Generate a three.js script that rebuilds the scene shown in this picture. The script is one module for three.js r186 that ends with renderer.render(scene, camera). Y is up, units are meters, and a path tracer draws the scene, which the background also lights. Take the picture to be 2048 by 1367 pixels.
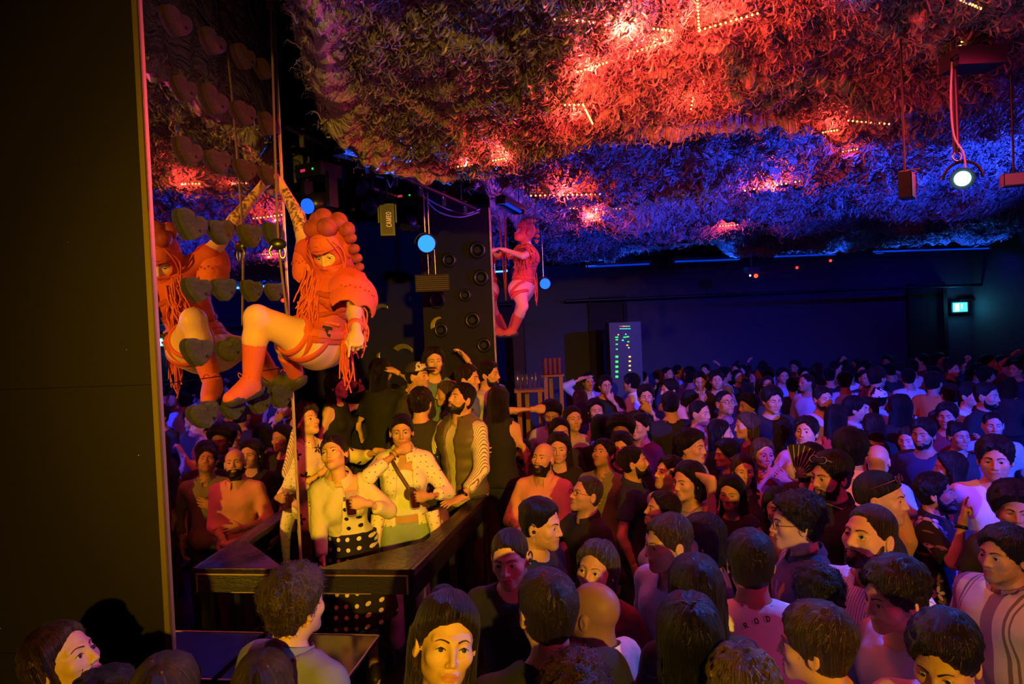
import * as THREE from 'three';
import { mergeGeometries } from 'three/addons/utils/BufferGeometryUtils.js';
import { RectAreaLightUniformsLib } from 'three/addons/lights/RectAreaLightUniformsLib.js';

// ---------------------------------------------------------------- camera, light, exposure
const scene = new THREE.Scene();
scene.background = new THREE.Color(0x000000);
const renderer = new THREE.WebGLRenderer({ antialias: true });
renderer.toneMapping = THREE.LinearToneMapping;
renderer.toneMappingExposure = 1.0;
renderer.shadowMap.enabled = true;
RectAreaLightUniformsLib.init();

const FOCAL = 1365, EYE = new THREE.Vector3(0, 2.6, 0);
const camera = new THREE.PerspectiveCamera(2 * Math.atan(683.5 / FOCAL) * 180 / Math.PI, 2048 / 1367, 0.05, 60);
camera.position.copy(EYE);
camera.rotation.set(-0.0185, 0, -0.0433, 'XYZ');
camera.updateMatrixWorld(true);
scene.add(camera);

function spot(name, color, intensity, at, to, angleDeg, penumbra, radius = 2) {
  const l = new THREE.SpotLight(color, intensity, 0, angleDeg * Math.PI / 180, penumbra, 2);
  l.name = name; l.position.set(...at); l.target.position.set(...to); l.castShadow = true; l.shadow.radius = radius;
  l.shadow.mapSize.set(2048, 2048); scene.add(l); scene.add(l.target); return l;
}
function point(name, color, intensity, at, radius = 2) {
  const l = new THREE.PointLight(color, intensity, 0, 2);
  l.name = name; l.position.set(...at); l.castShadow = true; l.shadow.radius = radius; scene.add(l); return l;
}
function area(name, color, intensity, w, h, at, to) {
  const l = new THREE.RectAreaLight(color, intensity, w, h);
  l.name = name; l.position.set(...at); l.lookAt(...to); scene.add(l); return l;
}
// amber follow spot at the far end of the hall behind the camera: a tight beam on the climber and the platform inside a wide weak one
const AMBER = col(1, 0.55, 0.006), AMBER_AT = [1.5, 4.1, 6.6];
spot('amber_beam_light', AMBER, 290, AMBER_AT, [-0.95, 2.35, -4.2], 8.5, 0.9, 4);
spot('amber_flood_light', AMBER, 225, AMBER_AT, [-0.2, 1.7, -4.6], 19, 0.8, 4);
// magenta and blue lamps on the other side of the hall, outside the frame
const BLUE_AT = [5.6, 3.9, 1.4], BLUE_TO = [4.6, 1.2, -4.8], MAG_AT = [4.2, 3.9, 0.4], MAG_TO = [2.0, 1.3, -3.8], UPB_AT = [7.8, 2.2, -3.4], UPB_TO = [4.4, 4.8, -6.2], UPM_AT = [3.6, 2.7, 0.8], UPM_TO = [0.3, 4.2, -3.5];
spot('blue_lamp_light', col(0.012, 0.045, 1), 820, BLUE_AT, BLUE_TO, 25, 0.8, 4);
spot('magenta_lamp_light', col(1, 0.015, 0.22), 18, MAG_AT, MAG_TO, 36, 0.8, 4);
spot('magenta_beam_light', col(1, 0.02, 0.10), 230, MAG_AT, [0.14, 3.15, -7.75], 4.6, 0.7, 2);
spot('blue_uplight', col(0.02, 0.05, 1), 700, UPB_AT, UPB_TO, 35, 0.8, 4);
spot('magenta_uplight', col(1, 0.02, 0.35), 7, UPM_AT, UPM_TO, 42, 0.8, 4);
// UV tubes along the back wall
for (const [x, w, k] of [[2.08, 1.25, 2], [3.8, 1.25, 7], [5.72, 1.25, 32], [8.2, 2.3, 36]]) { area('uv_tube_light', col(0.01, 0.10, 1), 34, w, 0.05, [x, 3.74, -12.98], [x - 0.2, 4.6, -11.8]); area('uv_tube_light', col(0.003, 0.012, 1), k, w, 0.05, [x, 3.68, -13.06], [x, 0.6, -14.0]); }
function BLUE_SPOT(p) { spot('blue_spot_light', col(0.03, 0.16, 1), 26, p.toArray(), [0.6, 2.6, 0], 80, 0.6, 3); }

// ---------------------------------------------------------------- helpers
const V = (x, y, z) => new THREE.Vector3(x, y, z), R = (d) => d * Math.PI / 180;
const clamp = (x, a, b) => x < a ? a : x > b ? b : x, lerp = (a, b, t) => a + (b - a) * t;
const sstep = (a, b, x) => { const t = clamp((x - a) / (b - a), 0, 1); return t * t * (3 - 2 * t); };
function rng(seed) { let a = seed >>> 0; return () => { a = (a + 0x6D2B79F5) | 0; let t = Math.imul(a ^ (a >>> 15), 1 | a); t = (t + Math.imul(t ^ (t >>> 7), 61 | t)) ^ t; return ((t ^ (t >>> 14)) >>> 0) / 4294967296; }; }
const HT = new Float32Array(65536); { const r = rng(9); for (let i = 0; i < 65536; i++) HT[i] = r() * 2 - 1; }
const hsh = (x, y, z) => HT[(Math.imul(x, 73856093) ^ Math.imul(y, 19349663) ^ Math.imul(z, 83492791)) & 65535];
function noise(x, y, z) {
  const ix = Math.floor(x), iy = Math.floor(y), iz = Math.floor(z); let fx = x - ix, fy = y - iy, fz = z - iz;
  fx = fx * fx * (3 - 2 * fx); fy = fy * fy * (3 - 2 * fy); fz = fz * fz * (3 - 2 * fz);
  const a = lerp(lerp(hsh(ix, iy, iz), hsh(ix + 1, iy, iz), fx), lerp(hsh(ix, iy + 1, iz), hsh(ix + 1, iy + 1, iz), fx), fy);
  const b = lerp(lerp(hsh(ix, iy, iz + 1), hsh(ix + 1, iy, iz + 1), fx), lerp(hsh(ix, iy + 1, iz + 1), hsh(ix + 1, iy + 1, iz + 1), fx), fy);
  return lerp(a, b, fz);
}
// a picture point at a given distance from the camera, as a place in the room
const CM = new THREE.Matrix3().setFromMatrix4(camera.matrixWorld);
const ray = (u, v) => V((u - 1024) / FOCAL, -(v - 683.5) / FOCAL, -1).applyMatrix3(CM);
const at = (u, v, d) => { const r = ray(u, v); return EYE.clone().addScaledVector(r, d / -r.z); };
const atY = (u, v, y) => { const r = ray(u, v); return EYE.clone().addScaledVector(r, (y - EYE.y) / r.y); };
// the mirror's own frame: s runs away along the mirror, q is the distance in front of it
const TH = 0.1414, MN = V(Math.cos(TH), 0, Math.sin(TH)), MT = V(Math.sin(TH), 0, -Math.cos(TH));
const W = (s, y, q) => V(0, y, 0).addScaledVector(MT, s).addScaledVector(MN, q - 1.8);
const MYAW = -TH;   // rotation.y that turns +x to MN and -z to MT

const taken = new Map();
const numbered = (n) => { const k = taken.get(n) ?? 0; taken.set(n, k + 1); return k ? n + '_' + String(k).padStart(3, '0') : n; };
function tag(o, label, category, group, kind) { o.userData.label = label; if (category) o.userData.category = category; if (group) o.userData.group = group; if (kind) o.userData.kind = kind; return o; }
function shade(o) { o.castShadow = o.receiveShadow = true; return o; }
function part(name, geo, mat, parent) { const m = shade(new THREE.Mesh(geo, mat)); m.name = parent ? name : numbered(name); (parent ?? scene).add(m); return m; }
function thing(name, label, category, pos = V(0, 0, 0), yaw = 0, group) { const g = new THREE.Group(); g.name = numbered(name); g.position.copy(pos); g.rotation.y = yaw; scene.add(g); return tag(g, label, category, group); }
function structure(name, geo, mat, label) { const m = part(name, geo, mat); m.userData.kind = 'structure'; if (label) m.userData.label = label; return m; }
function copy(o, label) { const c = o.clone(); c.name = numbered(o.name.replace(/_\d{3}$/, '')); scene.add(c); if (label) c.userData.label = label; return c; }
function col(r, g, b) { return new THREE.Color().setRGB(r, g, b); }
const hex = (h) => new THREE.Color(h);
const std = (c, rough = 0.8, metal = 0, extra = {}) => new THREE.MeshStandardMaterial({ color: c, roughness: rough, metalness: metal, ...extra });
function clean(g) { const o = new THREE.BufferGeometry(); const s = g.index ? g : g; o.setAttribute('position', s.attributes.position); o.setAttribute('normal', s.attributes.normal); if (s.attributes.color) o.setAttribute('color', s.attributes.color); if (s.attributes.uv) o.setAttribute('uv', s.attributes.uv); if (s.index) o.setIndex(s.index); return o; }
function merge(list) {   // keeps position and normal (and colour where all have it)
  const hasC = list.every((g) => g.attributes.color), hasU = list.every((g) => g.attributes.uv && g.attributes.color);
  return mergeGeometries(list.map((g) => { const o = clean(g); if (!hasC) o.deleteAttribute('color'); if (!hasU) o.deleteAttribute('uv'); if (!o.index) o.setIndex([...Array(o.attributes.position.count).keys()]); return o; }));
}
function paint(g, c) { const n = g.attributes.position.count, a = new Float32Array(n * 3); for (let i = 0; i < n; i++) { a[i * 3] = c.r; a[i * 3 + 1] = c.g; a[i * 3 + 2] = c.b; } g.setAttribute('color', new THREE.BufferAttribute(a, 3)); return g; }
const box = (w, h, d, x = 0, y = 0, z = 0) => new THREE.BoxGeometry(w, h, d).translate(x, y, z);
const cyl = (r0, r1, h, n = 16, x = 0, y = 0, z = 0) => new THREE.CylinderGeometry(r0, r1, h, n).translate(x, y, z);
const ball = (r, x = 0, y = 0, z = 0, n = 12) => new THREE.SphereGeometry(r, n, Math.max(6, n * 0.7 | 0)).translate(x, y, z);
// a tube through points, tapering
function tube(pts, r0, r1 = r0, seg = 16, n = 6, flat = 1) {
  const g = new THREE.TubeGeometry(pts.length > 2 ? new THREE.CatmullRomCurve3(pts) : new THREE.LineCurve3(pts[0], pts[1]), seg, 1, n, false);
  const p = g.attributes.position, c = pts.length > 2 ? new THREE.CatmullRomCurve3(pts) : new THREE.LineCurve3(pts[0], pts[1]), q = V(), v = V();
  for (let i = 0; i <= seg; i++) { c.getPointAt(i / seg, q); const r = lerp(r0, r1, i / seg); for (let j = 0; j <= n; j++) { const k = i * (n + 1) + j; v.fromBufferAttribute(p, k).sub(q).multiplyScalar(r).add(q); p.setXYZ(k, v.x, v.y, v.z); } }
  if (flat !== 1) g.computeVertexNormals();
  return g;
}
// surface of a distance field on a grid (surface nets)
function netMesh(f, lo, hi, cell) {
  const nx = Math.ceil((hi[0] - lo[0]) / cell) + 2, ny = Math.ceil((hi[1] - lo[1]) / cell) + 2, nz = Math.ceil((hi[2] - lo[2]) / cell) + 2, sy = nx, sz = nx * ny;
  const F = new Float32Array(nx * ny * nz), B = 4, RR = cell * B * 0.87 * 1.35 + cell;
  for (let bz = 0; bz < nz; bz += B) for (let by = 0; by < ny; by += B) for (let bx = 0; bx < nx; bx += B) {
    const d = f(lo[0] + (bx + 1.5) * cell, lo[1] + (by + 1.5) * cell, lo[2] + (bz + 1.5) * cell), skip = Math.abs(d) > RR;
    for (let k = bz; k < Math.min(bz + B, nz); k++) for (let j = by; j < Math.min(by + B, ny); j++) for (let i = bx; i < Math.min(bx + B, nx); i++)
      F[i + j * sy + k * sz] = skip ? d : f(lo[0] + i * cell, lo[1] + j * cell, lo[2] + k * cell);
  }
  const id = new Int32Array(nx * ny * nz).fill(-1), P = [], I = [];
  for (let k = 0; k < nz - 1; k++) for (let j = 0; j < ny - 1; j++) for (let i = 0; i < nx - 1; i++) {
    const o = i + j * sy + k * sz; let x = 0, y = 0, z = 0, n = 0;
    const c = [F[o], F[o + 1], F[o + sy], F[o + sy + 1], F[o + sz], F[o + sz + 1], F[o + sz + sy], F[o + sz + sy + 1]];
    let m = 0; for (let a = 0; a < 8; a++) if (c[a] < 0) m++;
    if (m === 0 || m === 8) continue;
    for (let e = 0; e < 12; e++) {
      const ax = e >> 2, r = e & 3; let a, b, px, py, pz;
      if (ax === 0) { a = (r & 1) * 2 + (r >> 1) * 4; b = a + 1; py = r & 1; pz = r >> 1; } else if (ax === 1) { a = (r & 1) + (r >> 1) * 4; b = a + 2; px = r & 1; pz = r >> 1; } else { a = r; b = a + 4; px = r & 1; py = r >> 1; }
      if ((c[a] < 0) === (c[b] < 0)) continue;
      const t = c[a] / (c[a] - c[b]); n++;
      x += ax === 0 ? t : px; y += ax === 1 ? t : py; z += ax === 2 ? t : pz;
    }
    id[o] = P.length / 3; P.push(lo[0] + (i + x / n) * cell, lo[1] + (j + y / n) * cell, lo[2] + (k + z / n) * cell);
  }
  for (let k = 1; k < nz - 1; k++) for (let j = 1; j < ny - 1; j++) for (let i = 1; i < nx - 1; i++) {
    const o = i + j * sy + k * sz, s = F[o] < 0;
    for (const [d, u, v] of [[1, sy, sz], [sy, sz, 1], [sz, 1, sy]]) {
      const t = F[o + d] < 0; if (s === t) continue;
      const a = id[o], b = id[o - u], c = id[o - u - v], e = id[o - v];
      if (a < 0 || b < 0 || c < 0 || e < 0) continue;
      if (s) I.push(a, b, c, a, c, e); else I.push(a, c, b, a, e, c);
    }
  }
  const g = new THREE.BufferGeometry();
  g.setAttribute('position', new THREE.Float32BufferAttribute(P, 3)); g.setIndex(I); g.computeVertexNormals();
  return g;
}
const smin = (a, b, k) => { const h = k - Math.abs(a - b); return h <= 0 ? (a < b ? a : b) : (a < b ? a : b) - h * h / (4 * k); };
const smax = (a, b, k) => -smin(-a, -b, k);
const ell = (x, y, z, cx, cy, cz, a, b, c) => { x = (x - cx) / a; y = (y - cy) / b; z = (z - cz) / c; const k0 = Math.sqrt(x * x + y * y + z * z), xx = x / a, yy = y / b, zz = z / c, k1 = Math.sqrt(xx * xx + yy * yy + zz * zz); return k1 < 1e-9 ? -Math.min(a, b, c) : k0 * (k0 - 1) / k1; };
const sph = (x, y, z, cx, cy, cz, r) => Math.sqrt((x - cx) ** 2 + (y - cy) ** 2 + (z - cz) ** 2) - r;
const cap = (x, y, z, ax, ay, az, ra, bx, by, bz, rb) => {
  const dx = bx - ax, dy = by - ay, dz = bz - az, px = x - ax, py = y - ay, pz = z - az, L = dx * dx + dy * dy + dz * dz;
  const h = L > 0 ? clamp((px * dx + py * dy + pz * dz) / L, 0, 1) : 0, ex = px - dx * h, ey = py - dy * h, ez = pz - dz * h;
  return Math.sqrt(ex * ex + ey * ey + ez * ez) - (ra + (rb - ra) * h);
};
// ---------------------------------------------------------------- people: head, hair, hands, bodies, clothes
// Head frame: origin between the eyes' level and the skull's middle, +z out of the face, +y up, +x the person's left.
function headField(f, v) {
  const jw = f ? 0.92 : 1.03 + 0.03 * v, ch = f ? -0.100 : -0.104 - 0.002 * v, nz = f ? 0.92 : 1.05 + 0.05 * v;
  return (X, y, z) => {
    const x = Math.abs(X);
    let d = ell(x, y, z, 0, 0.030, -0.014, 0.0765, 0.088, 0.098);
    d = smin(d, ell(x, y, z, 0, -0.036, 0.022, 0.0595 * jw, 0.072, 0.068), 0.035);
    d = smin(d, cap(x, y, z, 0.046 * jw, -0.062, 0.002, 0.017, 0.010, ch + 0.012, 0.066, 0.018), 0.03);
    d = smin(d, sph(x, y, z, 0, ch + 0.006, 0.072, f ? 0.014 : 0.017), 0.025);
    d = smin(d, sph(x, y, z, 0.043, -0.024, 0.058, 0.020), 0.024);
    d = smin(d, cap(x, y, z, 0.008, 0.021, 0.084, 0.008, 0.044, 0.022, 0.066, 0.008), f ? 0.012 : 0.016);
    d = smax(d, -sph(x, y, z, 0.032, -0.004, 0.101, 0.0175), 0.014);
    d = smin(d, sph(x, y, z, 0.0315, -0.003, 0.0735, 0.0142), 0.006);
    d = smax(d, -ell(x, y, z, 0.0315, -0.0035, 0.090, 0.0138, f ? 0.0070 : 0.0058, 0.016), 0.002);
    d = smin(d, cap(x, y, z, 0, 0.012, 0.086, 0.0065, 0, -0.034, 0.1015 + 0.004 * nz, 0.0095 * nz), 0.013);
    d = smin(d, sph(x, y, z, 0.0115 * nz, -0.038, 0.0945, 0.0075 * nz), 0.008);
    d = smax(d, -sph(x, y, z, 0.006, -0.0455, 0.1005, 0.0035), 0.004);
    d = smin(d, ell(x, y, z, 0, -0.0625, 0.0845, 0.0245, 0.0062, 0.0115), 0.010);
    d = smin(d, ell(x, y, z, 0, -0.0745, 0.0825, 0.0205, 0.0068, 0.0115), 0.010);
    d = smax(d, -cap(x, y, z, 0, -0.0685, 0.0985, 0.0022, 0.023, -0.0695, 0.0865, 0.0018), 0.003);
    let e = ell(x, y, z, 0.081, -0.010, -0.010, 0.010, 0.032, 0.019);
    e = smax(e, -ell(x, y, z, 0.091, -0.008, -0.004, 0.007, 0.020, 0.011), 0.005);
    d = smin(d, e, 0.008);
    const nr = f ? 0.045 : 0.054;
    return smin(d, cap(x, y, z, 0, -0.06, -0.028, nr, 0, -0.19, -0.040, nr + 0.004), 0.03);
  };
}
const HEADS = new Map();
const LV = { 3: { head: 0.0043, back: 0.011, body: 0.029, cloth: 0.0195, hair: 0.0080, hand: 0.0078, tufts: 900 }, 2: { head: 0.0074, back: 0.016, body: 0.042, cloth: 0.030, hair: 0.0135, hand: 0.0125, tufts: 130 }, 1: { head: 0.0125, back: 0.018, body: 0.052, cloth: 0.040, hair: 0.020, hand: 0.017, tufts: 0 } };
const onFace = (F, x, y) => { let z = 0.13; for (let i = 0; i < 40; i++) { const d = F(x, y, z); if (d < 0.0003) break; z -= Math.max(d * 0.8, 0.0004); } return z; };
const beardTop = (z) => -0.054 - 0.012 * sstep(0.085, 0.06, z) + 0.050 * sstep(0.050, 0.012, z);
function inBeard(x, y, z) { const a = Math.abs(x); if (z < -0.002 || y < -0.14) return false; if (y > beardTop(z)) return false; return !((x / 0.0225) ** 2 + ((y + 0.0685) / 0.0125) ** 2 < 1 && z > 0.05) && a < 0.08; }
// geometry with colour: head, eyeballs, brows
function headGeo(f, v, lv, skin, hairC, beard, gaze = [0, 0], bare = false) {
  const key = [f, v, lv, bare].join();
  if (!HEADS.has(key)) { const F = headField(f, v); HEADS.set(key, { F, g: bare ? netMesh(F, [-0.1, -0.20, -0.122], [0.1, 0.128, 0.128], LV[lv].head * 1.1) : merge([netMesh(F, [-0.1, -0.145, 0.012], [0.1, 0.128, 0.128], LV[lv].head), netMesh(F, [-0.1, -0.20, -0.122], [0.1, 0.13, 0.022 + LV[lv].back], LV[lv].back), netMesh(F, [-0.1, -0.20, 0.0], [0.1, -0.125, 0.128], LV[lv].back), ...(lv > 1 ? [-1, 1].map((q) => netMesh((x, y, z) => F(x, y, z) - 0.0003, [q > 0 ? 0.070 : -0.097, -0.05, -0.034], [q > 0 ? 0.097 : -0.070, 0.03, 0.018], LV[lv].head)) : [])]) }); }
  const { F, g } = HEADS.get(key), o = new THREE.BufferGeometry(), p = g.attributes.position, n = p.count, c = new Float32Array(n * 3);
  const lip = col(lerp(skin.r, 0.42, 0.5) * (f ? 0.95 : 0.85), skin.g * 0.52, skin.b * 0.55), st = hairC.clone().lerp(skin, 0.52);
  for (let i = 0; i < n; i++) {
    const x = p.getX(i), y = p.getY(i), z = p.getZ(i), m = 1 + 0.05 * noise(x * 60, y * 60, z * 60); let r = skin.r * m, gg = skin.g * m, b = skin.b * m;
    if (z > 0.066 && (x / 0.0245) ** 2 + ((y + 0.0685) / 0.0115) ** 2 < 1) { r = lip.r; gg = lip.g; b = lip.b; }
    else if (beard === 1 && inBeard(x, y, z)) { const k = 0.55 + 0.25 * noise(x * 300, y * 300, z * 300); r = lerp(r, st.r, k); gg = lerp(gg, st.g, k); b = lerp(b, st.b, k); }
    if (lv < 3) { const ex = Math.abs(x) - 0.0315; if (z > 0.06 && (ex / 0.0135) ** 2 + ((y + 0.0035) / 0.006) ** 2 < 1) { r = gg = b = lv === 2 ? 0.16 : 0.03; } }
    c[i * 3] = r; c[i * 3 + 1] = gg; c[i * 3 + 2] = b;
  }
  o.setAttribute('position', p); o.setAttribute('normal', g.attributes.normal); o.setIndex(g.index); o.setAttribute('color', new THREE.BufferAttribute(c, 3));
  const L = [o];
  if (lv > 1) for (const s of [-1, 1]) {
    const pts = [];
    for (const [bx, by] of [[0.012, 0.0165], [0.024, 0.0215], [0.036, 0.0225], [0.047, 0.0165]]) { const z = onFace(F, bx, by); pts.push(V(s * bx, by, z + 0.0006)); }
    L.push(paint(tube(pts, f ? 0.0028 : 0.0036, 0.0012, 8, 5), hairC));
    if (lv === 3) {
      const e = new THREE.SphereGeometry(0.0124, 14, 18).rotateX(Math.PI / 2).rotateY(gaze[0] * 0.6).rotateX(-gaze[1] * 0.6), q = e.attributes.position, a = new Float32Array(q.count * 3), gd = V(Math.sin(gaze[0] * 0.6), Math.sin(gaze[1] * 0.6), 1).normalize();
      for (let i = 0; i < q.count; i++) { const k = (q.getX(i) * gd.x + q.getY(i) * gd.y + q.getZ(i) * gd.z) / 0.0124, w = k > 0.95 ? [0.006, 0.005, 0.004] : k > 0.86 ? [0.035, 0.018, 0.010] : [0.66, 0.60, 0.55]; a.set(w, i * 3); }
      e.setAttribute('color', new THREE.BufferAttribute(a, 3)); e.translate(s * 0.0315, -0.003, 0.0742); L.push(e);
      const lash = []; for (const t of [-1, -0.5, 0, 0.5, 1]) { const lx = 0.0315 + t * 0.0135, ly = -0.0035 + Math.sqrt(1 - t * t * 0.98) * (f ? 0.0068 : 0.0056); lash.push(V(s * lx, ly, onFace(F, lx, ly + 0.0012) + 0.0008)); }
      L.push(paint(tube(lash, f ? 0.0013 : 0.0008, 0.0009, 10, 4), col(0.012, 0.009, 0.008)));
    }
  }
  return merge(L);
}
// hair styles as fields over the skull
const skull = (x, y, z) => smin(ell(x, y, z, 0, 0.030, -0.014, 0.0765, 0.088, 0.098), ell(x, y, z, 0, -0.03, -0.03, 0.062, 0.06, 0.06), 0.03);
const hairEdge = (x, y, z, d, c, nape) => smax(smax(d, 0.72 * z - 0.69 * y - c - 0.020 * sstep(0.03, 0.068, Math.abs(x)) - 0.008 * noise(x * 120, y * 120, 4), 0.018), -y - nape, 0.014);
const HAIRS = {
  short: (t = 0.015, wav = 0.006, fr = 60) => (x, y, z) => { const top = sstep(-0.02, 0.09, y); return hairEdge(x, y, z, skull(x, y, z) - (0.005 + t * (0.35 + 0.65 * top)) - wav * noise(x * fr, y * fr, z * fr), 0.011, 0.078 - Math.abs(x) * 0.2); },
  fade: () => (x, y, z) => hairEdge(x, y, z, skull(x, y, z) - 0.0045 - 0.015 * sstep(0.02, 0.10, y) - 0.004 * noise(x * 70, y * 40, z * 40), 0.008, 0.07),
  crop: () => (x, y, z) => hairEdge(x, y, z, skull(x, y, z) - 0.0045 - 0.004 * sstep(0.03, 0.09, y), 0.006, 0.068),
  curly: (t = 0.03) => (x, y, z) => Math.max(skull(x, y, z) - t * (0.45 + 0.55 * sstep(-0.04, 0.08, y)) - 0.010 * noise(x * 52, y * 52, z * 52) - 0.006 * noise(x * 110, y * 110, z * 110), 0.72 * z - 0.69 * y - 0.011, -y - 0.075),
  bun: () => (x, y, z) => smin(Math.max(smax(skull(x, y, z) - 0.013 - 0.004 * noise(x * 60, y * 20, z * 30), 0.75 * z - 0.66 * y - 0.018 - 0.007 * noise(x * 90, y * 90, 2), 0.024), -y - 0.05), sph(x, y, z, 0, 0.090, -0.105, 0.042) + 0.004 * noise(x * 80, y * 80, z * 80), 0.012),
  tied: () => (x, y, z) => smin(Math.max(smax(skull(x, y, z) - 0.012 - 0.004 * noise(x * 60, y * 20, z * 30), 0.75 * z - 0.66 * y - 0.018 - 0.007 * noise(x * 90, y * 90, 2), 0.024), -y - 0.06), cap(x, y, z, 0, 0.01, -0.125, 0.022, 0, -0.20, -0.15, 0.014) + 0.004 * noise(x * 60, y * 20, z * 60), 0.02),
  long: (len = 0.30, wav = 0.005, fr = 34, vol = 0.017) => (x, y, z) => {
    const a = Math.abs(x), cap0 = smax(skull(x, y, z) - vol * (1 - 0.45 * Math.exp(-x * x * 9000)) - wav * 0.6 * noise(x * 70, y * 18, z * 70), 0.8 * z - 0.6 * y - 0.020 - 0.008 * noise(x * 90, y * 90, 2), 0.028);
    let cur = Math.max(Math.hypot(x / 0.094, (z + 0.036) / 0.078) * 0.08 - 0.08 - 0.10 * sstep(0.05, -0.3, y) * 0.12, y - 0.03, -y - len + 0.06 * Math.abs(noise(x * 30, 3, z * 30)));
    cur = cur - wav * noise(x * fr * 2.2, y * fr * 0.5, z * fr * 2.2);
    const face = Math.min(Math.max(Math.hypot(x / 0.068, (z - 0.06) / 0.088) * 0.068 - 0.068), Math.max(Math.hypot(x / 0.072, (z + 0.02) / 0.05) * 0.06 - 0.05));
    cur = Math.max(cur, -face, z - 0.034 - a * 0.2);
    return smin(cap0, cur, 0.012);
  },
  bob: () => HAIRS.long(0.13, 0.007, 40, 0.02), wavy: (len = 0.33) => HAIRS.long(len, 0.013, 16, 0.024), afro: () => HAIRS.curly(0.055),
  halfup: () => { const l = HAIRS.long(0.32, 0.010, 20, 0.010), t = HAIRS.bun(); return (x, y, z) => smin(t(x, y - 0.012, z - 0.01), Math.max(l(x, y, z), z + 0.012 - 0.35 * Math.max(0, x - 0.03)), 0.015); },
  bandana: () => (x, y, z) => Math.max(skull(x, y, z) - 0.010, 0.5 * z - 0.86 * y + 0.010, -y - 0.03),
};
const HG = new Map();
function hairGeo(style, lv, hc) {
  const key = style + lv;
  if (!HG.has(key)) {
    const [nm, ...a] = style.split(':'), f = HAIRS[nm](...a.map(Number)), lng = /long|wavy|tied|halfup/.test(nm), len = lng ? 0.40 : nm === 'bob' ? 0.2 : 0.11;
    const g = netMesh(f, [-0.135, -len, -0.18], [0.135, 0.185, 0.13], LV[lv].hair * (lng ? 1.15 : 1)); HG.set(key, { g, f, nm, lng });
  }
  const { g, f, nm, lng } = HG.get(key), p = g.attributes.position, nn = g.attributes.normal, n = p.count, c = new Float32Array(n * 3), o = new THREE.BufferGeometry();
  for (let i = 0; i < n; i++) { const x = p.getX(i), y = p.getY(i), z = p.getZ(i), k = 0.85 + 0.30 * noise(x * 150, y * (lng ? 8 : 60), z * 150); c[i * 3] = hc.r * k; c[i * 3 + 1] = hc.g * k; c[i * 3 + 2] = hc.b * k; }
  const uv = new Float32Array(n * 2); for (let i = 0; i < n; i++) { const x = p.getX(i), y = p.getY(i), z = p.getZ(i); uv[i * 2] = Math.atan2(x, -(z + 0.055) + 1e-5) / (Math.PI * 2) * 2; uv[i * 2 + 1] = Math.hypot(x, z + 0.055) * 2 - y * 2; }
  o.setAttribute('position', p); o.setAttribute('normal', nn); o.setIndex(g.index); o.setAttribute('color', new THREE.BufferAttribute(c, 3)); o.setAttribute('uv', new THREE.BufferAttribute(uv, 2));
  let T = LV[lv].tufts; if (!T || nm === 'bandana') return o;
  if (nm === 'crop') T = T * 0.8 | 0;
  // locks of hair lying along the combing direction
  const r = rng(style.length * 77 + lv), P = [], N = [], C = [], I = [], crown = V(0.008, 0.12, -0.062), pos = V(), nor = V(), dir = V(), side = V(), q = V();
  const L0 = lng ? 0.10 : nm === 'crop' || nm === 'fade' ? 0.013 : nm === 'bun' || nm === 'tied' ? 0.045 : 0.034, wd = lng ? 0.0040 : nm === 'curly' || nm === 'afro' ? 0.0016 : 0.0026, lift = nm === 'curly' || nm === 'afro' ? 0.016 : nm === 'crop' ? 0.0045 : lng ? 0.002 : 0.007, curl = nm === 'curly' || nm === 'afro' ? 1 : nm === 'wavy' ? 0.5 : 0.12;
  for (let t = 0; t < T; t++) {
    const i = (r() * n) | 0; pos.fromBufferAttribute(p, i); nor.fromBufferAttribute(nn, i);
    if (nor.z > 0.6 && pos.y < 0.03) continue; if (Math.abs(nor.y) > 0.85 && nor.y < 0) continue;
    dir.copy(pos).sub(crown); if (lng && pos.y < 0.05) dir.set(0, -1, 0); if (nm === 'bun' || nm === 'tied') dir.set(0, 0.06, -0.12).sub(pos);
    dir.addScaledVector(nor, -dir.dot(nor)).normalize(); dir.x += (r() - 0.5) * (0.5 + curl); dir.y += (r() - 0.5) * (0.3 + curl); dir.z += (r() - 0.5) * (0.4 + curl); dir.addScaledVector(nor, -dir.dot(nor)).normalize();
    side.crossVectors(dir, nor).normalize(); q.copy(pos).addScaledVector(dir, L0 * 0.9); if (Math.abs(f(q.x, q.y, q.z)) > 0.018) continue; const k = 0.6 + 1.0 * r(), ln = L0 * (0.6 + 0.7 * r()), b = P.length / 3, S = curl > 0.9 ? 5 : 3, w = wd * (0.6 + 0.8 * r());
    for (let s = 0; s <= S; s++) {
      const u = s / S; q.copy(pos).addScaledVector(dir, ln * (u - 0.25)).addScaledVector(nor, lift * (0.3 + r() * 0.2) * Math.sin(u * 2.6) + (lng ? -0.004 * u * u : -0.010 * u * u * (curl < 0.5 ? 1 : -0.6)) - 0.001);
      q.addScaledVector(side, curl * 0.008 * Math.sin(u * 9 + t)); const fd = f(q.x, q.y, q.z); if (fd > lift * 0.6) q.addScaledVector(nor, -(fd - lift * 0.6) * 0.85);
      const ww = w * (1 - u * 0.85);
      for (const e of [-1, 1]) { P.push(q.x + side.x * ww * e, q.y + side.y * ww * e, q.z + side.z * ww * e); N.push(nor.x + side.x * 0.5 * e, nor.y + side.y * 0.5 * e, nor.z + side.z * 0.5 * e); C.push(hc.r * k, hc.g * k, hc.b * k); }
      if (s) { const a = b + s * 2; I.push(a - 2, a - 1, a, a, a - 1, a + 1); }
    }
  }
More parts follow.
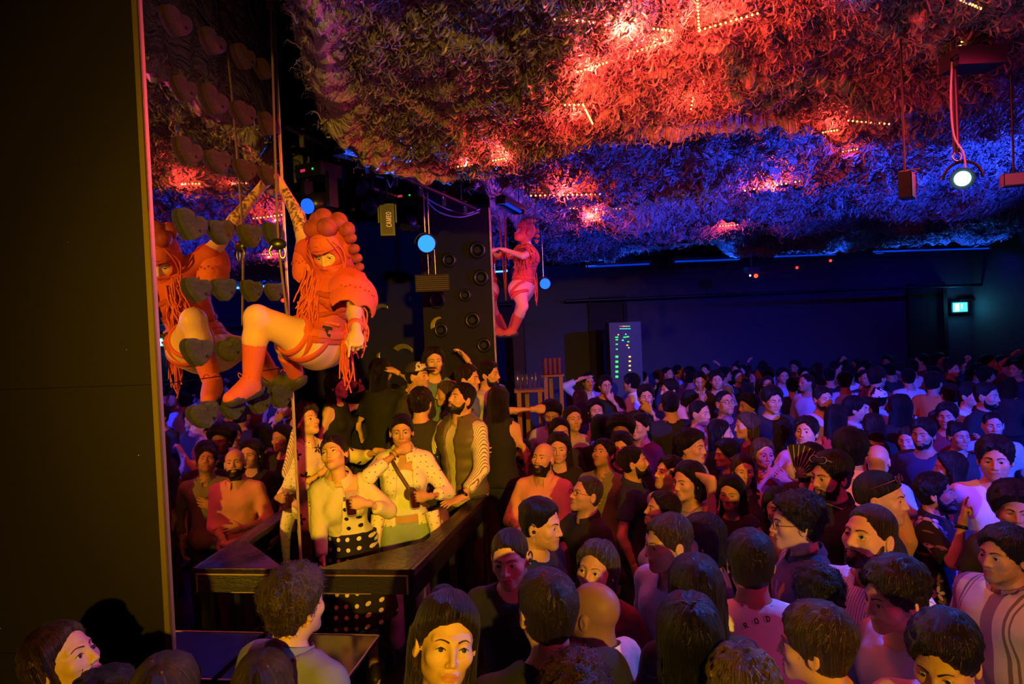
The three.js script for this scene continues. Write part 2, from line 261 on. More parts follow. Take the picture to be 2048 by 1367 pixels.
  const gt = new THREE.BufferGeometry(); gt.setAttribute('position', new THREE.Float32BufferAttribute(P, 3)); gt.setAttribute('normal', new THREE.Float32BufferAttribute(N, 3)); gt.setAttribute('color', new THREE.Float32BufferAttribute(C, 3)); gt.setAttribute('uv', new THREE.Float32BufferAttribute(new Float32Array(P.length / 3 * 2), 2)); gt.setIndex(I);
  return merge([o, gt]);
}
const BG = new Map();
function beardGeo(v, lv, full) {
  const key = [v, lv, full].join(); if (BG.has(key)) return BG.get(key);
  const F = headField(0, v), t = full ? 0.007 : 0.0032;
  const f = (x, y, z) => { const lipD = 0.011 - Math.hypot(x * 0.5, y + 0.0685) - (z < 0.05 ? 1 : 0); return Math.max(F(x, y, z) - t - 0.003 * noise(x * 170, y * 170, z * 170) - (full ? 0.014 * sstep(-0.080, -0.115, y) * sstep(0.02, 0.06, z) : 0), y - beardTop(z), -y - (full ? 0.145 : 0.122), 0.004 - z, lipD, Math.abs(x) - 0.074); };
  const g = netMesh(f, [-0.09, -0.16, -0.02], [0.09, 0.02, 0.13], LV[lv].head * 1.5); BG.set(key, g); return g;
}
// hands: wrist at the origin, fingers along +z, back of the hand +y, thumb on +x (a right hand palm down seen from above has its thumb on -x: mirrored by side)
const GRIPS = { relaxed: [18, 28, 18, 0.25], flat: [4, 6, 4, 0.1], grip: [52, 62, 34, 0.95], fist: [78, 88, 50, 1], point: [10, 8, 6, 0.8], pinch: [46, 34, 20, 0.9], spread: [6, 10, 8, 0] };
const HANDS = new Map();
function handGeo(pose, side, lv) {
  const key = pose + side + lv; if (HANDS.has(key)) return HANDS.get(key);
  const [a, b, c, th] = GRIPS[pose], caps = [];
  const spread = pose === 'spread' ? 0.22 : 0.06;
  [[0.030, 0.074, 0.0090], [0.010, 0.082, 0.0092], [-0.011, 0.076, 0.0088], [-0.031, 0.060, 0.0078]].forEach(([fx, L, r], i) => {
    let x = fx, y = 0.002, z = 0.088 - Math.abs(fx - 0.008) * 0.22, ang = 0; const sx = (fx / 0.03) * spread, cu = pose === 'point' && i > 0 ? [78, 88, 50] : [a + i * 3, b + i * 3, c];
    for (let s = 0; s < 3; s++) { ang += R(cu[s]); const l = L * [0.46, 0.30, 0.24][s], nx = x + l * sx, ny = y - l * Math.sin(ang), nz = z + l * Math.cos(ang); caps.push([x, y, z, r * (1 - s * 0.08), nx, ny, nz, r * (0.93 - s * 0.08)]); x = nx; y = ny; z = nz; }
  });
  const tx = lerp(0.062, 0.040, th), ty = lerp(-0.006, -0.036, th); caps.push([0.026, -0.004, 0.022, 0.0135, tx, ty * 0.7, 0.060, 0.0115]); caps.push([tx, ty * 0.7, 0.060, 0.0105, lerp(0.075, 0.022, th), ty * 1.15, lerp(0.088, 0.086, th), 0.0085]);
  const f = (X, y, z) => { const x = X * side; let d = ell(x, y, z, 0.000, -0.001, 0.050, 0.044, 0.0165, 0.052); d = smin(d, cap(x, y, z, 0, 0, -0.03, 0.027, 0, 0, 0.02, 0.026), 0.018); for (const k of caps) d = smin(d, cap(x, y, z, ...k), 0.006); return d; };
  const g = netMesh(f, [-0.1, -0.10, -0.06], [0.1, 0.05, 0.19], LV[lv].hand); HANDS.set(key, g); return g;
}
function ik(S, Tt, l1, l2, hint) {   // elbow of a two-bone arm
  const d = Tt.clone().sub(S); let L = d.length(); const mx = (l1 + l2) * 0.995; if (L > mx) { d.setLength(mx); Tt.copy(S).add(d); L = mx; }
  const u = d.clone().normalize(), a = (l1 * l1 - l2 * l2 + L * L) / (2 * L), h = Math.sqrt(Math.max(0, l1 * l1 - a * a));
  const w = hint.clone().addScaledVector(u, -hint.dot(u)).normalize(); return S.clone().addScaledVector(u, a).addScaledVector(w, h);
}
const SKINS = [col(0.60, 0.33, 0.20), col(0.50, 0.27, 0.16), col(0.40, 0.22, 0.135), col(0.24, 0.125, 0.075), col(0.66, 0.39, 0.26)];
const HC = { black: col(0.012, 0.010, 0.010), dark: col(0.022, 0.014, 0.010), brown: col(0.055, 0.030, 0.016), light: col(0.13, 0.075, 0.035), blond: col(0.30, 0.19, 0.085), auburn: col(0.10, 0.035, 0.017), red: col(0.22, 0.035, 0.016), grey: col(0.16, 0.14, 0.125) };
const CC = { black: col(0.012, 0.012, 0.014), dark: col(0.03, 0.028, 0.032), navy: col(0.02, 0.03, 0.09), white: col(0.75, 0.75, 0.75), cream: col(0.68, 0.62, 0.5), pink: col(0.72, 0.33, 0.24), blue: col(0.12, 0.2, 0.5), lightblue: col(0.42, 0.52, 0.75), lavender: col(0.5, 0.45, 0.68), grey: col(0.22, 0.22, 0.22), olive: col(0.20, 0.19, 0.12), denim: col(0.20, 0.22, 0.22), red: col(0.5, 0.05, 0.04), orange: col(0.62, 0.26, 0.07), wine: col(0.16, 0.02, 0.04), jeans: col(0.30, 0.38, 0.42), beige: col(0.5, 0.42, 0.3) };
const MATS = new Map();
const mat = (key, make) => { if (!MATS.has(key)) MATS.set(key, make()); return MATS.get(key); };
const skinMat = () => mat('skin', () => new THREE.MeshPhysicalMaterial({ color: 0xffffff, vertexColors: true, roughness: 0.5, specularIntensity: 0.6, sheen: 0.0, sheenColor: col(0.5, 0.3, 0.2), sheenRoughness: 0.6 }));
const strandDraw = (lo, hi) => (g, w, h) => { const r = rng(6); g.fillStyle = `rgb(${(lo + hi) / 2 | 0},${(lo + hi) / 2 | 0},${(lo + hi) / 2 | 0})`; g.fillRect(0, 0, w, h); for (let i = 0; i < 2600; i++) { const v = (lo + r() * (hi - lo)) | 0, x = r() * w, y = r() * h, l = 60 + r() * 240, b = (r() - 0.5) * 26; g.strokeStyle = `rgb(${v},${v},${v})`; g.lineWidth = 1 + r() * 3; for (const o of [0, -h]) { g.beginPath(); g.moveTo(x, y + o); g.quadraticCurveTo(x + b, y + l / 2 + o, x, y + l + o); g.stroke(); } } };
let strandTex, strandCol;
const hairMat = () => mat('hair', () => new THREE.MeshPhysicalMaterial({ color: 0xffffff, vertexColors: true, roughness: 0.52, specularIntensity: 0.8, bumpMap: strandTex, bumpScale: 0.012, map: strandCol }));
// woven cloth relief
function canvasTex(w, h, draw, srgb = true, rep) { const c = document.createElement('canvas'); c.width = w; c.height = h; draw(c.getContext('2d'), w, h); const t = new THREE.CanvasTexture(c); t.wrapS = t.wrapT = THREE.RepeatWrapping; if (srgb) t.colorSpace = THREE.SRGBColorSpace; if (rep) t.repeat.set(...rep); return t; }
function noiseTex(n, f, srgb = false) { const d = new Uint8Array(n * n * 4); for (let y = 0; y < n; y++) for (let x = 0; x < n; x++) { const v = clamp(f(x / n, y / n) * 255, 0, 255) | 0, o = (y * n + x) * 4; d[o] = d[o + 1] = d[o + 2] = v; d[o + 3] = 255; } const t = new THREE.DataTexture(d, n, n); t.wrapS = t.wrapT = THREE.RepeatWrapping; t.magFilter = THREE.LinearFilter; if (srgb) t.colorSpace = THREE.SRGBColorSpace; t.needsUpdate = true; return t; }
const tileNoise = (u, v, f, s = 0) => { const a = u * Math.PI * 2, b = v * Math.PI * 2, k = f / (Math.PI * 2); return noise(Math.cos(a) * k + 31 + s, Math.sin(a) * k + Math.cos(b) * k * 1.0, Math.sin(b) * k + 17); };
strandTex = canvasTex(1024, 512, strandDraw(20, 235), false); strandCol = canvasTex(1024, 512, strandDraw(105, 255), true);
const foldTex = noiseTex(256, (u, v) => 0.5 + 0.35 * tileNoise(u, v, 5) + 0.15 * tileNoise(u, v, 14, 7)); foldTex.repeat.set(2.2, 1.6);
const PATTERNS = {
  stripe: (g, w, h, a, b) => { g.fillStyle = a; g.fillRect(0, 0, w, h); g.fillStyle = b; for (let i = 0; i < 8; i++) g.fillRect(i * w / 8, 0, w / 26, h); },
  band: (g, w, h, a, b) => { g.fillStyle = a; g.fillRect(0, 0, w, h); g.fillStyle = b; g.fillRect(w * 0.1, 0, w * 0.22, h); g.fillStyle = '#6a5a52'; g.fillRect(w * 0.5, 0, w * 0.05, h); g.fillRect(w * 0.6, 0, w * 0.03, h); },
  dots: (g, w, h, a, b) => { g.fillStyle = a; g.fillRect(0, 0, w, h); g.fillStyle = b; for (const [x, y] of [[0.25, 0.25], [0.75, 0.75], [0.75, 0.2], [0.22, 0.75]]) { g.beginPath(); g.arc(x * w, y * h, w * 0.10, 0, 7); g.fill(); } },
  leaves: (g, w, h, a, b) => { g.fillStyle = a; g.fillRect(0, 0, w, h); const r = rng(5); for (let i = 0; i < 26; i++) { g.save(); g.translate(r() * w, r() * h); g.rotate(r() * 6.3); g.fillStyle = i % 3 ? b : '#8d6fb0'; for (let k = -3; k <= 3; k++) { g.beginPath(); g.ellipse(k * w * 0.022, 0, w * 0.007, w * 0.045, 0.5, 0, 7); g.fill(); } g.restore(); } },
  flowers: (g, w, h, a, b) => { g.fillStyle = a; g.fillRect(0, 0, w, h); const r = rng(8); for (let i = 0; i < 16; i++) { const x = r() * w, y = r() * h, s = w * (0.03 + 0.04 * r()); g.fillStyle = i % 3 === 0 ? '#c9b6cf' : b; for (let k = 0; k < 5; k++) { g.beginPath(); g.ellipse(x + Math.cos(k * 1.26) * s, y + Math.sin(k * 1.26) * s, s * 0.8, s * 0.4, k * 1.26, 0, 7); g.fill(); } } },
  eyelet: (g, w, h, a, b) => { g.fillStyle = a; g.fillRect(0, 0, w, h); g.fillStyle = b; const r = rng(3); for (let i = 0; i < 40; i++) { g.beginPath(); g.ellipse(((i % 6) + 0.5 + (r() - 0.5) * 0.5) * w / 6, (((i / 6) | 0) + 0.5 + (r() - 0.5) * 0.5) * h / 6.5, w * 0.012, w * 0.02, r() * 3, 0, 7); g.fill(); } },
  sparkle: (g, w, h, a, b) => { g.fillStyle = a; g.fillRect(0, 0, w, h); g.fillStyle = b; const r = rng(4); for (let i = 0; i < 120; i++) { g.beginPath(); g.arc(r() * w, r() * h, w * 0.006, 0, 7); g.fill(); } },
};
const PREP = { stripe: [12, 12], band: [4.2, 4], dots: [7, 7], leaves: [2.4, 2.4], flowers: [2.2, 2.2], eyelet: [4, 4], sparkle: [3, 3] };
function clothMat(c, pat) {
  const color = c instanceof THREE.Color ? c : CC[c];
  return mat('cloth' + color.getHexString() + (pat ?? ''), () => {
    const m = new THREE.MeshPhysicalMaterial({ color, roughness: 0.86, bumpMap: foldTex, bumpScale: 0.012, sheen: 0.25, sheenColor: color.clone().lerp(col(1, 1, 1), 0.3), sheenRoughness: 0.5 });
    if (pat) { const [kind, a, b] = pat.split('|'); m.color.set(0xffffff); m.map = canvasTex(512, 512, (g, w, h) => PATTERNS[kind](g, w, h, a, b), true, PREP[kind]); }
    return m;
  });
}
function uvFlat(g, s = 1) { const p = g.attributes.position, a = new Float32Array(p.count * 2); for (let i = 0; i < p.count; i++) { a[i * 2] = p.getX(i) * s + p.getZ(i) * 0.35; a[i * 2 + 1] = p.getY(i) * s; } g.setAttribute('uv', new THREE.BufferAttribute(a, 2)); return g; }

// One person. Local frame: feet at the origin, +z forward, +x the person's left.
// o: f (woman), h height, head [yaw, pitch, roll] against the body in degrees, lean [forward, to the left] degrees, arms { L, R } (a hand's place as [x, y, z] or undefined to hang), and what is worn.
function figure(o, lv) {
  const f = o.f ? 1 : 0, s = (o.h ?? (f ? 1.66 : 1.77)) / 1.75, L = LV[lv], fat = o.fat ?? 1, skin = SKINS[o.skin ?? 0], hc = HC[o.hc ?? 'dark'], v = o.v ?? 0;
  const hipX = 0.092, shX = (f ? 0.146 : 0.170) * (o.wide ?? 1), pel = V(0, 0.97, 0), U = new THREE.Matrix4().makeTranslation(0, 0.97, 0).multiply(new THREE.Matrix4().makeRotationFromEuler(new THREE.Euler(R(o.lean?.[0] ?? 2), R(o.lean?.[2] ?? 0), R(-(o.lean?.[1] ?? 0)), 'YXZ'))).multiply(new THREE.Matrix4().makeTranslation(0, -0.97, 0));
  const Ui = U.clone().invert().elements, up = (x, y, z) => V(x, y, z).applyMatrix4(U);
  const J = { neck: up(0, 1.475, -0.015) };
  const hr = o.head ?? [0, 0, 0], HQ = new THREE.Quaternion().setFromEuler(new THREE.Euler(-R(hr[1]), R(hr[0]), -R(hr[2] ?? 0), 'YXZ'));
  const HS = 1 / s * (o.hs ?? (f ? 0.965 : 1.01)), hp = J.neck.clone().add(V(0, 0.052, 0.012)).add(V(0, 0.095, 0.028).multiplyScalar(HS).applyQuaternion(HQ));
  const HM = new THREE.Matrix4().compose(hp, HQ, V(HS, HS, HS));
  const arms = [];
  for (const sd of [1, -1]) {
    const S = up(sd * shX, 1.405, -0.005), spec = o.arms?.[sd === 1 ? 'L' : 'R'], Tt = spec?.at ? V(...spec.at).divideScalar(s) : Array.isArray(spec) ? V(...spec).divideScalar(s) : up(sd * (shX + 0.055), 0.90, 0.05);
    const E = ik(S, Tt, 0.285, 0.255, spec?.elbow ? V(...spec.elbow) : V(sd * 0.7, -0.55, -0.6)), fd = Tt.clone().sub(E).normalize();
    const dir = spec?.dir ? V(...spec.dir).normalize() : fd.clone(), back = spec?.back ? V(...spec.back) : V(sd * 0.9, 0.25, -0.1), y = back.addScaledVector(dir, -back.dot(dir)).normalize(), x = V().crossVectors(y, dir);
    const M = new THREE.Matrix4().makeBasis(x, y, dir).setPosition(Tt); arms.push({ sd, S, E, T: Tt, M, pose: spec?.pose ?? 'relaxed', up: E.clone().sub(S).normalize(), fd });
  }
  const legs = [1, -1].map((sd) => ({ sd, h: V(sd * hipX, 0.92, 0), k: V(sd * 0.105, 0.49, 0.02), a: V(sd * 0.11, 0.085, -0.02), t: V(sd * 0.13, 0.035, 0.15) }));
  const cw = (f ? 0.94 : 1.02) * fat, zb = f ? 1.0 : 1.05;
  const torso = (X, Y, Z, e) => {   // trunk in the leaning frame
    const x = Ui[0] * X + Ui[4] * Y + Ui[8] * Z + Ui[12], y = Ui[1] * X + Ui[5] * Y + Ui[9] * Z + Ui[13], z = Ui[2] * X + Ui[6] * Y + Ui[10] * Z + Ui[14], a = Math.abs(x);
    let d = ell(x, y, z, 0, 1.285, -0.005, 0.155 * cw, 0.185, 0.108 * zb * fat);
    d = smin(d, ell(x, y, z, 0, 1.09, 0.0, (f ? 0.118 : 0.138) * fat, 0.16, (f ? 0.095 : 0.105) * fat), 0.06);
    d = smin(d, ell(x, y, z, 0, 0.95, -0.008, (f ? 0.165 : 0.155) * fat, 0.13, (f ? 0.122 : 0.115) * fat), 0.05);
    d = smin(d, cap(a, y, z, 0.02, 1.450, -0.02, 0.050, shX - 0.01, 1.395, -0.008, 0.050), 0.05);
    if (f) d = smin(d, ell(a, y, z, 0.07, 1.275, 0.085, 0.058, 0.06, 0.052), 0.035);
    else d = smin(d, ell(a, y, z, 0.075, 1.33, 0.06, 0.075, 0.06, 0.04), 0.04);
    return d - e;
  };
  const armR = f ? 0.82 : 1;
  const arm = (A, x, y, z, e) => { let d = cap(x, y, z, A.S.x, A.S.y, A.S.z, 0.048 * armR, A.E.x, A.E.y, A.E.z, 0.038 * armR); const m = A.E.clone().lerp(A.T, 0.3); A.m ??= m; d = smin(d, cap(x, y, z, A.E.x, A.E.y, A.E.z, 0.038 * armR, A.m.x, A.m.y, A.m.z, 0.039 * armR), 0.02); d = smin(d, cap(x, y, z, A.m.x, A.m.y, A.m.z, 0.039 * armR, A.T.x, A.T.y, A.T.z, 0.026 * armR), 0.02); return d - e; };
  const leg = (l, x, y, z, e) => { let d = cap(x, y, z, l.h.x, l.h.y, l.h.z, 0.086 * fat, l.k.x, l.k.y, l.k.z, 0.056); d = smin(d, cap(x, y, z, l.k.x, l.k.y, l.k.z, 0.056, l.a.x, l.a.y, l.a.z, 0.036), 0.03); return d - e; };
  const bodyF = (x, y, z) => {
    let d = torso(x, y, z, 0); for (const l of legs) { d = smin(d, leg(l, x, y, z, 0), 0.035); d = smin(d, cap(x, y, z, l.a.x, l.a.y - 0.03, l.a.z, 0.04, l.t.x, l.t.y, l.t.z, 0.032), 0.02); }
    d = smin(d, cap(x, y, z, J.neck.x, J.neck.y - 0.03, J.neck.z, f ? 0.052 : 0.062, hp.x, hp.y - 0.07, hp.z - 0.03, f ? 0.045 : 0.055), 0.03);
    for (const A of arms) d = smin(d, arm(A, x, y, z, 0), 0.022); return d;
  };
  const lo = [-0.4, -0.01, -0.35], hi = [0.4, 1.66, 0.35]; for (const A of arms) for (const q of [A.E, A.T, hp]) { ['x', 'y', 'z'].forEach((k, i) => { lo[i] = Math.min(lo[i], q[k] - 0.12); hi[i] = Math.max(hi[i], q[k] + 0.12); }); }
  const S3 = new THREE.Matrix4().makeScale(s, s, s), out = { s, HM: S3.clone().multiply(HM), hands: {}, J, parts: [] };
  const bg = netMesh(bodyF, lo, hi, L.body / s), sk = paint(bg, skin);
  const G = [sk.applyMatrix4(S3), headGeo(f, v, Math.abs(o.yaw ?? 0) >= 140 ? Math.min(lv, 2) : lv, skin, hc, o.beard ?? 0, o.gaze, !o.hair).applyMatrix4(out.HM)];
  for (const A of arms) { const M = S3.clone().multiply(A.M).multiply(new THREE.Matrix4().makeScale(0.98 / s * (f ? 0.9 : 1.02), 0.98 / s * (f ? 0.9 : 1.02), 0.98 / s * (f ? 0.9 : 1.02))); out.hands[A.sd === 1 ? 'L' : 'R'] = M; const hg = handGeo(A.pose, A.sd === 1 ? -1 : 1, lv).clone(); G.push(paint(hg.applyMatrix4(M), skin)); out['fore' + (A.sd === 1 ? 'L' : 'R')] = { E: A.E.clone().multiplyScalar(s), T: A.T.clone().multiplyScalar(s), d: A.fd }; }
  out.torsoF = torso; out.arms = arms;
  out.parts.push(['body', merge(G), skinMat()]);
  if (o.hair) out.parts.push(['hair', hairGeo(o.hair, lv, o.hair === 'bandana' ? CC.dark : hc).applyMatrix4(out.HM), hairMat()]);
  if (o.beard > 1) { const c = hc, g = beardGeo(v, lv, o.beard > 2).clone(); paint(g, c); out.parts.push(['beard', g.applyMatrix4(out.HM), hairMat()]); }
  // upper garment
  const sl = o.sleeve ?? (o.top === 'shirt' ? 1.62 : o.top === 'tank' ? 0 : 0.62), th = o.loose ?? (o.top === 'vest' ? 0.034 : 0.014), hem = o.hem ?? (o.top === 'shirt' || o.top === 'jacket' ? 0.84 : 0.90), nk = o.neck ?? 0.078;
  const folds = (x, y, z) => 0.007 * noise(x * 9 + 5 + (o.seed ?? 0), y * 7, z * 9) + 0.004 * noise(x * 4 + y * 20, y * 9 + (o.seed ?? 0), z * 16);
  const topF = (x, y, z) => {
    const w = folds(x, y, z); let d = Math.max(torso(x, y, z, th + w + 0.020 * sstep(1.06, 0.93, y)), hem - y);
    if (sl > 0) for (const A of arms) {
      const e = th * 0.7 + 0.003 + w; let a; const t1 = Math.min(sl, 1), ex = A.S.x + (A.E.x - A.S.x) * t1, ey = A.S.y + (A.E.y - A.S.y) * t1, ez = A.S.z + (A.E.z - A.S.z) * t1;
      a = cap(x, y, z, A.S.x, A.S.y, A.S.z, 0.048 * armR + e, ex, ey, ez, lerp(0.048, 0.040, t1) * armR + e + (sl < 1 ? 0.012 : 0.003));
      if (sl < 1) a = Math.max(a, (x - ex) * A.up.x + (y - ey) * A.up.y + (z - ez) * A.up.z);
      else { const t2 = sl - 1, fx = A.E.x + (A.T.x - A.E.x) * t2, fy = A.E.y + (A.T.y - A.E.y) * t2, fz = A.E.z + (A.T.z - A.E.z) * t2; a = smin(a, Math.max(cap(x, y, z, A.E.x, A.E.y, A.E.z, 0.040 * armR + e, fx, fy, fz, lerp(0.040, 0.028, t2) * armR + e), (x - fx) * A.fd.x + (y - fy) * A.fd.y + (z - fz) * A.fd.z), 0.02); }
      d = smin(d, a, 0.03);
    } else for (const A of arms) d = Math.max(d, -sph(x, y, z, A.S.x + A.sd * 0.03, A.S.y - 0.03, A.S.z, 0.088));
    const vn = o.vneck ?? 0, c0 = J.neck; d = smax(d, -cap(x, y, z, c0.x, c0.y + 0.06, c0.z, nk, c0.x, c0.y + 0.012, c0.z + 0.012, nk), 0.016); if (vn) d = smax(d, -cap(x, y, z, c0.x, c0.y - 0.0, c0.z + 0.10, 0.05, c0.x, c0.y - vn, c0.z + 0.17, 0.02), 0.014); if (o.open) d = smax(d, -Math.max(Math.abs(x - 0.01) - o.open * (0.7 + 0.5 * sstep(1.4, 1.0, y)), 0.03 - z), 0.012); return d;
  };
  if (o.top && o.top !== 'none') {
    const g = netMesh(topF, [lo[0], hem - 0.05, lo[2]], [hi[0], Math.max(1.56, hi[1]), hi[2]], L.cloth / s * (o.fine ?? 1)); out.topF = topF;
    out.parts.push([{ tee: 'tshirt', shirt: 'shirt', tank: 'tank_top', jacket: 'jacket', vest: 'vest' }[o.top], uvFlat(g).applyMatrix4(S3), clothMat(o.tc ?? 'black', o.pat)]);
    if ((o.top === 'shirt' || o.top === 'jacket' || o.collar) && lv > 1) out.parts.push(['collar', collarGeo(J.neck, nk).applyMatrix4(U.clone().premultiply(new THREE.Matrix4())).applyMatrix4(S3), clothMat(o.tc ?? 'black', o.pat)]);
  }
  // trousers or skirt
  const bt = o.bottom ?? 'trousers', be = bt === 'jeans' ? 0.016 : 0.013, bm = clothMat(o.bc ?? (bt === 'jeans' ? 'jeans' : 'dark'), o.bpat);
  if (bt === 'skirt' || bt === 'dress') { const l0 = o.skirt ?? 0.5; out.parts.push([bt === 'dress' ? 'dress_skirt' : 'skirt', uvFlat(netMesh((x, y, z) => Math.max(Math.hypot(x * 0.92, z) - lerp(0.165, 0.27, sstep(1.02, l0, y)) * fat - 0.012 * Math.sin(Math.atan2(x, z) * 9) * sstep(1.0, l0, y), y - 1.06, l0 - y) , [-0.35, l0 - 0.03, -0.35], [0.35, 1.09, 0.35], L.cloth / s * 1.1)).applyMatrix4(S3), bm]); }
  else out.parts.push(['trousers', uvFlat(netMesh((x, y, z) => { const w = 0.006 * noise(x * 12, y * 9, z * 12); let d = 9; for (const l of legs) d = smin(d, leg(l, x, y, z, be + w + 0.012 * sstep(0.5, 0.1, y)), 0.03); d = smin(d, torso(x, y, z, be - 0.004), 0.02); return Math.max(d, 0.06 - y, y - 1.0); }, [-0.3, 0.02, -0.25], [0.3, 1.06, 0.25], (o.legsSeen ? L.cloth : 0.044) / s)).applyMatrix4(S3), bm]);
  for (const l of legs) out.parts.push(['shoe', ellShoe(l).applyMatrix4(S3), mat('shoe', () => std(CC.dark, 0.5))]);
  return out;
}
function ellShoe(l) { const g = new THREE.SphereGeometry(1, 8, 6), p = g.attributes.position; for (let i = 0; i < p.count; i++) { const y = p.getY(i); p.setXYZ(i, p.getX(i) * 0.048 + l.a.x + 0.01 * l.sd, Math.max(0.0, 0.05 + y * (y > 0 ? 0.055 : 0.05)), p.getZ(i) * 0.135 + 0.06); } g.computeVertexNormals(); return g; }
function collarGeo(nk, r) {   // a stand-and-fall collar, open in front
  const P = [], I = [], N = 22; for (let i = 0; i <= N; i++) { const a = lerp(0.30, Math.PI * 2 - 0.30, i / N), fr = Math.cos(a), rr = r * 0.98; [[rr, 0.000], [rr - 0.008, 0.038], [rr - 0.004, 0.042], [rr + 0.012, 0.004 - 0.025 * Math.max(0, fr)], [rr + 0.010, -0.002 - 0.025 * Math.max(0, fr)]].forEach(([q, h]) => P.push(Math.sin(a) * q, 1.462 + h - 0.022 * fr, -0.008 + Math.cos(a) * q * 1.08)); }
  for (let i = 0; i < N; i++) for (let k = 0; k < 4; k++) { const a = i * 5 + k; I.push(a, a + 5, a + 1, a + 1, a + 5, a + 6); }
  const g = new THREE.BufferGeometry(); g.setAttribute('position', new THREE.Float32BufferAttribute(P, 3)); g.setIndex(I); g.computeVertexNormals(); return uvFlat(g);
}
let seedN = 1;
// nobody stands in another's place: the nearest free distance along the same line of sight
const STAND = [];
function freeSpot(u, v, fy, hl, k0, yaw, lim, tries = 60) {
  const c = Math.cos(yaw), sn = Math.sin(yaw); let best = null;
  for (let i = 0; i < tries; i++) {
    const k = k0 + ((i + 1) >> 1) * (i & 1 ? 0.006 : -0.006); if (k < lim[0] - 0.03 || k > lim[1] + 0.03) continue;
    const p = atY(u, v, fy + hl.y * k), x = p.x - (hl.x * c + hl.z * sn) * k, z = p.z - (-hl.x * sn + hl.z * c) * k; let m = 9; for (const [a, b] of STAND) m = Math.min(m, Math.hypot(a - x, b - z));
    if (!best || m > best.m + 0.01) best = { p, k, x, z, m }; if (m > 0.37) break;
  }
  STAND.push([best.x, best.z]); return best;
}
function person(o) {
  const lv = o.lv ?? 2, fig = figure({ seed: seedN++, ...o }, lv);
  // the head is where the picture shows it: place the feet under it
  const hl = V().setFromMatrixPosition(fig.HM), yaw = R(o.yaw ?? 0), c = Math.cos(yaw), sn = Math.sin(yaw), hx = hl.x * c + hl.z * sn, hz = -hl.x * sn + hl.z * c;
  const fy = o.floor ?? 0; let p = o.d ? at(o.u, o.v2, o.d) : atY(o.u, o.v2, fy + hl.y), k = (p.y - fy) / hl.y;
  const lim = o.klim ?? [0.90, 1.075]; if (k < lim[0] || k > lim[1]) { k = clamp(k, ...lim); p = atY(o.u, o.v2, fy + hl.y * k); }
  { const q = freeSpot(o.u, o.v2, fy, hl, k, yaw, lim, o.tries ?? (o.d < 3 ? 9 : 60)); p = q.p; k = q.k; }
  const g = thing('person', o.label, 'person', V(p.x - hx * k, fy, p.z - hz * k), yaw, o.group); g.scale.setScalar(k);
  for (const [n, geo, m] of fig.parts) part(n, geo, m, g);
  g.updateMatrixWorld(true); fig.g = g; return fig;
}
// things worn on the head, added as parts
function glassesOn(fig, c = CC.black, r = 0.022, up = 0, tint) {
  const L = []; for (const s of [-1, 1]) { L.push(new THREE.TorusGeometry(r, 0.0016, 6, 20).scale(1.1, 0.85, 1).translate(s * 0.032, -0.004, 0.099)); L.push(tube([V(s * 0.056, 0.002, 0.097), V(s * 0.078, 0.004, 0.05), V(s * 0.084, 0.006, -0.01)], 0.0016, 0.0016, 8, 5)); }
  L.push(tube([V(-0.012, 0.002, 0.100), V(0, 0.006, 0.103), V(0.012, 0.002, 0.100)], 0.0014, 0.0014, 6, 5));
  const M = fig.HM.clone().multiply(new THREE.Matrix4().makeTranslation(0, up ? 0.055 : 0, up ? -0.012 : 0.0)).multiply(new THREE.Matrix4().makeRotationX(up ? -R(28) : 0));
  const g = part('glasses', merge(L).applyMatrix4(M), std(c, 0.3, 0.4), fig.g);
  if (tint) for (const s of [-1, 1]) part('lens', new THREE.CircleGeometry(r, 16).scale(1.1, 0.85, 1).translate(s * 0.032, -0.004, 0.0985).applyMatrix4(M), std(tint, 0.08, 0.2), g);
  return g;
}
function earpieceOn(fig, s) { part('earpiece', merge([tube([V(s * 0.086, 0.012, 0.006), V(s * 0.092, 0.022, -0.010), V(s * 0.094, 0.0, -0.028), V(s * 0.092, -0.022, -0.022)], 0.0035, 0.0035, 10, 6), ball(0.009, s * 0.092, -0.012, 0.004)]).applyMatrix4(fig.HM), std(CC.black, 0.25), fig.g); }
function capOn(fig) {
  const g = netMesh((x, y, z) => { const d = Math.max(ell(x, y, z, 0, 0.035, -0.012, 0.088, 0.098, 0.110), -(y - 0.042 - 0.10 * -z * 0.1)); const b = Math.max(ell(x, y, z, 0, 0.048, 0.115, 0.072, 0.020, 0.078), -ell(x, y, z, 0, 0.036, 0.115, 0.078, 0.020, 0.085)); return Math.min(d, b); }, [-0.1, 0, -0.14], [0.1, 0.15, 0.22], 0.006);
  const p = g.attributes.position, c = new Float32Array(p.count * 3); for (let i = 0; i < p.count; i++) { const w = p.getZ(i) > 0.03 && p.getZ(i) < 0.098 && p.getY(i) > 0.05, n = noise(p.getX(i) * 55, p.getY(i) * 55, p.getZ(i) * 55); c.set(w ? (n > 0.42 ? [0.02, 0.02, 0.02] : [0.6, 0.58, 0.5]) : [0.035, 0.03, 0.028], i * 3); } g.setAttribute('color', new THREE.BufferAttribute(c, 3));
  part('cap', g.applyMatrix4(fig.HM), mat('capm', () => std(0xffffff, 0.85, 0, { vertexColors: true })), fig.g);
}
function earringOn(fig, s) { part('earring', merge([new THREE.TorusGeometry(0.006, 0.0012, 6, 14).translate(0, -0.006, 0), ball(0.009, 0, -0.022, 0), ball(0.004, 0, -0.012, 0)]).translate(s * 0.085, -0.046, 0).applyMatrix4(fig.HM), std(col(0.5, 0.42, 0.25), 0.2, 1), fig.g); }
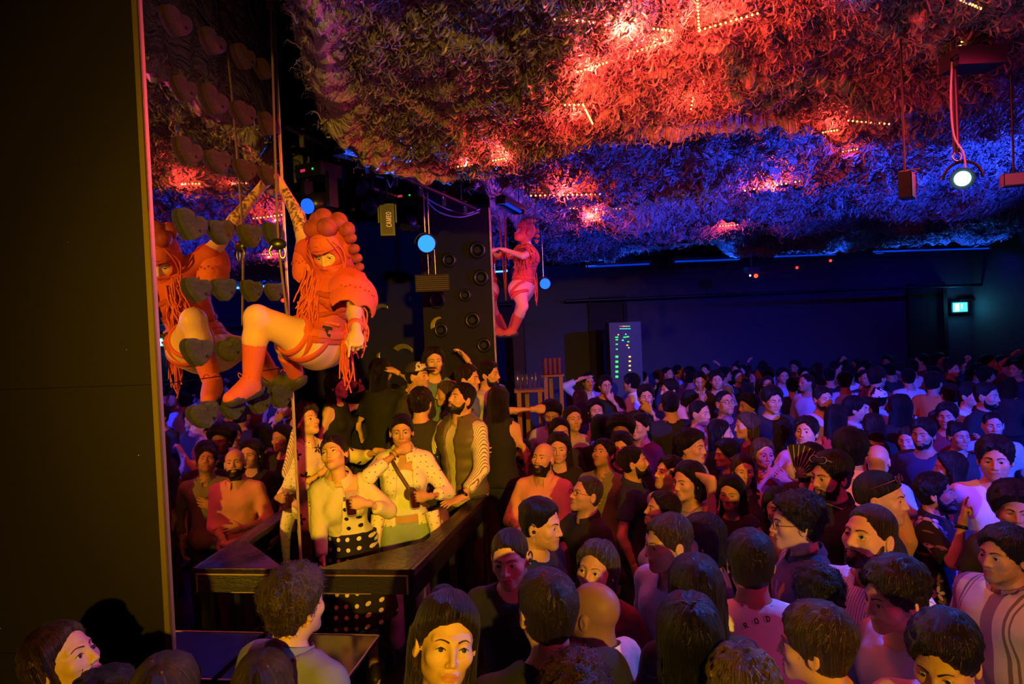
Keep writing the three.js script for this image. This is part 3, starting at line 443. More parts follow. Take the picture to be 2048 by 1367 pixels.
function watchOn(fig, side, c = CC.black) { const a = fig['fore' + side], q = a.E.clone().lerp(a.T, 0.90), M = new THREE.Matrix4().compose(q, new THREE.Quaternion().setFromUnitVectors(V(0, 0, 1), a.d), V(1, 1, 1)); part('watch', merge([new THREE.TorusGeometry(0.030, 0.006, 8, 20).scale(1, 1, 1.8), cyl(0.017, 0.017, 0.010, 16).rotateX(0).translate(0, 0.034, 0)]).applyMatrix4(M), std(c, 0.35, 0.3), fig.g); }
// where a hand closes, in the room
const inHand = (fig, side, p = V(0, -0.04, 0.075)) => p.clone().applyMatrix4(fig.hands[side]).applyMatrix4(fig.g.matrixWorld);
// ---------------------------------------------------------------- the room
const scuff = noiseTex(512, (u, v) => 0.52 + 0.2 * tileNoise(u, v, 9) + 0.22 * tileNoise(u, v, 40, 3) + 0.12 * tileNoise(u, v, 120, 5));
const scratch = canvasTex(1024, 1024, (g, w, h) => { g.fillStyle = 'rgb(20,20,20)'; g.fillRect(0, 0, w, h); const r = rng(12); for (let i = 0; i < 500; i++) { const x = r() * w, y = r() * h, l = 10 + r() * 90; g.strokeStyle = `rgba(${90 + r() * 110},${90 + r() * 110},90,${0.15 + 0.3 * r()})`; g.lineWidth = 0.6 + r(); g.beginPath(); g.moveTo(x, y); g.lineTo(x + (r() - 0.5) * l * 0.3, y + l * (r() < 0.8 ? 1 : -0.3)); g.stroke(); } for (let i = 0; i < 60; i++) { g.fillStyle = `rgba(110,110,110,${0.02 + 0.05 * r()})`; g.beginPath(); g.ellipse(r() * w, r() * h, 20 + r() * 80, 60 + r() * 160, (r() - 0.5) * 0.5, 0, 7); g.fill(); } }, false);
const blackWall = () => mat('blackwall', () => std(col(0.010, 0.0056, 0.006), 0.8, 0, { bumpMap: scuff, bumpScale: 0.002 }));
const blackGloss = () => mat('blackgloss', () => std(col(0.010, 0.010, 0.011), 0.32));
const blackMetal = () => mat('blackmetal', () => std(col(0.014, 0.014, 0.016), 0.42, 0.3));
const brass = () => mat('brass', () => std(col(0.62, 0.46, 0.2), 0.5, 0.9, { bumpMap: scuff, bumpScale: 0.003 }));
const steel = () => mat('steel', () => std(col(0.5, 0.5, 0.52), 0.28, 1));
const X0 = -6, X1 = 9.6, Z0 = 8, Z1 = -14.2, TOP = 5.3;
const floorTex = noiseTex(512, (u, v) => 0.55 + 0.25 * tileNoise(u, v, 6) + 0.2 * tileNoise(u, v, 50, 2));
structure('floor', box(X1 - X0 + 0.6, 0.2, Z0 - Z1 + 0.6, (X0 + X1) / 2, -0.1, (Z0 + Z1) / 2), std(col(0.03, 0.028, 0.03), 0.55, 0, { roughnessMap: floorTex }), 'dark worn dance floor under the crowd');
structure('ceiling', box(X1 - X0 + 0.6, 0.2, Z0 - Z1 + 0.6, (X0 + X1) / 2, TOP + 0.1, (Z0 + Z1) / 2), blackWall(), 'black structural ceiling above the hanging fibre');
structure('wall_back', box(X1 - X0 + 0.6, TOP, 0.2, (X0 + X1) / 2, TOP / 2, Z1 - 0.1), std(col(0.038, 0.04, 0.055), 0.8), 'dark back wall behind the crowd');
structure('wall_right', box(0.2, TOP, Z0 - Z1, X1 + 0.1, TOP / 2, (Z0 + Z1) / 2), std(col(0.03, 0.03, 0.036), 0.8), 'dark side wall of the club');
structure('wall_left', box(0.2, TOP, Z0 - Z1, X0 - 0.1, TOP / 2, (Z0 + Z1) / 2), blackWall(), 'black wall behind the raised platform');
structure('wall_front', box(X1 - X0 + 0.6, TOP, 0.2, (X0 + X1) / 2, TOP / 2, Z0 + 0.1), blackWall(), 'black wall behind the camera');

// a box laid along the mirror's frame: s0..s1 away, y0..y1, q0..q1 out of the mirror
function sbox(s0, s1, y0, y1, q0, q1) { return box(q1 - q0, y1 - y0, s1 - s0).rotateY(MYAW).translate(...W((s0 + s1) / 2, (y0 + y1) / 2, (q0 + q1) / 2).toArray()); }
function splane(s0, s1, y0, y1, q, thick = 0.006) { const g = box(thick, y1 - y0, s1 - s0); return g.rotateY(MYAW).translate(...W((s0 + s1) / 2, (y0 + y1) / 2, q - thick / 2).toArray()); }

// mirrored climbing wall
const mirrorMat = new THREE.MeshPhysicalMaterial({ color: col(0.74, 0.72, 0.74), metalness: 1, roughness: 0.05, roughnessMap: null });
mirrorMat.roughnessMap = scratch; mirrorMat.roughness = 0.16; mirrorMat.metalness = 1;
const MW = thing('climbing_wall', 'tall black climbing wall whose side is one mirror studded with heart holds', 'climbing wall', W(2.52, 0, 0));
const rel = (g, o) => g.translate(-o.position.x, -o.position.y, -o.position.z);
part('core', rel(sbox(2.525, 3.675, 0, 5.1, -3.6, -0.010), MW), blackWall(), MW);
for (const [y0, y1] of [[0, 2.438], [2.442, 4.9]]) { const m = part('mirror_panel', rel(splane(2.53, 3.668, y0, y1, 0), MW), mirrorMat, MW); m.userData.label = 'scratched mirror sheet'; }
for (const [y0, y1] of [[0, 1.33], [1.334, 2.438], [2.442, 4.9]]) part('front_panel', rel(sbox(2.513, 2.525, y0, y1, -3.6, -0.022), MW), blackWall(), MW);
part('corner_strip', rel(merge([sbox(2.508, 2.516, 1.36, 4.9, -0.026, 0.003), sbox(2.508, 2.534, 1.36, 4.9, -0.004, 0.003)]), MW), brass(), MW).userData.label = 'worn brass corner strip';
part('edge_strip', rel(sbox(3.666, 3.682, 1.2, 4.9, -0.012, 0.005), MW), brass(), MW).userData.label = 'thin polished edge strip';
part('screw', rel(merge([...Array(9).keys()].map((i) => { const r = rng(i + 3), p = W(2.511, 1.0 + r() * 2.2, -0.1 - r() * 0.8); return ball(0.0035, p.x, p.y, p.z, 6); })), MW), steel(), MW);

// heart shaped climbing holds on the mirror
const heartS = new THREE.Shape(); heartS.moveTo(0, -0.95); heartS.bezierCurveTo(-0.35, -0.75, -1.0, -0.15, -0.98, 0.32); heartS.bezierCurveTo(-0.95, 0.82, -0.28, 0.95, 0, 0.42); heartS.bezierCurveTo(0.28, 0.95, 0.95, 0.82, 0.98, 0.32); heartS.bezierCurveTo(1.0, -0.15, 0.35, -0.75, 0, -0.95);
const heartG = new THREE.ExtrudeGeometry(heartS, { depth: 0.32, bevelEnabled: true, bevelThickness: 0.42, bevelSize: 0.30, bevelOffset: -0.30, bevelSegments: 7, curveSegments: 14 });
{ const p = heartG.attributes.position; for (let i = 0; i < p.count; i++) { const x = p.getX(i), y = p.getY(i), z = p.getZ(i), k = Math.max(0, 1 - x * x * 0.8 - y * y * 0.5); p.setXYZ(i, x, y, Math.max(0, z > 0.3 ? z + 0.25 * k - 0.30 * Math.exp(-x * x * 40) * sstep(-0.8, 0.6, y) : z)); } heartG.computeVertexNormals(); }
const holdMat = std(col(0.115, 0.10, 0.072), 0.9, 0, { bumpMap: scuff, bumpScale: 0.05 }), holdRed = std(col(0.15, 0.055, 0.045), 0.9, 0, { bumpMap: scuff, bumpScale: 0.05 });
const HOLDS = [['top', [[352, 45, 48], [425, 85, 42], [487, 115, 40], [528, 137, 36]]], ['second', [[367, 178, 40], [426, 202, 48], [486, 227, 42], [537, 250, 36]]], ['third', [[375, 303, 46], [434, 322, 44], [490, 340, 38], [537, 350, 34]]], ['fourth', [[380, 450, 52], [440, 462, 44], [500, 470, 42], [546, 468, 38]]], ['fifth', [[393, 578, 46], [447, 577, 42], [503, 580, 38], [548, 582, 32]]], ['sixth', [[394, 702, 50], [457, 698, 42]]], ['bottom', [[406, 828, 50], [465, 815, 42], [518, 803, 40], [560, 790, 42]]]];
const HCOL = ['beside the brass corner strip', 'second from the corner strip', 'third from the corner strip', 'beside the thin edge strip'];
const mirrorHit = (u, v) => { const r = ray(u, v); return EYE.clone().addScaledVector(r, -1.8 / MN.dot(r)); };
{ const r = rng(21); HOLDS.forEach(([row, list], ri) => list.forEach(([u, v, w], ci) => {
  const p = mirrorHit(u, v), sz = w / FOCAL * -p.z / 2 * 1.18;
  const t = thing('climbing_hold', `heart climbing hold in the mirror's ${row} row, ${HCOL[ci]}`, 'climbing hold', p.clone().addScaledVector(MN, 0.001), Math.PI / 2 - TH, 'heart holds on the mirror');
  t.rotation.order = 'YXZ'; t.rotation.z = (r() - 0.5) * 0.5;
  part('grip', heartG.clone().scale(sz * 1.45, sz * (1.0 + 0.1 * r()), sz * 0.62), ri < 3 ? holdRed : holdMat, t);
  part('bolt', cyl(0.008, 0.008, 0.012, 8).rotateX(Math.PI / 2).translate(sz * 0.25, -sz * 0.35, sz * 0.55), blackMetal(), t);
})); }

// raised platform with its ledge and rail
const PLAT = 0.28;
structure('platform', merge([sbox(3.70, 11.5, 0, PLAT, -4.0, 0.60), sbox(5.2, 11.5, 0, PLAT, 0.6, 1.0), sbox(6.0, 11.5, PLAT - 0.02, PLAT + 0.2, -4.0, 0.98)]), std(col(0.02, 0.02, 0.022), 0.6), 'low black platform behind the mirrored wall');
const LG = thing('platform_ledge', 'worn black drinks ledge with a triangular corner top, butted against the mirror', 'ledge', W(3.66, 0, 0.3));
const ledgeTop = new THREE.Shape(); ledgeTop.moveTo(0.09, 0); ledgeTop.lineTo(0.64, 0); ledgeTop.lineTo(0.68, 0.50); ledgeTop.lineTo(0.60, 0.50);
const wornTop = std(col(0.022, 0.015, 0.012), 0.5, 0, { roughnessMap: floorTex, bumpMap: scuff, bumpScale: 0.002 });
{ const g = new THREE.ExtrudeGeometry(ledgeTop, { depth: 0.022, bevelEnabled: true, bevelSize: 0.004, bevelThickness: 0.004, bevelSegments: 2 }).rotateX(-Math.PI / 2).rotateY(MYAW).translate(...W(3.655, 1.262, 0).toArray()); part('corner_top', rel(g, LG), wornTop, LG); }
part('front_beam', rel(sbox(3.648, 3.70, 1.15, 1.257, 0.006, 0.635), LG), mat('wornblack', () => std(col(0.018, 0.015, 0.012), 0.4, 0, { bumpMap: scuff, bumpScale: 0.004 })), LG);
part('edge_trim', rel(merge([sbox(3.645, 3.652, 1.252, 1.258, 0.006, 0.637), sbox(3.645, 3.652, 1.149, 1.154, 0.006, 0.42), sbox(3.645, 3.652, 1.15, 1.257, 0.630, 0.637)]), LG), brass(), LG).userData.label = 'scratched metal edge line';
part('leg', rel(sbox(3.70, 3.74, 0, 1.15, 0.59, 0.63), LG), blackMetal(), LG);
{ const a = V(-0.655, 1.27, -3.80), b = V(-0.30, 1.27, -5.45), len = a.distanceTo(b), yaw = Math.atan2(b.x - a.x, b.z - a.z);
  const rl = thing('platform_rail', 'black handrail with flat top running back from the ledge along the platform', 'railing', V(a.x, 0, a.z), yaw);
  part('top_board', box(0.11, 0.035, len, 0, 1.268, len / 2), wornTop, rl); part('side_board', box(0.03, 0.12, len, -0.045, 1.19, len / 2), blackGloss(), rl);
  for (let i = 0; i < 5; i++) part('post', box(0.04, 1.25, 0.04, -0.01, 0.625, 0.05 + i * (len - 0.1) / 4), blackMetal(), rl);
  part('lower_rail', cyl(0.014, 0.014, len, 8).rotateX(Math.PI / 2).translate(0, 0.62, len / 2), blackMetal(), rl); part('kick_panel', box(0.012, 0.5, len, 0.0, 0.3, len / 2), blackWall(), rl);
}
// dark glossy table standing against the mirror
{ const t = thing('tall_table', 'dark glossy square table top standing against the mirror behind the denim jacket', 'table', W(3.02, 0, 0.31), MYAW);
  part('top', box(0.58, 0.02, 0.46, 0, 1.09, 0), mat('tabletop', () => std(col(0.02, 0.018, 0.02), 0.10)), t); part('edge_trim', merge([box(0.59, 0.006, 0.006, 0, 1.10, -0.232), box(0.59, 0.006, 0.006, 0, 1.10, 0.232), box(0.006, 0.006, 0.47, 0.292, 1.10, 0)]), brass(), t);
  part('column', cyl(0.035, 0.035, 1.06, 12, 0, 0.55, 0), blackMetal(), t); part('base', cyl(0.2, 0.22, 0.02, 20, 0, 0.011, 0), blackMetal(), t); }

// ---------------------------------------------------------------- the crumpled fibre ceiling
const LIPS = [0.2, 4.55, 6.70, 8.85, 10.7, 12.75];
function lipShift(x, i) { return i === 1 ? 0.55 * Math.exp(-((x + 0.45) ** 2) / 0.35) - 0.25 * Math.exp(-((x + 1.2) ** 2) / 0.12) + 0.15 * noise(x * 0.9, 2, 0) : 0.35 * noise(x * 0.8, i * 7, 1) + 0.12 * noise(x * 2.3, i * 3, 5); }
function ceilY(x, D) {
  let y = 4.3;
  for (let i = 0; i < LIPS.length - 1; i++) {
    const a = LIPS[i] + (i ? lipShift(x, i) : 0), b = LIPS[i + 1] + lipShift(x, i + 1);
    if (D >= a && (D < b || i === LIPS.length - 2)) { const t = clamp((D - a) / (b - a), 0, 1.2), hi = 4.42 - 0.03 * i, lo = 3.80 + (i === 4 ? 0.16 : 0) + 0.10 * noise(x * 0.7, i * 5, 9); y = lerp(hi, lo, Math.pow(t, 1.5)); if (i) y = lerp(lo + 0.02, y, sstep(0, 0.22, D - a)); break; }
  }
  const big = noise(x * 1.1, D * 1.1, 3) * 0.13 + noise(x * 2.6, D * 2.6, 8) * 0.07;
  const w1 = noise(x * 3, D * 3, 21) * 0.8, w2 = noise(x * 3, D * 3, 27) * 0.8;
  const rid = (f, s) => { const n = noise(x * f + w1 * 2, D * f * 1.5 + w2 * 2, s); return 1 - Math.abs(n) * 2; };
  return y + big + 0.042 * rid(5.5, 4) + 0.026 * rid(12, 6) + 0.013 * rid(25, 7);
}
const ceilLeft = (D) => { const k = [[0, -0.85], [2.5, -0.80], [3.5, -1.03], [4.14, -1.12], [5.07, -0.60], [6.7, -0.20], [8.5, 0.0], [13, 0.3]]; let i = 0; while (i < k.length - 2 && D > k[i + 1][0]) i++; return lerp(k[i][1], k[i + 1][1], clamp((D - k[i][0]) / (k[i + 1][0] - k[i][0]), 0, 1)) + 0.07 * noise(D * 3, 1, 1) + 0.04 * noise(D * 9, 5, 1); };
const foil = noiseTex(1024, (u, v) => { const w = tileNoise(u, v, 10, 2) * 0.6; let s = 0, a = 0.5, f = 18; for (let o = 0; o < 4; o++) { s += a * (1 - Math.abs(tileNoise(u + w * 0.04, v + w * 0.05, f, o * 9)) * 2.2); a *= 0.55; f *= 2.1; } return clamp(s * 0.72, 0, 1); });
const foilUV = foil.clone(); foilUV.repeat.set(0.8, 0.8); foilUV.needsUpdate = true;
const fibreMat = new THREE.MeshPhysicalMaterial({ color: col(0.25, 0.22, 0.23), roughness: 0.40, bumpMap: foilUV, bumpScale: 0.045, side: THREE.DoubleSide, specularIntensity: 1 });
function ceilSheet(D0, D1, cell, xr) {
  const P = [], I = [], UV = [], nD = Math.ceil((D1 - D0) / cell), nx = Math.ceil((xr(D1) + 1.2) / cell), up = 6;
  for (let j = 0; j <= nD; j++) { const D = lerp(D0, D1, j / nD), xl = ceilLeft(D), y0 = ceilY(xl, D);
    for (let i = -up; i <= nx; i++) { if (i < 0) { const k = -i / up; P.push(xl + 0.12 * k * (1 - k) * -1 - 0.0, lerp(y0, 5.25, k * k), -D); UV.push(xl - k, D); } else { const x = lerp(xl, xr(D), i / nx); P.push(x, ceilY(x, D) - 0.10 * sstep(0.3, 0, x - xl) * (1 - sstep(0.1, 0, x - xl)), -D); UV.push(x, D); } } }
  const w = nx + up + 1; for (let j = 0; j < nD; j++) for (let i = 0; i < w - 1; i++) { const a = j * w + i; I.push(a, a + 1, a + w, a + 1, a + w + 1, a + w); }
  const g = new THREE.BufferGeometry(); g.setAttribute('position', new THREE.Float32BufferAttribute(P, 3)); g.setAttribute('uv', new THREE.Float32BufferAttribute(UV, 2)); g.setIndex(I); g.computeVertexNormals(); return g;
}
const CE = thing('fibre_ceiling', 'crumpled synthetic fibre hanging in deep folds under the ceiling', 'ceiling decoration', V(0, 3.8, 0)); CE.userData.kind = 'structure'; delete CE.userData.category;
const dn = (g) => g.translate(0, -3.8, 0);
part('fibre_sheet', dn(ceilSheet(0.6, 5.6, 0.0245, (D) => 1.6 + D * 0.72)), fibreMat, CE); part('fibre_sheet', dn(ceilSheet(5.6, 12.95, 0.048, (D) => Math.min(9.5, 1.6 + D * 0.72))), fibreMat, CE);
{ // loose curled ribbons of fibre all over the sheet
  const S = 12, P = [], I = []; for (let i = 0; i <= S; i++) { const t = i / S, w = 0.020 * (0.25 + Math.sin(t * 3.1)); for (const e of [-1, 1]) P.push((t - 0.5) * 0.9, 0.10 * Math.sin(t * 9) + 0.03 * Math.sin(t * 23) + 0.5 * w * e * Math.cos(t * 7), 0.14 * Math.sin(t * 5 + 1) + 0.05 * Math.cos(t * 13) + w * e); if (i) { const k = i * 2; I.push(k - 2, k - 1, k, k, k - 1, k + 1); } }
  const g = new THREE.BufferGeometry(); g.setAttribute('position', new THREE.Float32BufferAttribute(P, 3)); g.setIndex(I); g.computeVertexNormals();
  const n = 60000, im = new THREE.InstancedMesh(g, fibreMat, n), r = rng(77), m = new THREE.Matrix4(), q = new THREE.Quaternion(), e = new THREE.Euler();
  for (let i = 0; i < n; i++) { const near = i < 40000, D = near ? 0.8 + r() * 5.0 : 5.2 + r() * 7.7, xl = ceilLeft(D), x = xl + (r() ** 1.15) * (1.6 + D * 0.70 - xl), y = ceilY(x, D), s = (near ? 0.08 + 0.14 * r() : 0.14 + 0.20 * r()), dx = (ceilY(x + 0.06, D) - ceilY(x - 0.06, D)) / 0.12, dz = -(ceilY(x, D + 0.06) - ceilY(x, D - 0.06)) / 0.12;
    e.set(Math.atan(-dz) * 0.7 + (r() - 0.5) * 0.5, r() * 6.3, Math.atan(dx) * 0.7 + (r() - 0.5) * 0.5, 'XZY'); q.setFromEuler(e); m.compose(V(x, y - 3.8 - 0.012, -D), q, V(s, s * (0.6 + 0.8 * r()), s)); im.setMatrixAt(i, m); }
  im.name = 'fibre_ribbons'; im.userData.kind = 'stuff'; shade(im); CE.add(im);
}
const ceilHit = (u, v) => { const r = ray(u, v).normalize(); let t = 1.5, p = V(); for (let i = 0; i < 900; i++) { p.copy(EYE).addScaledVector(r, t); if (p.y > ceilY(p.x, -p.z)) break; t += 0.02; } return { p, r }; };

// red LED strips in the folds
const ledGlow = new THREE.MeshStandardMaterial({ color: 0x220400, emissive: col(1, 0.22, 0.06), emissiveIntensity: 9 });
const STRIPS = [[[1110, 38], [1165, 42]], [[1168, 43], [1340, 61]], [[1395, 0], [1398, 62]], [[1400, 60], [1515, 27]], [[1275, 102], [1355, 76]], [[1155, 144], [1213, 125]], [[1130, 210], [1166, 209], [1185, 247]], [[1386, 195], [1382, 218]], [[1062, 391], [1200, 388]], [[1140, 416], [1240, 417]], [[1914, 110], [1924, 83]], [[1922, 0], [1962, 17]], [[1697, 241], [1778, 248]], [[1440, 452], [1475, 449]], [[1490, 381], [1600, 362]]];
STRIPS.forEach((pts, i) => {
  const P = pts.map(([u, v]) => { const { p, r } = ceilHit(u, v); return p.addScaledVector(r, -0.05); }), o = P[0].clone(), loc = P.map((p) => p.clone().sub(o));
  const where = ['short first run over the dance floor', 'long run next to the short one', 'straight run that meets a slanted one', 'slanted run that meets a straight one', 'short slanted run under the long one', 'short slanted run on its own', 'run with a bend in the middle', 'tiny upright run', 'run along the second fold', 'run just under the second fold', 'short upright run near the hanging pole', 'broken run beyond the hanging pole', 'faint run along the first fold', 'short run on the fourth fold', 'run along the third fold'][i];
  const t = thing('led_strip', `red LED strip in the fibre ceiling, ${where}`, 'LED strip', o, 0, 'red LED strips in the ceiling'); const L = [], T = [];
  for (let k = 0; k < loc.length - 1; k++) { const n = Math.max(2, Math.round(loc[k].distanceTo(loc[k + 1]) / (o.z < -5.5 ? 0.045 : 0.026))); for (let j = 0; j <= n; j++) { const q = loc[k].clone().lerp(loc[k + 1], j / n); L.push(ball(o.z < -5.5 ? 0.0085 : 0.0058, q.x, q.y, q.z, 6)); } T.push(tube([loc[k].clone().add(V(0, 0.008, 0)), loc[k + 1].clone().add(V(0, 0.008, 0))], 0.004, 0.004, 4, 4)); }
  const led = part('led_diodes', merge(L), ledGlow, t); led.userData.kind = 'stuff'; part('strip', merge(T), blackMetal(), t);
  const mid = P[0].clone().lerp(P[P.length - 1], 0.5); if (i !== 10 && i !== 11 && i !== 0 && i !== 12) point('led_light', col(1, 0.05, 0.025), [0, 1.5, 0.6, 0.5, 1.0, 0.9, 1.0, 0.35, 1.0, 1.0, 0, 0, 0, 0.6, 0.9][i] * 1.7, mid.addScaledVector(ray(...pts[0]).normalize(), -0.08).add(V(0, -0.05, 0)).toArray(), 0);
});
for (const [u, v, k, w] of [[1000, 318, 0.5, 'at the end of the first fold'], [930, 330, 0.15, 'over the lighting bar'], [1185, 440, 0.9, 'under the second fold'], [1660, 262, 0.25, 'behind the first fold'], [1700, 300, 0.2, 'between the first and second folds']]) {
  const a = ceilHit(u - 14, v + 3), c = ceilHit(u + 14, v - 2), pa = a.p.addScaledVector(a.r, -0.05), pc = c.p.addScaledVector(c.r, -0.05), t = thing('led_strip', `short red LED strip tucked in the fibre, ${w}`, 'LED strip', pa.clone(), 0, 'red LED strips in the ceiling'), L = []; for (let j = 0; j <= 5; j++) { const q = pc.clone().sub(pa).multiplyScalar(j / 5); L.push(ball(0.006, q.x, q.y, q.z, 6)); } part('led_diodes', merge(L), ledGlow, t).userData.kind = 'stuff'; part('strip', tube([V(0, 0.008, 0), pc.clone().sub(pa).add(V(0, 0.008, 0))], 0.004, 0.004, 4, 4), blackMetal(), t);
  point('led_light', col(1, 0.05, 0.03), k * 1.4, pa.clone().lerp(pc, 0.5).addScaledVector(a.r, -0.08).toArray(), 0); }
// ---------------------------------------------------------------- truss, lamps and other fittings
const blueGlow = new THREE.MeshStandardMaterial({ color: 0x000010, emissive: col(0.02, 0.10, 1), emissiveIntensity: 1.2 }), tubeGlow = new THREE.MeshStandardMaterial({ color: 0x000010, emissive: col(0.0, 0.035, 0.6), emissiveIntensity: 1.0 });
function bar(name, label, a, b, r, m, cat = 'truss pipe', group) { const t = thing(name, label, cat, a.clone(), 0, group); part('pipe', tube([V(0, 0, 0), b.clone().sub(a)], r, r, 2, 10), m, t); return t; }
{ const t = bar('lighting_bar', 'black lighting bar hung along the edge of the fibre ceiling', at(566, 250, 4.7), at(950, 418, 6.6), 0.026, blackMetal()); const L = []; for (let k = 0; k < 7; k++) { const p = at(566, 250, 4.7).lerp(at(950, 418, 6.6), (k + 0.5) / 7).sub(t.position); L.push(new THREE.TorusGeometry(0.034, 0.009, 6, 14).rotateY(1.2).translate(p.x, p.y, p.z)); L.push(box(0.03, 0.09, 0.03, p.x, p.y - 0.05, p.z)); } L.forEach((g) => part('clamp', g, steel(), t)); for (const k of [0.1, 0.5, 0.9]) { const p = at(566, 250, 4.7).lerp(at(950, 418, 6.6), k).sub(t.position); part('drop_rod', cyl(0.012, 0.012, 1.2, 8, p.x, p.y + 0.6, p.z), blackMetal(), t); } }
bar('lighting_bar', 'grey cross pipe lying behind the moving head lamps', at(612, 330, 5.4), at(800, 395, 6.6), 0.022, steel());
function uvLamp(label, a, b, glow) { const t = thing('uv_lamp', label, 'UV lamp', a.clone(), 0, 'UV tube lamps'); const d = b.clone().sub(a), L = d.length(), q = new THREE.Quaternion().setFromUnitVectors(V(1, 0, 0), d.clone().normalize()), M = new THREE.Matrix4().compose(d.clone().multiplyScalar(0.5), q, V(1, 1, 1));
  part('housing', merge([box(L, 0.05, 0.10, 0, 0.035, 0), box(L, 0.07, 0.008, 0, 0.0, -0.055)]).applyMatrix4(M), blackGloss(), t); part('tube', cyl(0.016, 0.016, L * 0.94, 10).rotateZ(Math.PI / 2).applyMatrix4(M), glow, t); for (const s of [0.1, 0.9]) { const q2 = d.clone().multiplyScalar(s), h = TOP - a.y - q2.y - 0.05; part('hanger', cyl(0.006, 0.006, h, 6, q2.x, q2.y + 0.05 + h / 2, q2.z), blackMetal(), t); } for (const s of [-1, 1]) part('end_cap', box(0.03, 0.07, 0.09, s * L * 0.485, 0.01, 0).applyMatrix4(M), blackMetal(), t); return t; }
uvLamp('glowing blue UV tube lamp under the ceiling edge above the moving heads', at(676, 300, 5.0), at(776, 326, 5.6), blueGlow);
uvLamp('dark blue UV tube lamp over the second climber', at(1002, 402, 6.8), at(1042, 424, 7.4), tubeGlow);
[[1172, 533, 1302, 527, 'beside the second climber'], [1345, 523, 1482, 518, 'between the second and third lamps'], [1541, 513, 1675, 508, 'above the red pilot light'], [1738, 503, 1985, 496, 'longest, under the blue spotlight']].forEach(([a, b, c, d, w]) => uvLamp(`blue UV tube lamp high on the back wall, ${w}`, at(a, b, 13.1), at(c, d, 13.1), tubeGlow));
// moving head lamps
function movingHead(label, u, v, d, yaw, tilt, lens) {
  const t = thing('moving_head', label, 'stage lamp', at(u, v, d), yaw, 'moving head lamps on the bar'); part('base', box(0.26, 0.10, 0.22, 0, 0.24, 0), blackMetal(), t);
  for (const s of [-1, 1]) part('yoke_arm', box(0.035, 0.26, 0.09, s * 0.125, 0.09, 0), blackGloss(), t);
  const hd = part('lamp_head', merge([new THREE.CapsuleGeometry(0.092, 0.09, 6, 16).rotateX(Math.PI / 2).rotateX(tilt)]), blackGloss(), t);
  part('lens', cyl(0.056, 0.056, 0.02, 20).rotateX(Math.PI / 2).translate(0, 0, 0.135).rotateX(tilt), lens, hd);
  part('display', box(0.045, 0.02, 0.004, -0.05, 0.24, 0.112), new THREE.MeshStandardMaterial({ color: 0, emissive: col(0.5, 0.02, 0.06), emissiveIntensity: 1.2 }), t).userData.label = 'small red display'; part('power_led', box(0.014, 0.014, 0.004, 0.05, 0.24, 0.112), new THREE.MeshStandardMaterial({ color: 0, emissive: col(0.02, 0.7, 0.15), emissiveIntensity: 1.2 }), t); }
const darkLens = std(col(0.02, 0.02, 0.03), 0.06, 0.2), blueLens = new THREE.MeshStandardMaterial({ color: 0x000008, emissive: col(0.006, 0.08, 1), emissiveIntensity: 2 });
movingHead('black moving head lamp with blue lens beside the climber\u2019s raised arm', 640, 408, 5.2, -0.5, 0.25, blueLens);
movingHead('black moving head lamp hanging tilted under the UV tube', 712, 368, 5.7, 0.6, 0.5, darkLens);
movingHead('black moving head lamp with a cluster of round lenses', 735, 412, 6.0, 0.2, 0.2, darkLens);
movingHead('dark moving head lamp beside the tall lamp with lettering', 822, 445, 6.6, -0.3, 0.3, darkLens);
{ const t = thing('speaker', 'small black speaker with a round cone near the carabiner', 'speaker', at(590, 338, 5.4), 0.3); part('cabinet', box(0.22, 0.26, 0.2), blackMetal(), t); part('cone', cyl(0.06, 0.035, 0.02, 18).rotateX(-Math.PI / 2).translate(0, 0, 0.105), std(col(0.05, 0.045, 0.04), 0.7), t); }
// tall lamp with upright lettering
{ const t = thing('strip_lamp', 'tall black lamp housing with upright white lettering', 'stage lamp', at(775, 441, 5.6), 0.15); part('housing', new THREE.BoxGeometry(0.115, 0.26, 0.12), blackMetal(), t); const tx = canvasTex(128, 512, (g, w, h) => { g.fillStyle = '#0a0a0b'; g.fillRect(0, 0, w, h); g.save(); g.translate(w * 0.62, h * 0.5); g.rotate(-Math.PI / 2); g.fillStyle = '#d8d8d0'; g.font = 'bold 76px sans-serif'; g.textAlign = 'center'; g.textBaseline = 'middle'; g.fillText('CAMEO', 0, 0); g.restore(); g.strokeStyle = '#3a3a3a'; g.lineWidth = 6; g.strokeRect(8, 8, w - 16, h - 16); });
  part('label_plate', new THREE.PlaneGeometry(0.10, 0.24).translate(0, 0, 0.0605), std(0xffffff, 0.5, 0, { map: tx }), t).userData.label = 'upright white lettering'; part('yoke', merge([box(0.012, 0.2, 0.03, -0.07, 0.08, 0), box(0.012, 0.2, 0.03, 0.07, 0.08, 0), box(0.15, 0.012, 0.03, 0, 0.18, 0)]), blackMetal(), t); part('hanger', cyl(0.01, 0.01, 1.7, 8, 0, 1.02, 0), blackMetal(), t); }
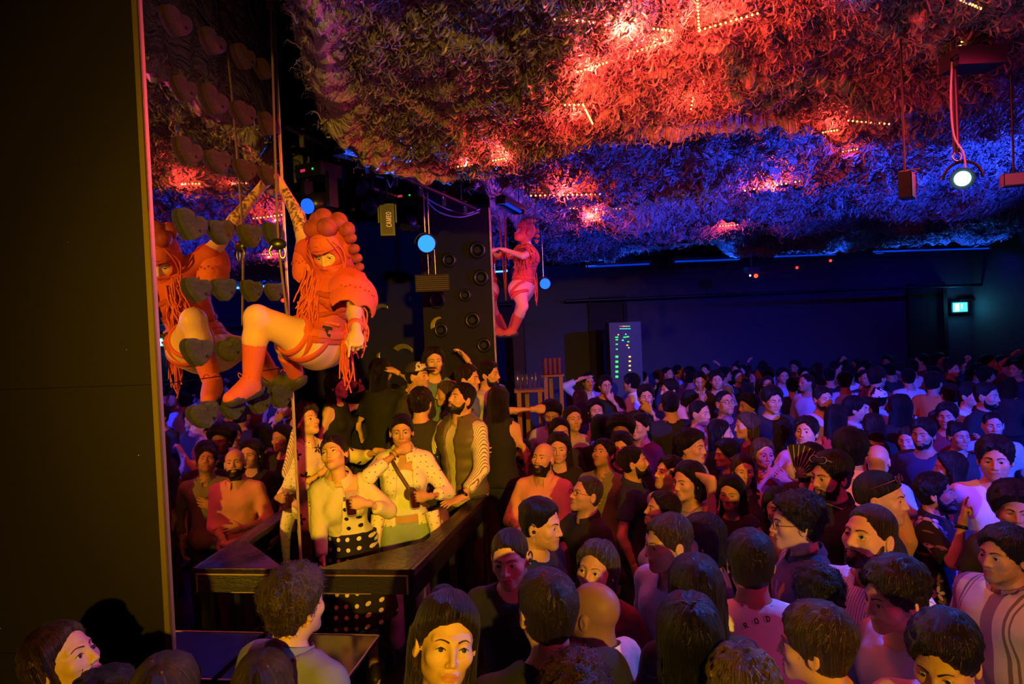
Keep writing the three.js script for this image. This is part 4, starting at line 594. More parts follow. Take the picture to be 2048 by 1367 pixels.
// blue par lamps
function parLamp(label, u, v, d, r, glow, k, to) { const p = at(u, v, d), t = thing('par_lamp', label, 'stage lamp', p.clone()); const dir = V(...to).sub(p).normalize(); t.quaternion.setFromUnitVectors(V(0, 0, 1), dir); part('can', new THREE.LatheGeometry([[0.3 * r, -2.2 * r], [0.9 * r, -2.0 * r], [1.05 * r, -0.2 * r], [1.15 * r, 0.05 * r], [1.0 * r, 0.04 * r], [0.98 * r, -0.1 * r]].map(([x, y]) => new THREE.Vector2(x, y)), 24).rotateX(Math.PI / 2), blackGloss(), t); part('lens', cyl(r, r, 0.012, 24).rotateX(Math.PI / 2), glow, t); part('bracket', new THREE.TorusGeometry(1.25 * r, 0.008, 6, 20, Math.PI).translate(0, 0, -r), blackMetal(), t);
  spot('par_light', col(0.03, 0.16, 1), k, p.clone().addScaledVector(dir, 0.03).toArray(), to, 50, 0.6, r * 50); part('hanger', cyl(0.008, 0.008, 5.25 - p.y, 8).translate(0, (5.25 - p.y) / 2, 0).applyQuaternion(t.quaternion.clone().invert()).translate(0, 0, -r), steel(), t); return p; }
const parP = parLamp('round lamp shining bright blue above the wall heater', 853, 487, 6.0, 0.075, new THREE.MeshStandardMaterial({ color: 0x000010, emissive: col(0.012, 0.13, 1), emissiveIntensity: 3.5 }), 5, [0.8, 2.6, 0]);
bar('hanging_rod', 'thin rod carrying the blue round lamp', parP.clone().add(V(0.02, 0.06, -0.05)), parP.clone().add(V(0.02, 0.75, -0.05)), 0.007, steel(), 'rod');
parLamp('round blue lamp behind the second climber', 1090, 567, 9.0, 0.07, new THREE.MeshStandardMaterial({ color: 0x000010, emissive: col(0.01, 0.10, 1), emissiveIntensity: 2.5 }), 3, [2.5, 2.2, 0]);
{ const t = thing('wall_heater', 'small black heater panel with a wire grille under the blue lamp', 'heater', at(865, 566, 6.05), 0.1); part('case', box(0.30, 0.15, 0.08), blackWall(), t); for (let i = 0; i < 7; i++) part('grille_bar', box(0.28, 0.006, 0.006, 0, -0.055 + i * 0.018, 0.045), std(col(0.03, 0.02, 0.014), 0.6), t); part('hanger', merge([cyl(0.004, 0.004, 0.26, 6, -0.03, 0.20, 0), cyl(0.004, 0.004, 0.26, 6, 0.03, 0.20, 0)]), steel(), t); }
// cables
const cable = (label, pts, r, c, cat = 'cable') => { const P = pts.map(([u, v, d]) => at(u, v, d)), o = P[0].clone(), g = tube(P.map((p) => p.sub(o)), r, r, 40, 6); const m = part('cable', g, std(c, 0.5)); m.position.copy(o); tag(m, label, cat, 'cables around the lighting bar'); return m; };
cable('pale cable looping from the bar to the mirrored pillar', [[842, 388, 6.2], [862, 402, 6.4], [900, 420, 6.7], [930, 428, 6.65], [960, 418, 6.7]], 0.008, col(0.4, 0.38, 0.42));
cable('second pale cable sagging beside the mirrored pillar', [[845, 392, 6.2], [880, 425, 6.5], [920, 434, 6.6], [958, 424, 6.7]], 0.007, col(0.3, 0.28, 0.34));
cable('white cable curling over the moving heads', [[752, 352, 5.6], [772, 358, 5.7], [780, 374, 5.8], [786, 360, 5.9]], 0.007, col(0.5, 0.46, 0.5));
cable('green cable knotted on the bar', [[832, 336, 6.0], [836, 350, 6.0], [830, 344, 6.0], [840, 372, 6.1], [844, 384, 6.2]], 0.008, col(0.05, 0.22, 0.03));
cable('black cable hanging beside the speaker', [[566, 300, 5.0], [596, 292, 5.1], [612, 310, 5.2], [614, 346, 5.2]], 0.006, col(0.06, 0.05, 0.05));
{ const m = part('carabiner', new THREE.TorusGeometry(0.026, 0.005, 6, 18).scale(0.7, 1.2, 1), steel()); m.position.copy(at(613, 352, 5.2)); tag(m, 'small steel carabiner hanging beside the speaker', 'carabiner'); }
// second mirrored climbing wall, farther back
const M2 = thing('climbing_wall', 'black glossy pillar with round knobs, second mirrored climbing wall', 'climbing wall', W(6.9, 0, 0.6));
part('core', rel(sbox(6.905, 8.2, 0, 4.1, -0.10, 0.640), M2), blackWall(), M2); part('mirror_panel', rel(splane(6.91, 8.19, 0, 4.05, 0.648), M2), mirrorMat, M2);
part('front_panel', rel(sbox(6.893, 6.905, 0, 4.1, -0.10, 0.636), M2), mat('darkglass', () => std(col(0.02, 0.02, 0.022), 0.14, 0, { roughnessMap: null })), M2); part('corner_strip', rel(sbox(6.888, 6.91, 1.0, 4.05, 0.636, 0.652), M2), brass(), M2);
for (const [u, v, r] of [[955, 500, 0.07], [962, 555, 0.065], [873, 600, 0.07], [945, 640, 0.065], [882, 660, 0.06], [930, 590, 0.05], [898, 520, 0.06], [968, 690, 0.06]]) { const p = at(u, v, 6.95), rr = ray(u, v), k = 6.885; const c = EYE.clone().addScaledVector(rr, k / MT.dot(rr)); part('knob', rel(merge([new THREE.TorusGeometry(r, r * 0.3, 8, 20).rotateY(MYAW).translate(c.x, c.y, c.z), cyl(r * 0.5, r * 0.7, 0.03, 14).rotateX(Math.PI / 2).rotateY(MYAW).translate(c.x, c.y, c.z)]), M2), blackGloss(), M2); }
{ // gilded crescents on the dark wall of the platform
  structure('wall_platform', sbox(10.4, 10.6, 0, 4.4, -4.0, 0.5), blackWall(), 'black wall at the end of the platform');
  const cr = new THREE.Shape(); cr.absarc(0, 0, 0.16, 0.3, 2.2, false); cr.absarc(0.02, -0.03, 0.13, 2.1, 0.4, true);
  for (const [u, v, rot, w] of [[762, 632, 0.6, 'beside the climber\u2019s pointing hand'], [778, 716, 2.4, 'above the dark curly hair'], [806, 712, 0.2, 'above the patterned cap'], [880, 652, 1.2, 'low on the glossy pillar side']]) { const rr = ray(u, v), onW = EYE.clone().addScaledVector(rr, (u === 880 ? 6.87 : 10.375) / MT.dot(rr)), m = part('crescent_ornament', new THREE.ExtrudeGeometry(cr, { depth: 0.02, bevelEnabled: true, bevelSize: 0.006, bevelThickness: 0.006, bevelSegments: 2 }).rotateZ(rot), std(col(0.6, 0.5, 0.08), 0.3, 0.8)); m.position.copy(onW); m.rotation.y = MYAW; m.scale.setScalar(u === 880 ? 0.6 : 1.2); tag(m, `shiny yellow crescent ornament, ${w}`, 'ornament', 'crescent ornaments'); } }
// tall wooden stand with glasses
const wood = std(col(0.26, 0.13, 0.02), 0.55, 0, { bumpMap: scuff, bumpScale: 0.002 });
const glassMat = new THREE.MeshPhysicalMaterial({ color: col(0.95, 0.95, 0.97), roughness: 0.05, transmission: 1, thickness: 0, ior: 1.45 });
function tallStand(label, u, v, d, w) { const p = at(u, v, d), t = thing('drinks_stand', label, 'stand', V(p.x, 0, p.z)); part('top', box(w, 0.022, 0.26, 0, p.y - 0.011, 0), wood, t); for (const [x, z] of [[-0.5, 0.1], [0.5, 0.1], [-0.1, -0.1]]) part('leg', box(0.045, p.y - 0.022, 0.045, x * w * 0.7, (p.y - 0.022) / 2, z), wood, t); return p; }
const st1 = tallStand('tall wooden drinks stand crowded with empty glasses', 1058, 778, 7.4, 0.32), st2 = tallStand('second tall wooden drinks stand with stacked red cups', 1105, 748, 8.2, 0.26);
const tumbler = new THREE.LatheGeometry([[0.0, 0.0], [0.028, 0.0], [0.030, 0.004], [0.036, 0.15], [0.033, 0.15], [0.027, 0.012], [0, 0.010]].map(([x, y]) => new THREE.Vector2(x, y)), 16);
{ const r = rng(41); for (let i = 0; i < 11; i++) { const m = part('drinking_glass', tumbler, glassMat); m.position.set(st1.x - 0.12 + (i % 6) * 0.05 + r() * 0.01, st1.y + 0.001, st1.z + (i < 6 ? 0.07 : -0.05)); m.scale.y = 0.95 + 0.4 * r(); tag(m, 'empty drinking glass standing on the tall wooden stand', 'glass', 'glasses on the wooden stand'); } for (let i = 0; i < 4; i++) { const m = part('plastic_cup', tumbler, std(col(0.08, 0.008, 0.012), 0.5)); m.position.set(st2.x - 0.08 + i * 0.055, st2.y + 0.001, st2.z + 0.03); m.scale.set(1, 1.3, 1); tag(m, 'dark red cup on the second wooden stand', 'cup', 'red cups on the second stand'); } }
// equipment rack with pilot lights
{ const p = at(1250, 650, 12), t = thing('equipment_rack', 'tall black equipment rack dotted with green pilot lights', 'equipment rack', V(p.x, 0, p.z)); part('cabinet', box(0.56, 2.64, 0.5, 0, 1.32, -0.26), blackMetal(), t); const gl = (c, k = 2) => new THREE.MeshStandardMaterial({ color: 0, emissive: c, emissiveIntensity: k }), G = gl(col(0.05, 1, 0.12)), Y = gl(col(1, 0.6, 0.05)), C = gl(col(0.1, 0.9, 0.8)), Rd = gl(col(1, 0.05, 0.03));
  const led = (u, v, w, h, m) => { const q = at(u, v, 11.98); part('pilot_light', box(w, h, 0.012, q.x - p.x, q.y, 0.0), m, t); };
  for (let i = 0; i < 7; i++) { led(1240 + i * 3.2, 652, 0.014, 0.014, i < 2 ? Rd : i < 5 ? Y : G); led(1241 + i * 3.2, 657, 0.014, 0.014, C); }
  for (const [u, v, m, w] of [[1237, 669, Y, 0.02], [1252, 668, C, 0.02], [1234, 674, G, 0.05], [1250, 674, G, 0.05], [1256, 673, G, 0.04], [1234, 679, G, 0.04], [1246, 680, C, 0.03], [1257, 683, G, 0.03], [1234, 688, G, 0.035], [1255, 690, Y, 0.03], [1234, 698, G, 0.03], [1258, 695, Y, 0.02]]) led(u, v, w, 0.018, m);
  for (let i = 0; i < 5; i++) { led(1234, 713 + i * 10, 0.045, 0.035, G); led(1260, 713 + i * 9, 0.035, 0.025, Y); } }
// emergency sign
{ const p = at(1918, 614, 14.12), t = thing('exit_sign', 'lit cyan emergency sign on a bracket at the back', 'sign', p.clone()); part('case', box(0.36, 0.24, 0.06), blackMetal(), t); part('lit_face', box(0.30, 0.19, 0.01, 0, 0, 0.034), new THREE.MeshStandardMaterial({ color: 0x001010, emissive: col(0.05, 0.75, 0.9), emissiveIntensity: 2.2 }), t); part('pictogram', merge([box(0.09, 0.15, 0.006, -0.07, 0, 0.041), ball(0.018, 0.03, 0.05, 0.041, 8), box(0.02, 0.07, 0.006, 0.03, 0, 0.041)]), new THREE.MeshStandardMaterial({ color: 0x002020, emissive: col(0.7, 1, 1), emissiveIntensity: 2.5 }), t); part('bracket', box(0.5, 0.03, 0.10, 0.25, 0.14, -0.03), blackMetal(), t); const l = point('sign_light', col(0.05, 0.6, 0.9), 0.6, p.clone().add(V(0, 0, 0.12)).toArray(), 4); }
// doorway frames on the back wall
for (const [i, u0, u1, v0] of [[1, 1180, 1250, 598], [2, 1820, 1890, 570]]) { const a = at(u0, v0, 14.1), b = at(u1, v0, 14.1); structure('door_' + i, merge([box(0.08, a.y, 0.1, a.x, a.y / 2, -14.15), box(0.08, a.y, 0.1, b.x, a.y / 2, -14.15), box(b.x - a.x, 0.08, 0.1, (a.x + b.x) / 2, a.y, -14.15), box(b.x - a.x, a.y, 0.04, (a.x + b.x) / 2, a.y / 2, -14.17)]), blackWall(), 'dark doorway in the back wall'); }
{ const t = thing('ceiling_pipe', 'dark pipe run along the back wall under the UV lamps', 'pipe', at(1130, 602, 13.9)); part('pipe', tube([V(0, 0, 0), at(2040, 566, 13.9).sub(t.position)], 0.03, 0.03, 2, 8), blackMetal(), t); }
{ const t = thing('pilot_lamp', 'small projector with a red and a white pilot lamp', 'projector', at(1506, 552, 12)); part('case', box(0.22, 0.12, 0.2, 0, 0.1, -0.06), blackMetal(), t); part('red_lamp', ball(0.035, 0.03, 0, 0.06), new THREE.MeshStandardMaterial({ color: 0, emissive: col(1, 0.03, 0.01), emissiveIntensity: 6 }), t); part('white_lamp', ball(0.018, -0.07, 0.01, 0.06), new THREE.MeshStandardMaterial({ color: 0, emissive: col(0.8, 0.8, 1), emissiveIntensity: 2 }), t); part('drop_rod', cyl(0.012, 0.012, 0.9, 8, 0, 0.6, -0.06), blackMetal(), t); }
for (const [u, v, w] of [[1594, 535, 'nearer the projector'], [1661, 521, 'farther from the projector']]) { const m = part('pilot_light', ball(0.024), new THREE.MeshStandardMaterial({ color: 0, emissive: col(1, 0.03, 0.02), emissiveIntensity: 3 })); m.position.copy(at(u, v, 12)); tag(m, `tiny red pilot light on the dark cable, ${w}`, 'pilot light', 'red pilot lights'); }
{ const a = at(1508, 549, 12.02), b = at(1664, 518, 12.02), m = part('cable', tube([V(0, 0, 0), b.clone().sub(a)], 0.006, 0.006, 2, 6), std(col(0.12, 0.01, 0.01), 0.6)); m.position.copy(a); tag(m, 'thin dark red cable between the pilot lights', 'cable'); }
// hanging pole with the bright blue spotlight
const BP = at(1925, 357, 3.45);
{ const top = at(1905, 122, 3.5), t = thing('hanging_pole', 'black pole and box bracket hanging from the fibre ceiling', 'pole', top.clone()); const lo = at(1913, 305, 3.5).sub(top); part('pole', tube([V(-0.01, 1.4, 0), lo], 0.016, 0.016, 2, 12), blackMetal(), t); part('bracket_box', box(0.24, 0.09, 0.16, 0.10, 0.0, 0), blackMetal(), t); part('brace', tube([V(-0.05, -0.02, 0.07), V(0.28, 0.20, 0.07)], 0.010, 0.010, 2, 8), blackMetal(), t); part('cable', tube([V(-0.02, 0.0, 0.03), V(-0.035, -0.2, 0.03), V(-0.02, -0.40, 0.03), V(0.02, -0.47, 0.03), V(0.03, -0.56, 0.03)], 0.0045, 0.0045, 24, 6), std(col(0.4, 0.4, 0.45), 0.5), t); part('hook', new THREE.TorusGeometry(0.022, 0.006, 6, 14).translate(lo.x, lo.y - 0.02, lo.z), steel(), t); }
{ const t = thing('spotlight', 'dazzling blue spotlight hanging from the black pole', 'stage lamp', BP.clone()); const dir = EYE.clone().sub(BP).normalize(); t.quaternion.setFromUnitVectors(V(0, 0, 1), dir); part('housing', cyl(0.055, 0.045, 0.16, 20).rotateX(Math.PI / 2).translate(0, 0, -0.09), blackGloss(), t); part('lens', ball(0.036, 0, 0, 0.0, 20).scale(1, 1, 0.35), new THREE.MeshStandardMaterial({ color: 0x000010, emissive: col(0.20, 0.75, 1), emissiveIntensity: 30 }), t); part('yoke', new THREE.TorusGeometry(0.085, 0.007, 6, 20, Math.PI).translate(0, 0, -0.07), blackMetal(), t);
  BLUE_SPOT(BP.clone().addScaledVector(dir, 0.04)); }
{ const t = thing('blinder_lamp', 'square lamp with a perforated face catching pink light', 'stage lamp', at(1828, 370, 3.6), 0.9); part('case', box(0.13, 0.13, 0.06, 0, 0, -0.035), blackMetal(), t); const dots = canvasTex(256, 256, (g, w, h) => { g.fillStyle = '#a78296'; g.fillRect(0, 0, w, h); g.fillStyle = '#120a12'; for (let i = 0; i < 12; i++) for (let j = 0; j < 12; j++) { g.beginPath(); g.arc((i + 0.5) * w / 12, (j + 0.5) * h / 12, 6.5, 0, 7); g.fill(); } }); part('perforated_face', new THREE.PlaneGeometry(0.125, 0.125), std(0xffffff, 0.5, 0.2, { map: dots }), t); part('arm', tube([V(0.04, 0.06, -0.04), V(0.12, 0.10, 0.02), V(0.22, 0.12, -0.1)], 0.006, 0.006, 10, 6), steel(), t); part('drop_rod', cyl(0.006, 0.006, 1.9, 8, 0, 1.0, -0.04), blackMetal(), t); }
{ const t = thing('blinder_lamp', 'second square lamp beyond the blue spotlight', 'stage lamp', at(2034, 357, 3.7), -0.3); part('case', box(0.12, 0.07, 0.06, 0, 0, -0.035), blackMetal(), t); part('face', box(0.11, 0.06, 0.006), std(col(0.4, 0.25, 0.4), 0.5), t); part('drop_rod', cyl(0.006, 0.006, 1.9, 8, 0, 0.98, -0.04), blackMetal(), t); }
// the hall's own lamps outside the frame
function hallLamp(label, pos, to, c, stand) {
  const p = V(...pos), dir = V(...to).sub(p).normalize(), t = thing('stage_lamp', label, 'stage lamp', p.clone().addScaledVector(dir, -0.10)); t.quaternion.setFromUnitVectors(V(0, 0, 1), dir); const q = t.quaternion.clone().invert();
  part('can', new THREE.LatheGeometry([[0.03, -0.34], [0.10, -0.32], [0.115, -0.02], [0.125, 0.0], [0.11, 0.0], [0.105, -0.05]].map(([x, y]) => new THREE.Vector2(x, y)), 24).rotateX(Math.PI / 2), blackGloss(), t); part('lens', cyl(0.105, 0.105, 0.01, 24).rotateX(Math.PI / 2).translate(0, 0, -0.01), new THREE.MeshStandardMaterial({ color: 0, emissive: c, emissiveIntensity: 4 }), t); part('yoke', new THREE.TorusGeometry(0.15, 0.01, 6, 20, Math.PI).translate(0, 0, -0.16), blackMetal(), t);
  const h = stand ? p.y - 0.12 : TOP - p.y - 0.12; part(stand ? 'stand' : 'drop_rod', cyl(0.018, 0.018, h, 10).translate(0, stand ? -h / 2 - 0.12 : h / 2 + 0.12, 0).applyQuaternion(q).translate(0, 0, -0.16), blackMetal(), t); }
hallLamp('amber follow spot at the end of the hall facing the mirrored wall', AMBER_AT, [-0.95, 2.35, -4.2], AMBER); hallLamp('blue stage lamp hung over the dance floor near the side wall', BLUE_AT, BLUE_TO, col(0.02, 0.08, 1)); hallLamp('magenta stage lamp hung beside the blue one over the dance floor', MAG_AT, MAG_TO, col(1, 0.02, 0.25)); hallLamp('blue uplight on a tall stand by the side wall', UPB_AT, UPB_TO, col(0.03, 0.08, 1), true); hallLamp('magenta uplight on a tall stand near the camera', UPM_AT, UPM_TO, col(1, 0.03, 0.35), true);
// ---------------------------------------------------------------- the two costumed climbers
const suit = (k) => mat('suit' + k, () => new THREE.MeshPhysicalMaterial({ color: [col(0.50, 0.055, 0.022), col(0.60, 0.085, 0.040), col(0.34, 0.030, 0.016), col(0.56, 0.085, 0.028)][k], roughness: 0.72, sheen: 0.1, sheenColor: col(0.8, 0.2, 0.1), bumpMap: foldTex, bumpScale: 0.004 }));
const suitHair = () => mat('suithair', () => new THREE.MeshPhysicalMaterial({ color: col(0.46, 0.07, 0.03), roughness: 0.45, bumpMap: canvasTex(256, 64, (g, w, h) => { const r = rng(3); for (let i = 0; i < w; i++) { g.fillStyle = `rgb(${(80 + r() * 150) | 0},0,0)`; g.fillRect(i, 0, 1, h); } }, false, [3, 1]), bumpScale: 0.004 }));
// J: joints in the room. a = the arm that reaches up, b = the free arm, r/l legs
function climber(label, J, cell, full) {
  const o = J.base, L = {}; for (const k in J) if (J[k].isVector3) L[k] = J[k].clone().sub(o);
  const t = thing('person', label, 'person', o.clone(), 0); const c = (x, y, z, a, ra, b, rb) => cap(x, y, z, a.x, a.y, a.z, ra, b.x, b.y, b.z, rb);
  const toCam = V(0, 2.6, 0).sub(o).sub(L.chest).setY(0).normalize();
  const kl = L.kneeR.clone().lerp(L.ankR, 0.32);
  const torso = (x, y, z) => { let d = c(x, y, z, L.pelvis, 0.125, L.waist, 0.100); d = smin(d, c(x, y, z, L.waist, 0.098, L.chest, 0.118), 0.05); d = smin(d, c(x, y, z, L.sa, 0.052, L.sb, 0.052), 0.06); d = smin(d, c(x, y, z, L.hipR, 0.108, L.hipL, 0.108), 0.05); return smin(d, c(x, y, z, L.chest, 0.085, L.neck, 0.05), 0.05); };
  const limb = (x, y, z) => { let d = c(x, y, z, L.hipR, 0.098, L.kneeR, 0.058); d = smin(d, c(x, y, z, L.kneeR, 0.058, kl, 0.056), 0.02); d = smin(d, c(x, y, z, kl, 0.056, L.ankR, 0.036), 0.02); d = smin(d, c(x, y, z, L.ankR, 0.036, L.toeR, 0.028), 0.02); d = smin(d, c(x, y, z, L.hipL, 0.095, L.kneeL, 0.056), 0.03); d = smin(d, c(x, y, z, L.kneeL, 0.056, L.ankL, 0.036), 0.02); d = smin(d, c(x, y, z, L.ankL, 0.036, L.toeL, 0.028), 0.02);
    d = smin(d, c(x, y, z, L.sa, 0.044, L.ea, 0.036), 0.02); d = smin(d, c(x, y, z, L.ea, 0.037, L.wa, 0.024), 0.015); d = smin(d, c(x, y, z, L.sb, 0.044, L.eb, 0.036), 0.02); return smin(d, c(x, y, z, L.eb, 0.037, L.wb, 0.024), 0.015); };
  const limb2 = limb;
  const lo = [9, 9, 9], hi = [-9, -9, -9]; for (const k in L) if (k !== 'base') ['x', 'y', 'z'].forEach((a, i) => { lo[i] = Math.min(lo[i], L[k][a] - 0.16); hi[i] = Math.max(hi[i], L[k][a] + 0.16); });
  const skin = col(0.66, 0.36, 0.22), bodyF = (x, y, z) => smin(smin(torso(x, y, z), limb2(x, y, z), 0.045), c(x, y, z, L.neck, 0.05, L.head, 0.045), 0.03);
  const bg = paint(netMesh(bodyF, lo, hi, cell), skin);
  if (full) { const p = bg.attributes.position, cc = bg.attributes.color, ink = (A, B, f0, f1) => { const d = B.clone().sub(A), l2 = d.lengthSq(), v = V(); for (let i = 0; i < p.count; i++) { v.fromBufferAttribute(p, i).sub(A); const h = v.dot(d) / l2; if (h < f0 || h > f1) continue; v.addScaledVector(d, -h); if (v.length() > 0.055) continue; const n = noise(p.getX(i) * 95, p.getY(i) * 95, p.getZ(i) * 95); if (Math.abs(n) < 0.22) cc.setXYZ(i, skin.r * 0.18, skin.g * 0.18, skin.b * 0.2); } }; ink(L.sa, L.ea, 0.45, 1.0); ink(L.ea, L.wa, 0.0, 0.75); ink(L.sb, L.eb, 0.35, 0.9); }
  const q = new THREE.Quaternion().setFromRotationMatrix(new THREE.Matrix4().lookAt(J.face, V(0, 0, 0), V(0, 1, 0))), HM = new THREE.Matrix4().compose(L.head, q, V(0.98, 0.98, 0.98));
  const G = [bg, headGeo(1, 0, full ? 3 : 2, skin, HC.dark, 0, [0.0, -0.6]).applyMatrix4(HM)];
  const hand = (w, e, pose, side, back, dir) => { const z = dir ?? w.clone().sub(e).normalize(), y = back.clone().addScaledVector(z, -back.dot(z)).normalize(), x = V().crossVectors(y, z); return paint(handGeo(pose, side, full ? 3 : 2).clone().scale(0.92, 0.92, 0.92).applyMatrix4(new THREE.Matrix4().makeBasis(x, y, z).setPosition(w)), skin); };
  G.push(hand(L.wa, L.ea, 'grip', 1, MN), hand(L.wb, L.eb, full ? 'point' : 'grip', -1, J.backB, J.dirB)); part('body', merge(G), skinMat(), t);
  // bodysuit with cut hips, socks, shoes
  const cut = L.pelvis.clone().lerp(L.waist, 0.30), axis = L.waist.clone().sub(L.pelvis).normalize();
  part('bodysuit', uvFlat(netMesh((x, y, z) => { let d = torso(x, y, z) - 0.012 - 0.004 * noise(x * 22, y * 22, z * 22); d = Math.max(d, -((x - cut.x) * axis.x + (y - cut.y) * axis.y + (z - cut.z) * axis.z)); return smax(d, -sph(x, y, z, L.neck.x, L.neck.y + 0.05, L.neck.z, 0.06), 0.01); }, lo, hi, cell)), suit(0), t);
  part('belt', uvFlat(netMesh((x, y, z) => Math.max(torso(x, y, z) - 0.020, Math.abs((x - cut.x) * axis.x + (y - cut.y) * axis.y + (z - cut.z) * axis.z - 0.05) - 0.022), lo, hi, cell)), suit(3), t);
  for (const [off, tl, w] of [[0.13, 0.45, 0.014], [0.17, -0.40, 0.014], [0.235, 0.1, 0.018]]) { const ax2 = axis.clone().applyAxisAngle(toCam, tl); part('harness_strap', uvFlat(netMesh((x, y, z) => { const h = (x - cut.x) * ax2.x + (y - cut.y) * ax2.y + (z - cut.z) * ax2.z; return Math.max(torso(x, y, z) - 0.019, Math.abs(h - off) - w); }, lo, hi, cell)), suit(2), t); }
  for (const s of ['R', 'L']) {
    const k = L['knee' + s], a = L['ank' + s], m = k.clone().lerp(a, 0.24), k3 = k.clone().lerp(a, 0.3), d = a.clone().sub(k).normalize();
    part('sock', uvFlat(netMesh((x, y, z) => Math.max(c(x, y, z, k3, 0.060, a, 0.040), -((x - m.x) * d.x + (y - m.y) * d.y + (z - m.z) * d.z)), lo, hi, cell * 0.8)), suit(1), t).userData.label = 'red knee sock';
  }
  // shoes with rubber soles and laces
  for (const s of ['R', 'L']) { const a = L['ank' + s], to = L['toe' + s], f = to.clone().sub(a).normalize(), dn2 = V(0, -1, 0).addScaledVector(f, f.y).normalize(), len = to.distanceTo(a), a1 = a.clone().add(V(0, -0.024, 0)).addScaledVector(f, -0.02), a2 = a.clone().add(V(0, -0.02, 0)), a3 = a.clone().add(V(0, 0.02, 0)), m6 = a.clone().lerp(to, 0.6);
    const b0 = [0, 1, 2].map((i) => Math.min(a.getComponent(i), to.getComponent(i)) - 0.09), b1 = [0, 1, 2].map((i) => Math.max(a.getComponent(i), to.getComponent(i)) + 0.09), rubber = mat('rubber', () => std(col(0.045, 0.032, 0.028), 0.6));
    const shoe = part('shoe', uvFlat(netMesh((x, y, z) => smin(c(x, y, z, a2, 0.046, to, 0.037), c(x, y, z, a3, 0.044, m6, 0.040), 0.02), b0, b1, cell * 0.6)), s === 'R' ? suit(3) : rubber, t); shoe.userData.label = s === 'R' ? 'orange laced climbing shoe' : 'dark climbing shoe';
    part('sole', netMesh((x, y, z) => { const cutp = (x - a.x) * dn2.x + (y - a.y) * dn2.y + (z - a.z) * dn2.z, along = (x - a.x) * f.x + (y - a.y) * f.y + (z - a.z) * f.z; return Math.max(c(x, y, z, a1, 0.050, to, 0.041), 0.030 - cutp - 0.035 * sstep(len * 0.5, len * 1.0, along)); }, b0, b1, cell * 0.6), rubber, shoe);
    if (full) { const sd = V().crossVectors(f, dn2).normalize(), LL = []; for (let i = 0; i < 5; i++) { const b = a.clone().lerp(to, 0.18 + i * 0.13).addScaledVector(dn2, -0.045 + i * 0.003); LL.push(tube([b.clone().addScaledVector(sd, -0.028).addScaledVector(dn2, 0.012), b.clone().addScaledVector(dn2, -0.006), b.clone().addScaledVector(sd, 0.028).addScaledVector(f, 0.014).addScaledVector(dn2, 0.012)], 0.0035, 0.0035, 8, 5)); } const b = a.clone().lerp(to, 0.15).addScaledVector(dn2, -0.055); for (const e of [-1, 1]) LL.push(tube([b, b.clone().addScaledVector(sd, e * 0.025).addScaledVector(dn2, -0.02), b.clone().addScaledVector(sd, e * 0.036).addScaledVector(dn2, 0.006), b], 0.0022, 0.0022, 14, 5)); part('laces', merge(LL), suit(1), shoe); } }
  // garter straps round the thigh
  { const A = L.hipR, B = L.kneeR, d = B.clone().sub(A).normalize(), qq = new THREE.Quaternion().setFromUnitVectors(V(0, 0, 1), d); [[0.18, 0.104], [0.30, 0.098], [0.02, 0.112]].forEach(([k, r], i) => part('garter_strap', new THREE.TorusGeometry(r, 0.011, 8, 36).scale(1, 1, 1.6).applyMatrix4(new THREE.Matrix4().compose(A.clone().lerp(B, k), qq.clone().multiply(new THREE.Quaternion().setFromEuler(new THREE.Euler(0.3 - i * 0.25, 0.2 * i, 0))), V(1, 1, 1))), suit(i % 2), t)); }
  // hood, visor and mask round the eyes
  const inv = (f, pad, lo2, hi2, cc, nm, m) => part(nm, uvFlat(netMesh(f, lo2, hi2, cc), 4).applyMatrix4(HM), m, t), HF = headField(1, 0), hcell = full ? 0.0048 : 0.009;
  inv((x, y, z) => { const sh2 = Math.min(HF(x, y, z), skull(x, y, z)) - 0.011; return smax(smax(sh2, -ell(x, y, z, 0, -0.008, 0.115, 0.066, 0.043, 0.08), 0.008), -(y + 0.135), 0.01); }, 0, [-0.11, -0.16, -0.14], [0.11, 0.15, 0.14], hcell, 'hood', suit(0));
  inv((x, y, z) => Math.max(ell(x, y, z, 0, 0.030, 0.0, 0.090, 0.108, 0.118), -(y - 0.030 - 0.35 * (0.10 - z) * 0.3), 0.035 - z, y - 0.115), 0, [-0.11, 0, -0.02], [0.11, 0.14, 0.14], hcell, 'visor_plate', suit(3));
  inv((x, y, z) => Math.max(HF(x, y, z) - 0.017, y + 0.037 + 0.25 * Math.abs(x), -y - 0.125, 0.03 - z), 0, [-0.1, -0.15, 0], [0.1, 0.0, 0.14], hcell, 'face_mask', suit(1));
  if (full) { const LL = []; for (let i = 0; i < 4; i++) LL.push(tube([V(-0.035, 0.05 + i * 0.018, 0.105 - i * 0.011), V(0, 0.054 + i * 0.018, 0.121 - i * 0.012), V(0.035, 0.05 + i * 0.018, 0.105 - i * 0.011)], 0.004, 0.004, 10, 5)); for (const s of [-1, 1]) { LL.push(tube([V(s * 0.075, 0.075, 0.07), V(s * 0.098, 0.02, 0.05), V(s * 0.088, -0.06, 0.06), V(s * 0.04, -0.10, 0.10)], 0.005, 0.005, 18, 5)); LL.push(tube([V(s * 0.055, 0.10, 0.08), V(s * 0.085, 0.05, 0.085), V(s * 0.09, -0.02, 0.07), V(s * 0.075, -0.09, 0.075)], 0.004, 0.004, 18, 5)); } part('hood_laces', merge(LL).applyMatrix4(HM), suit(1), t); }
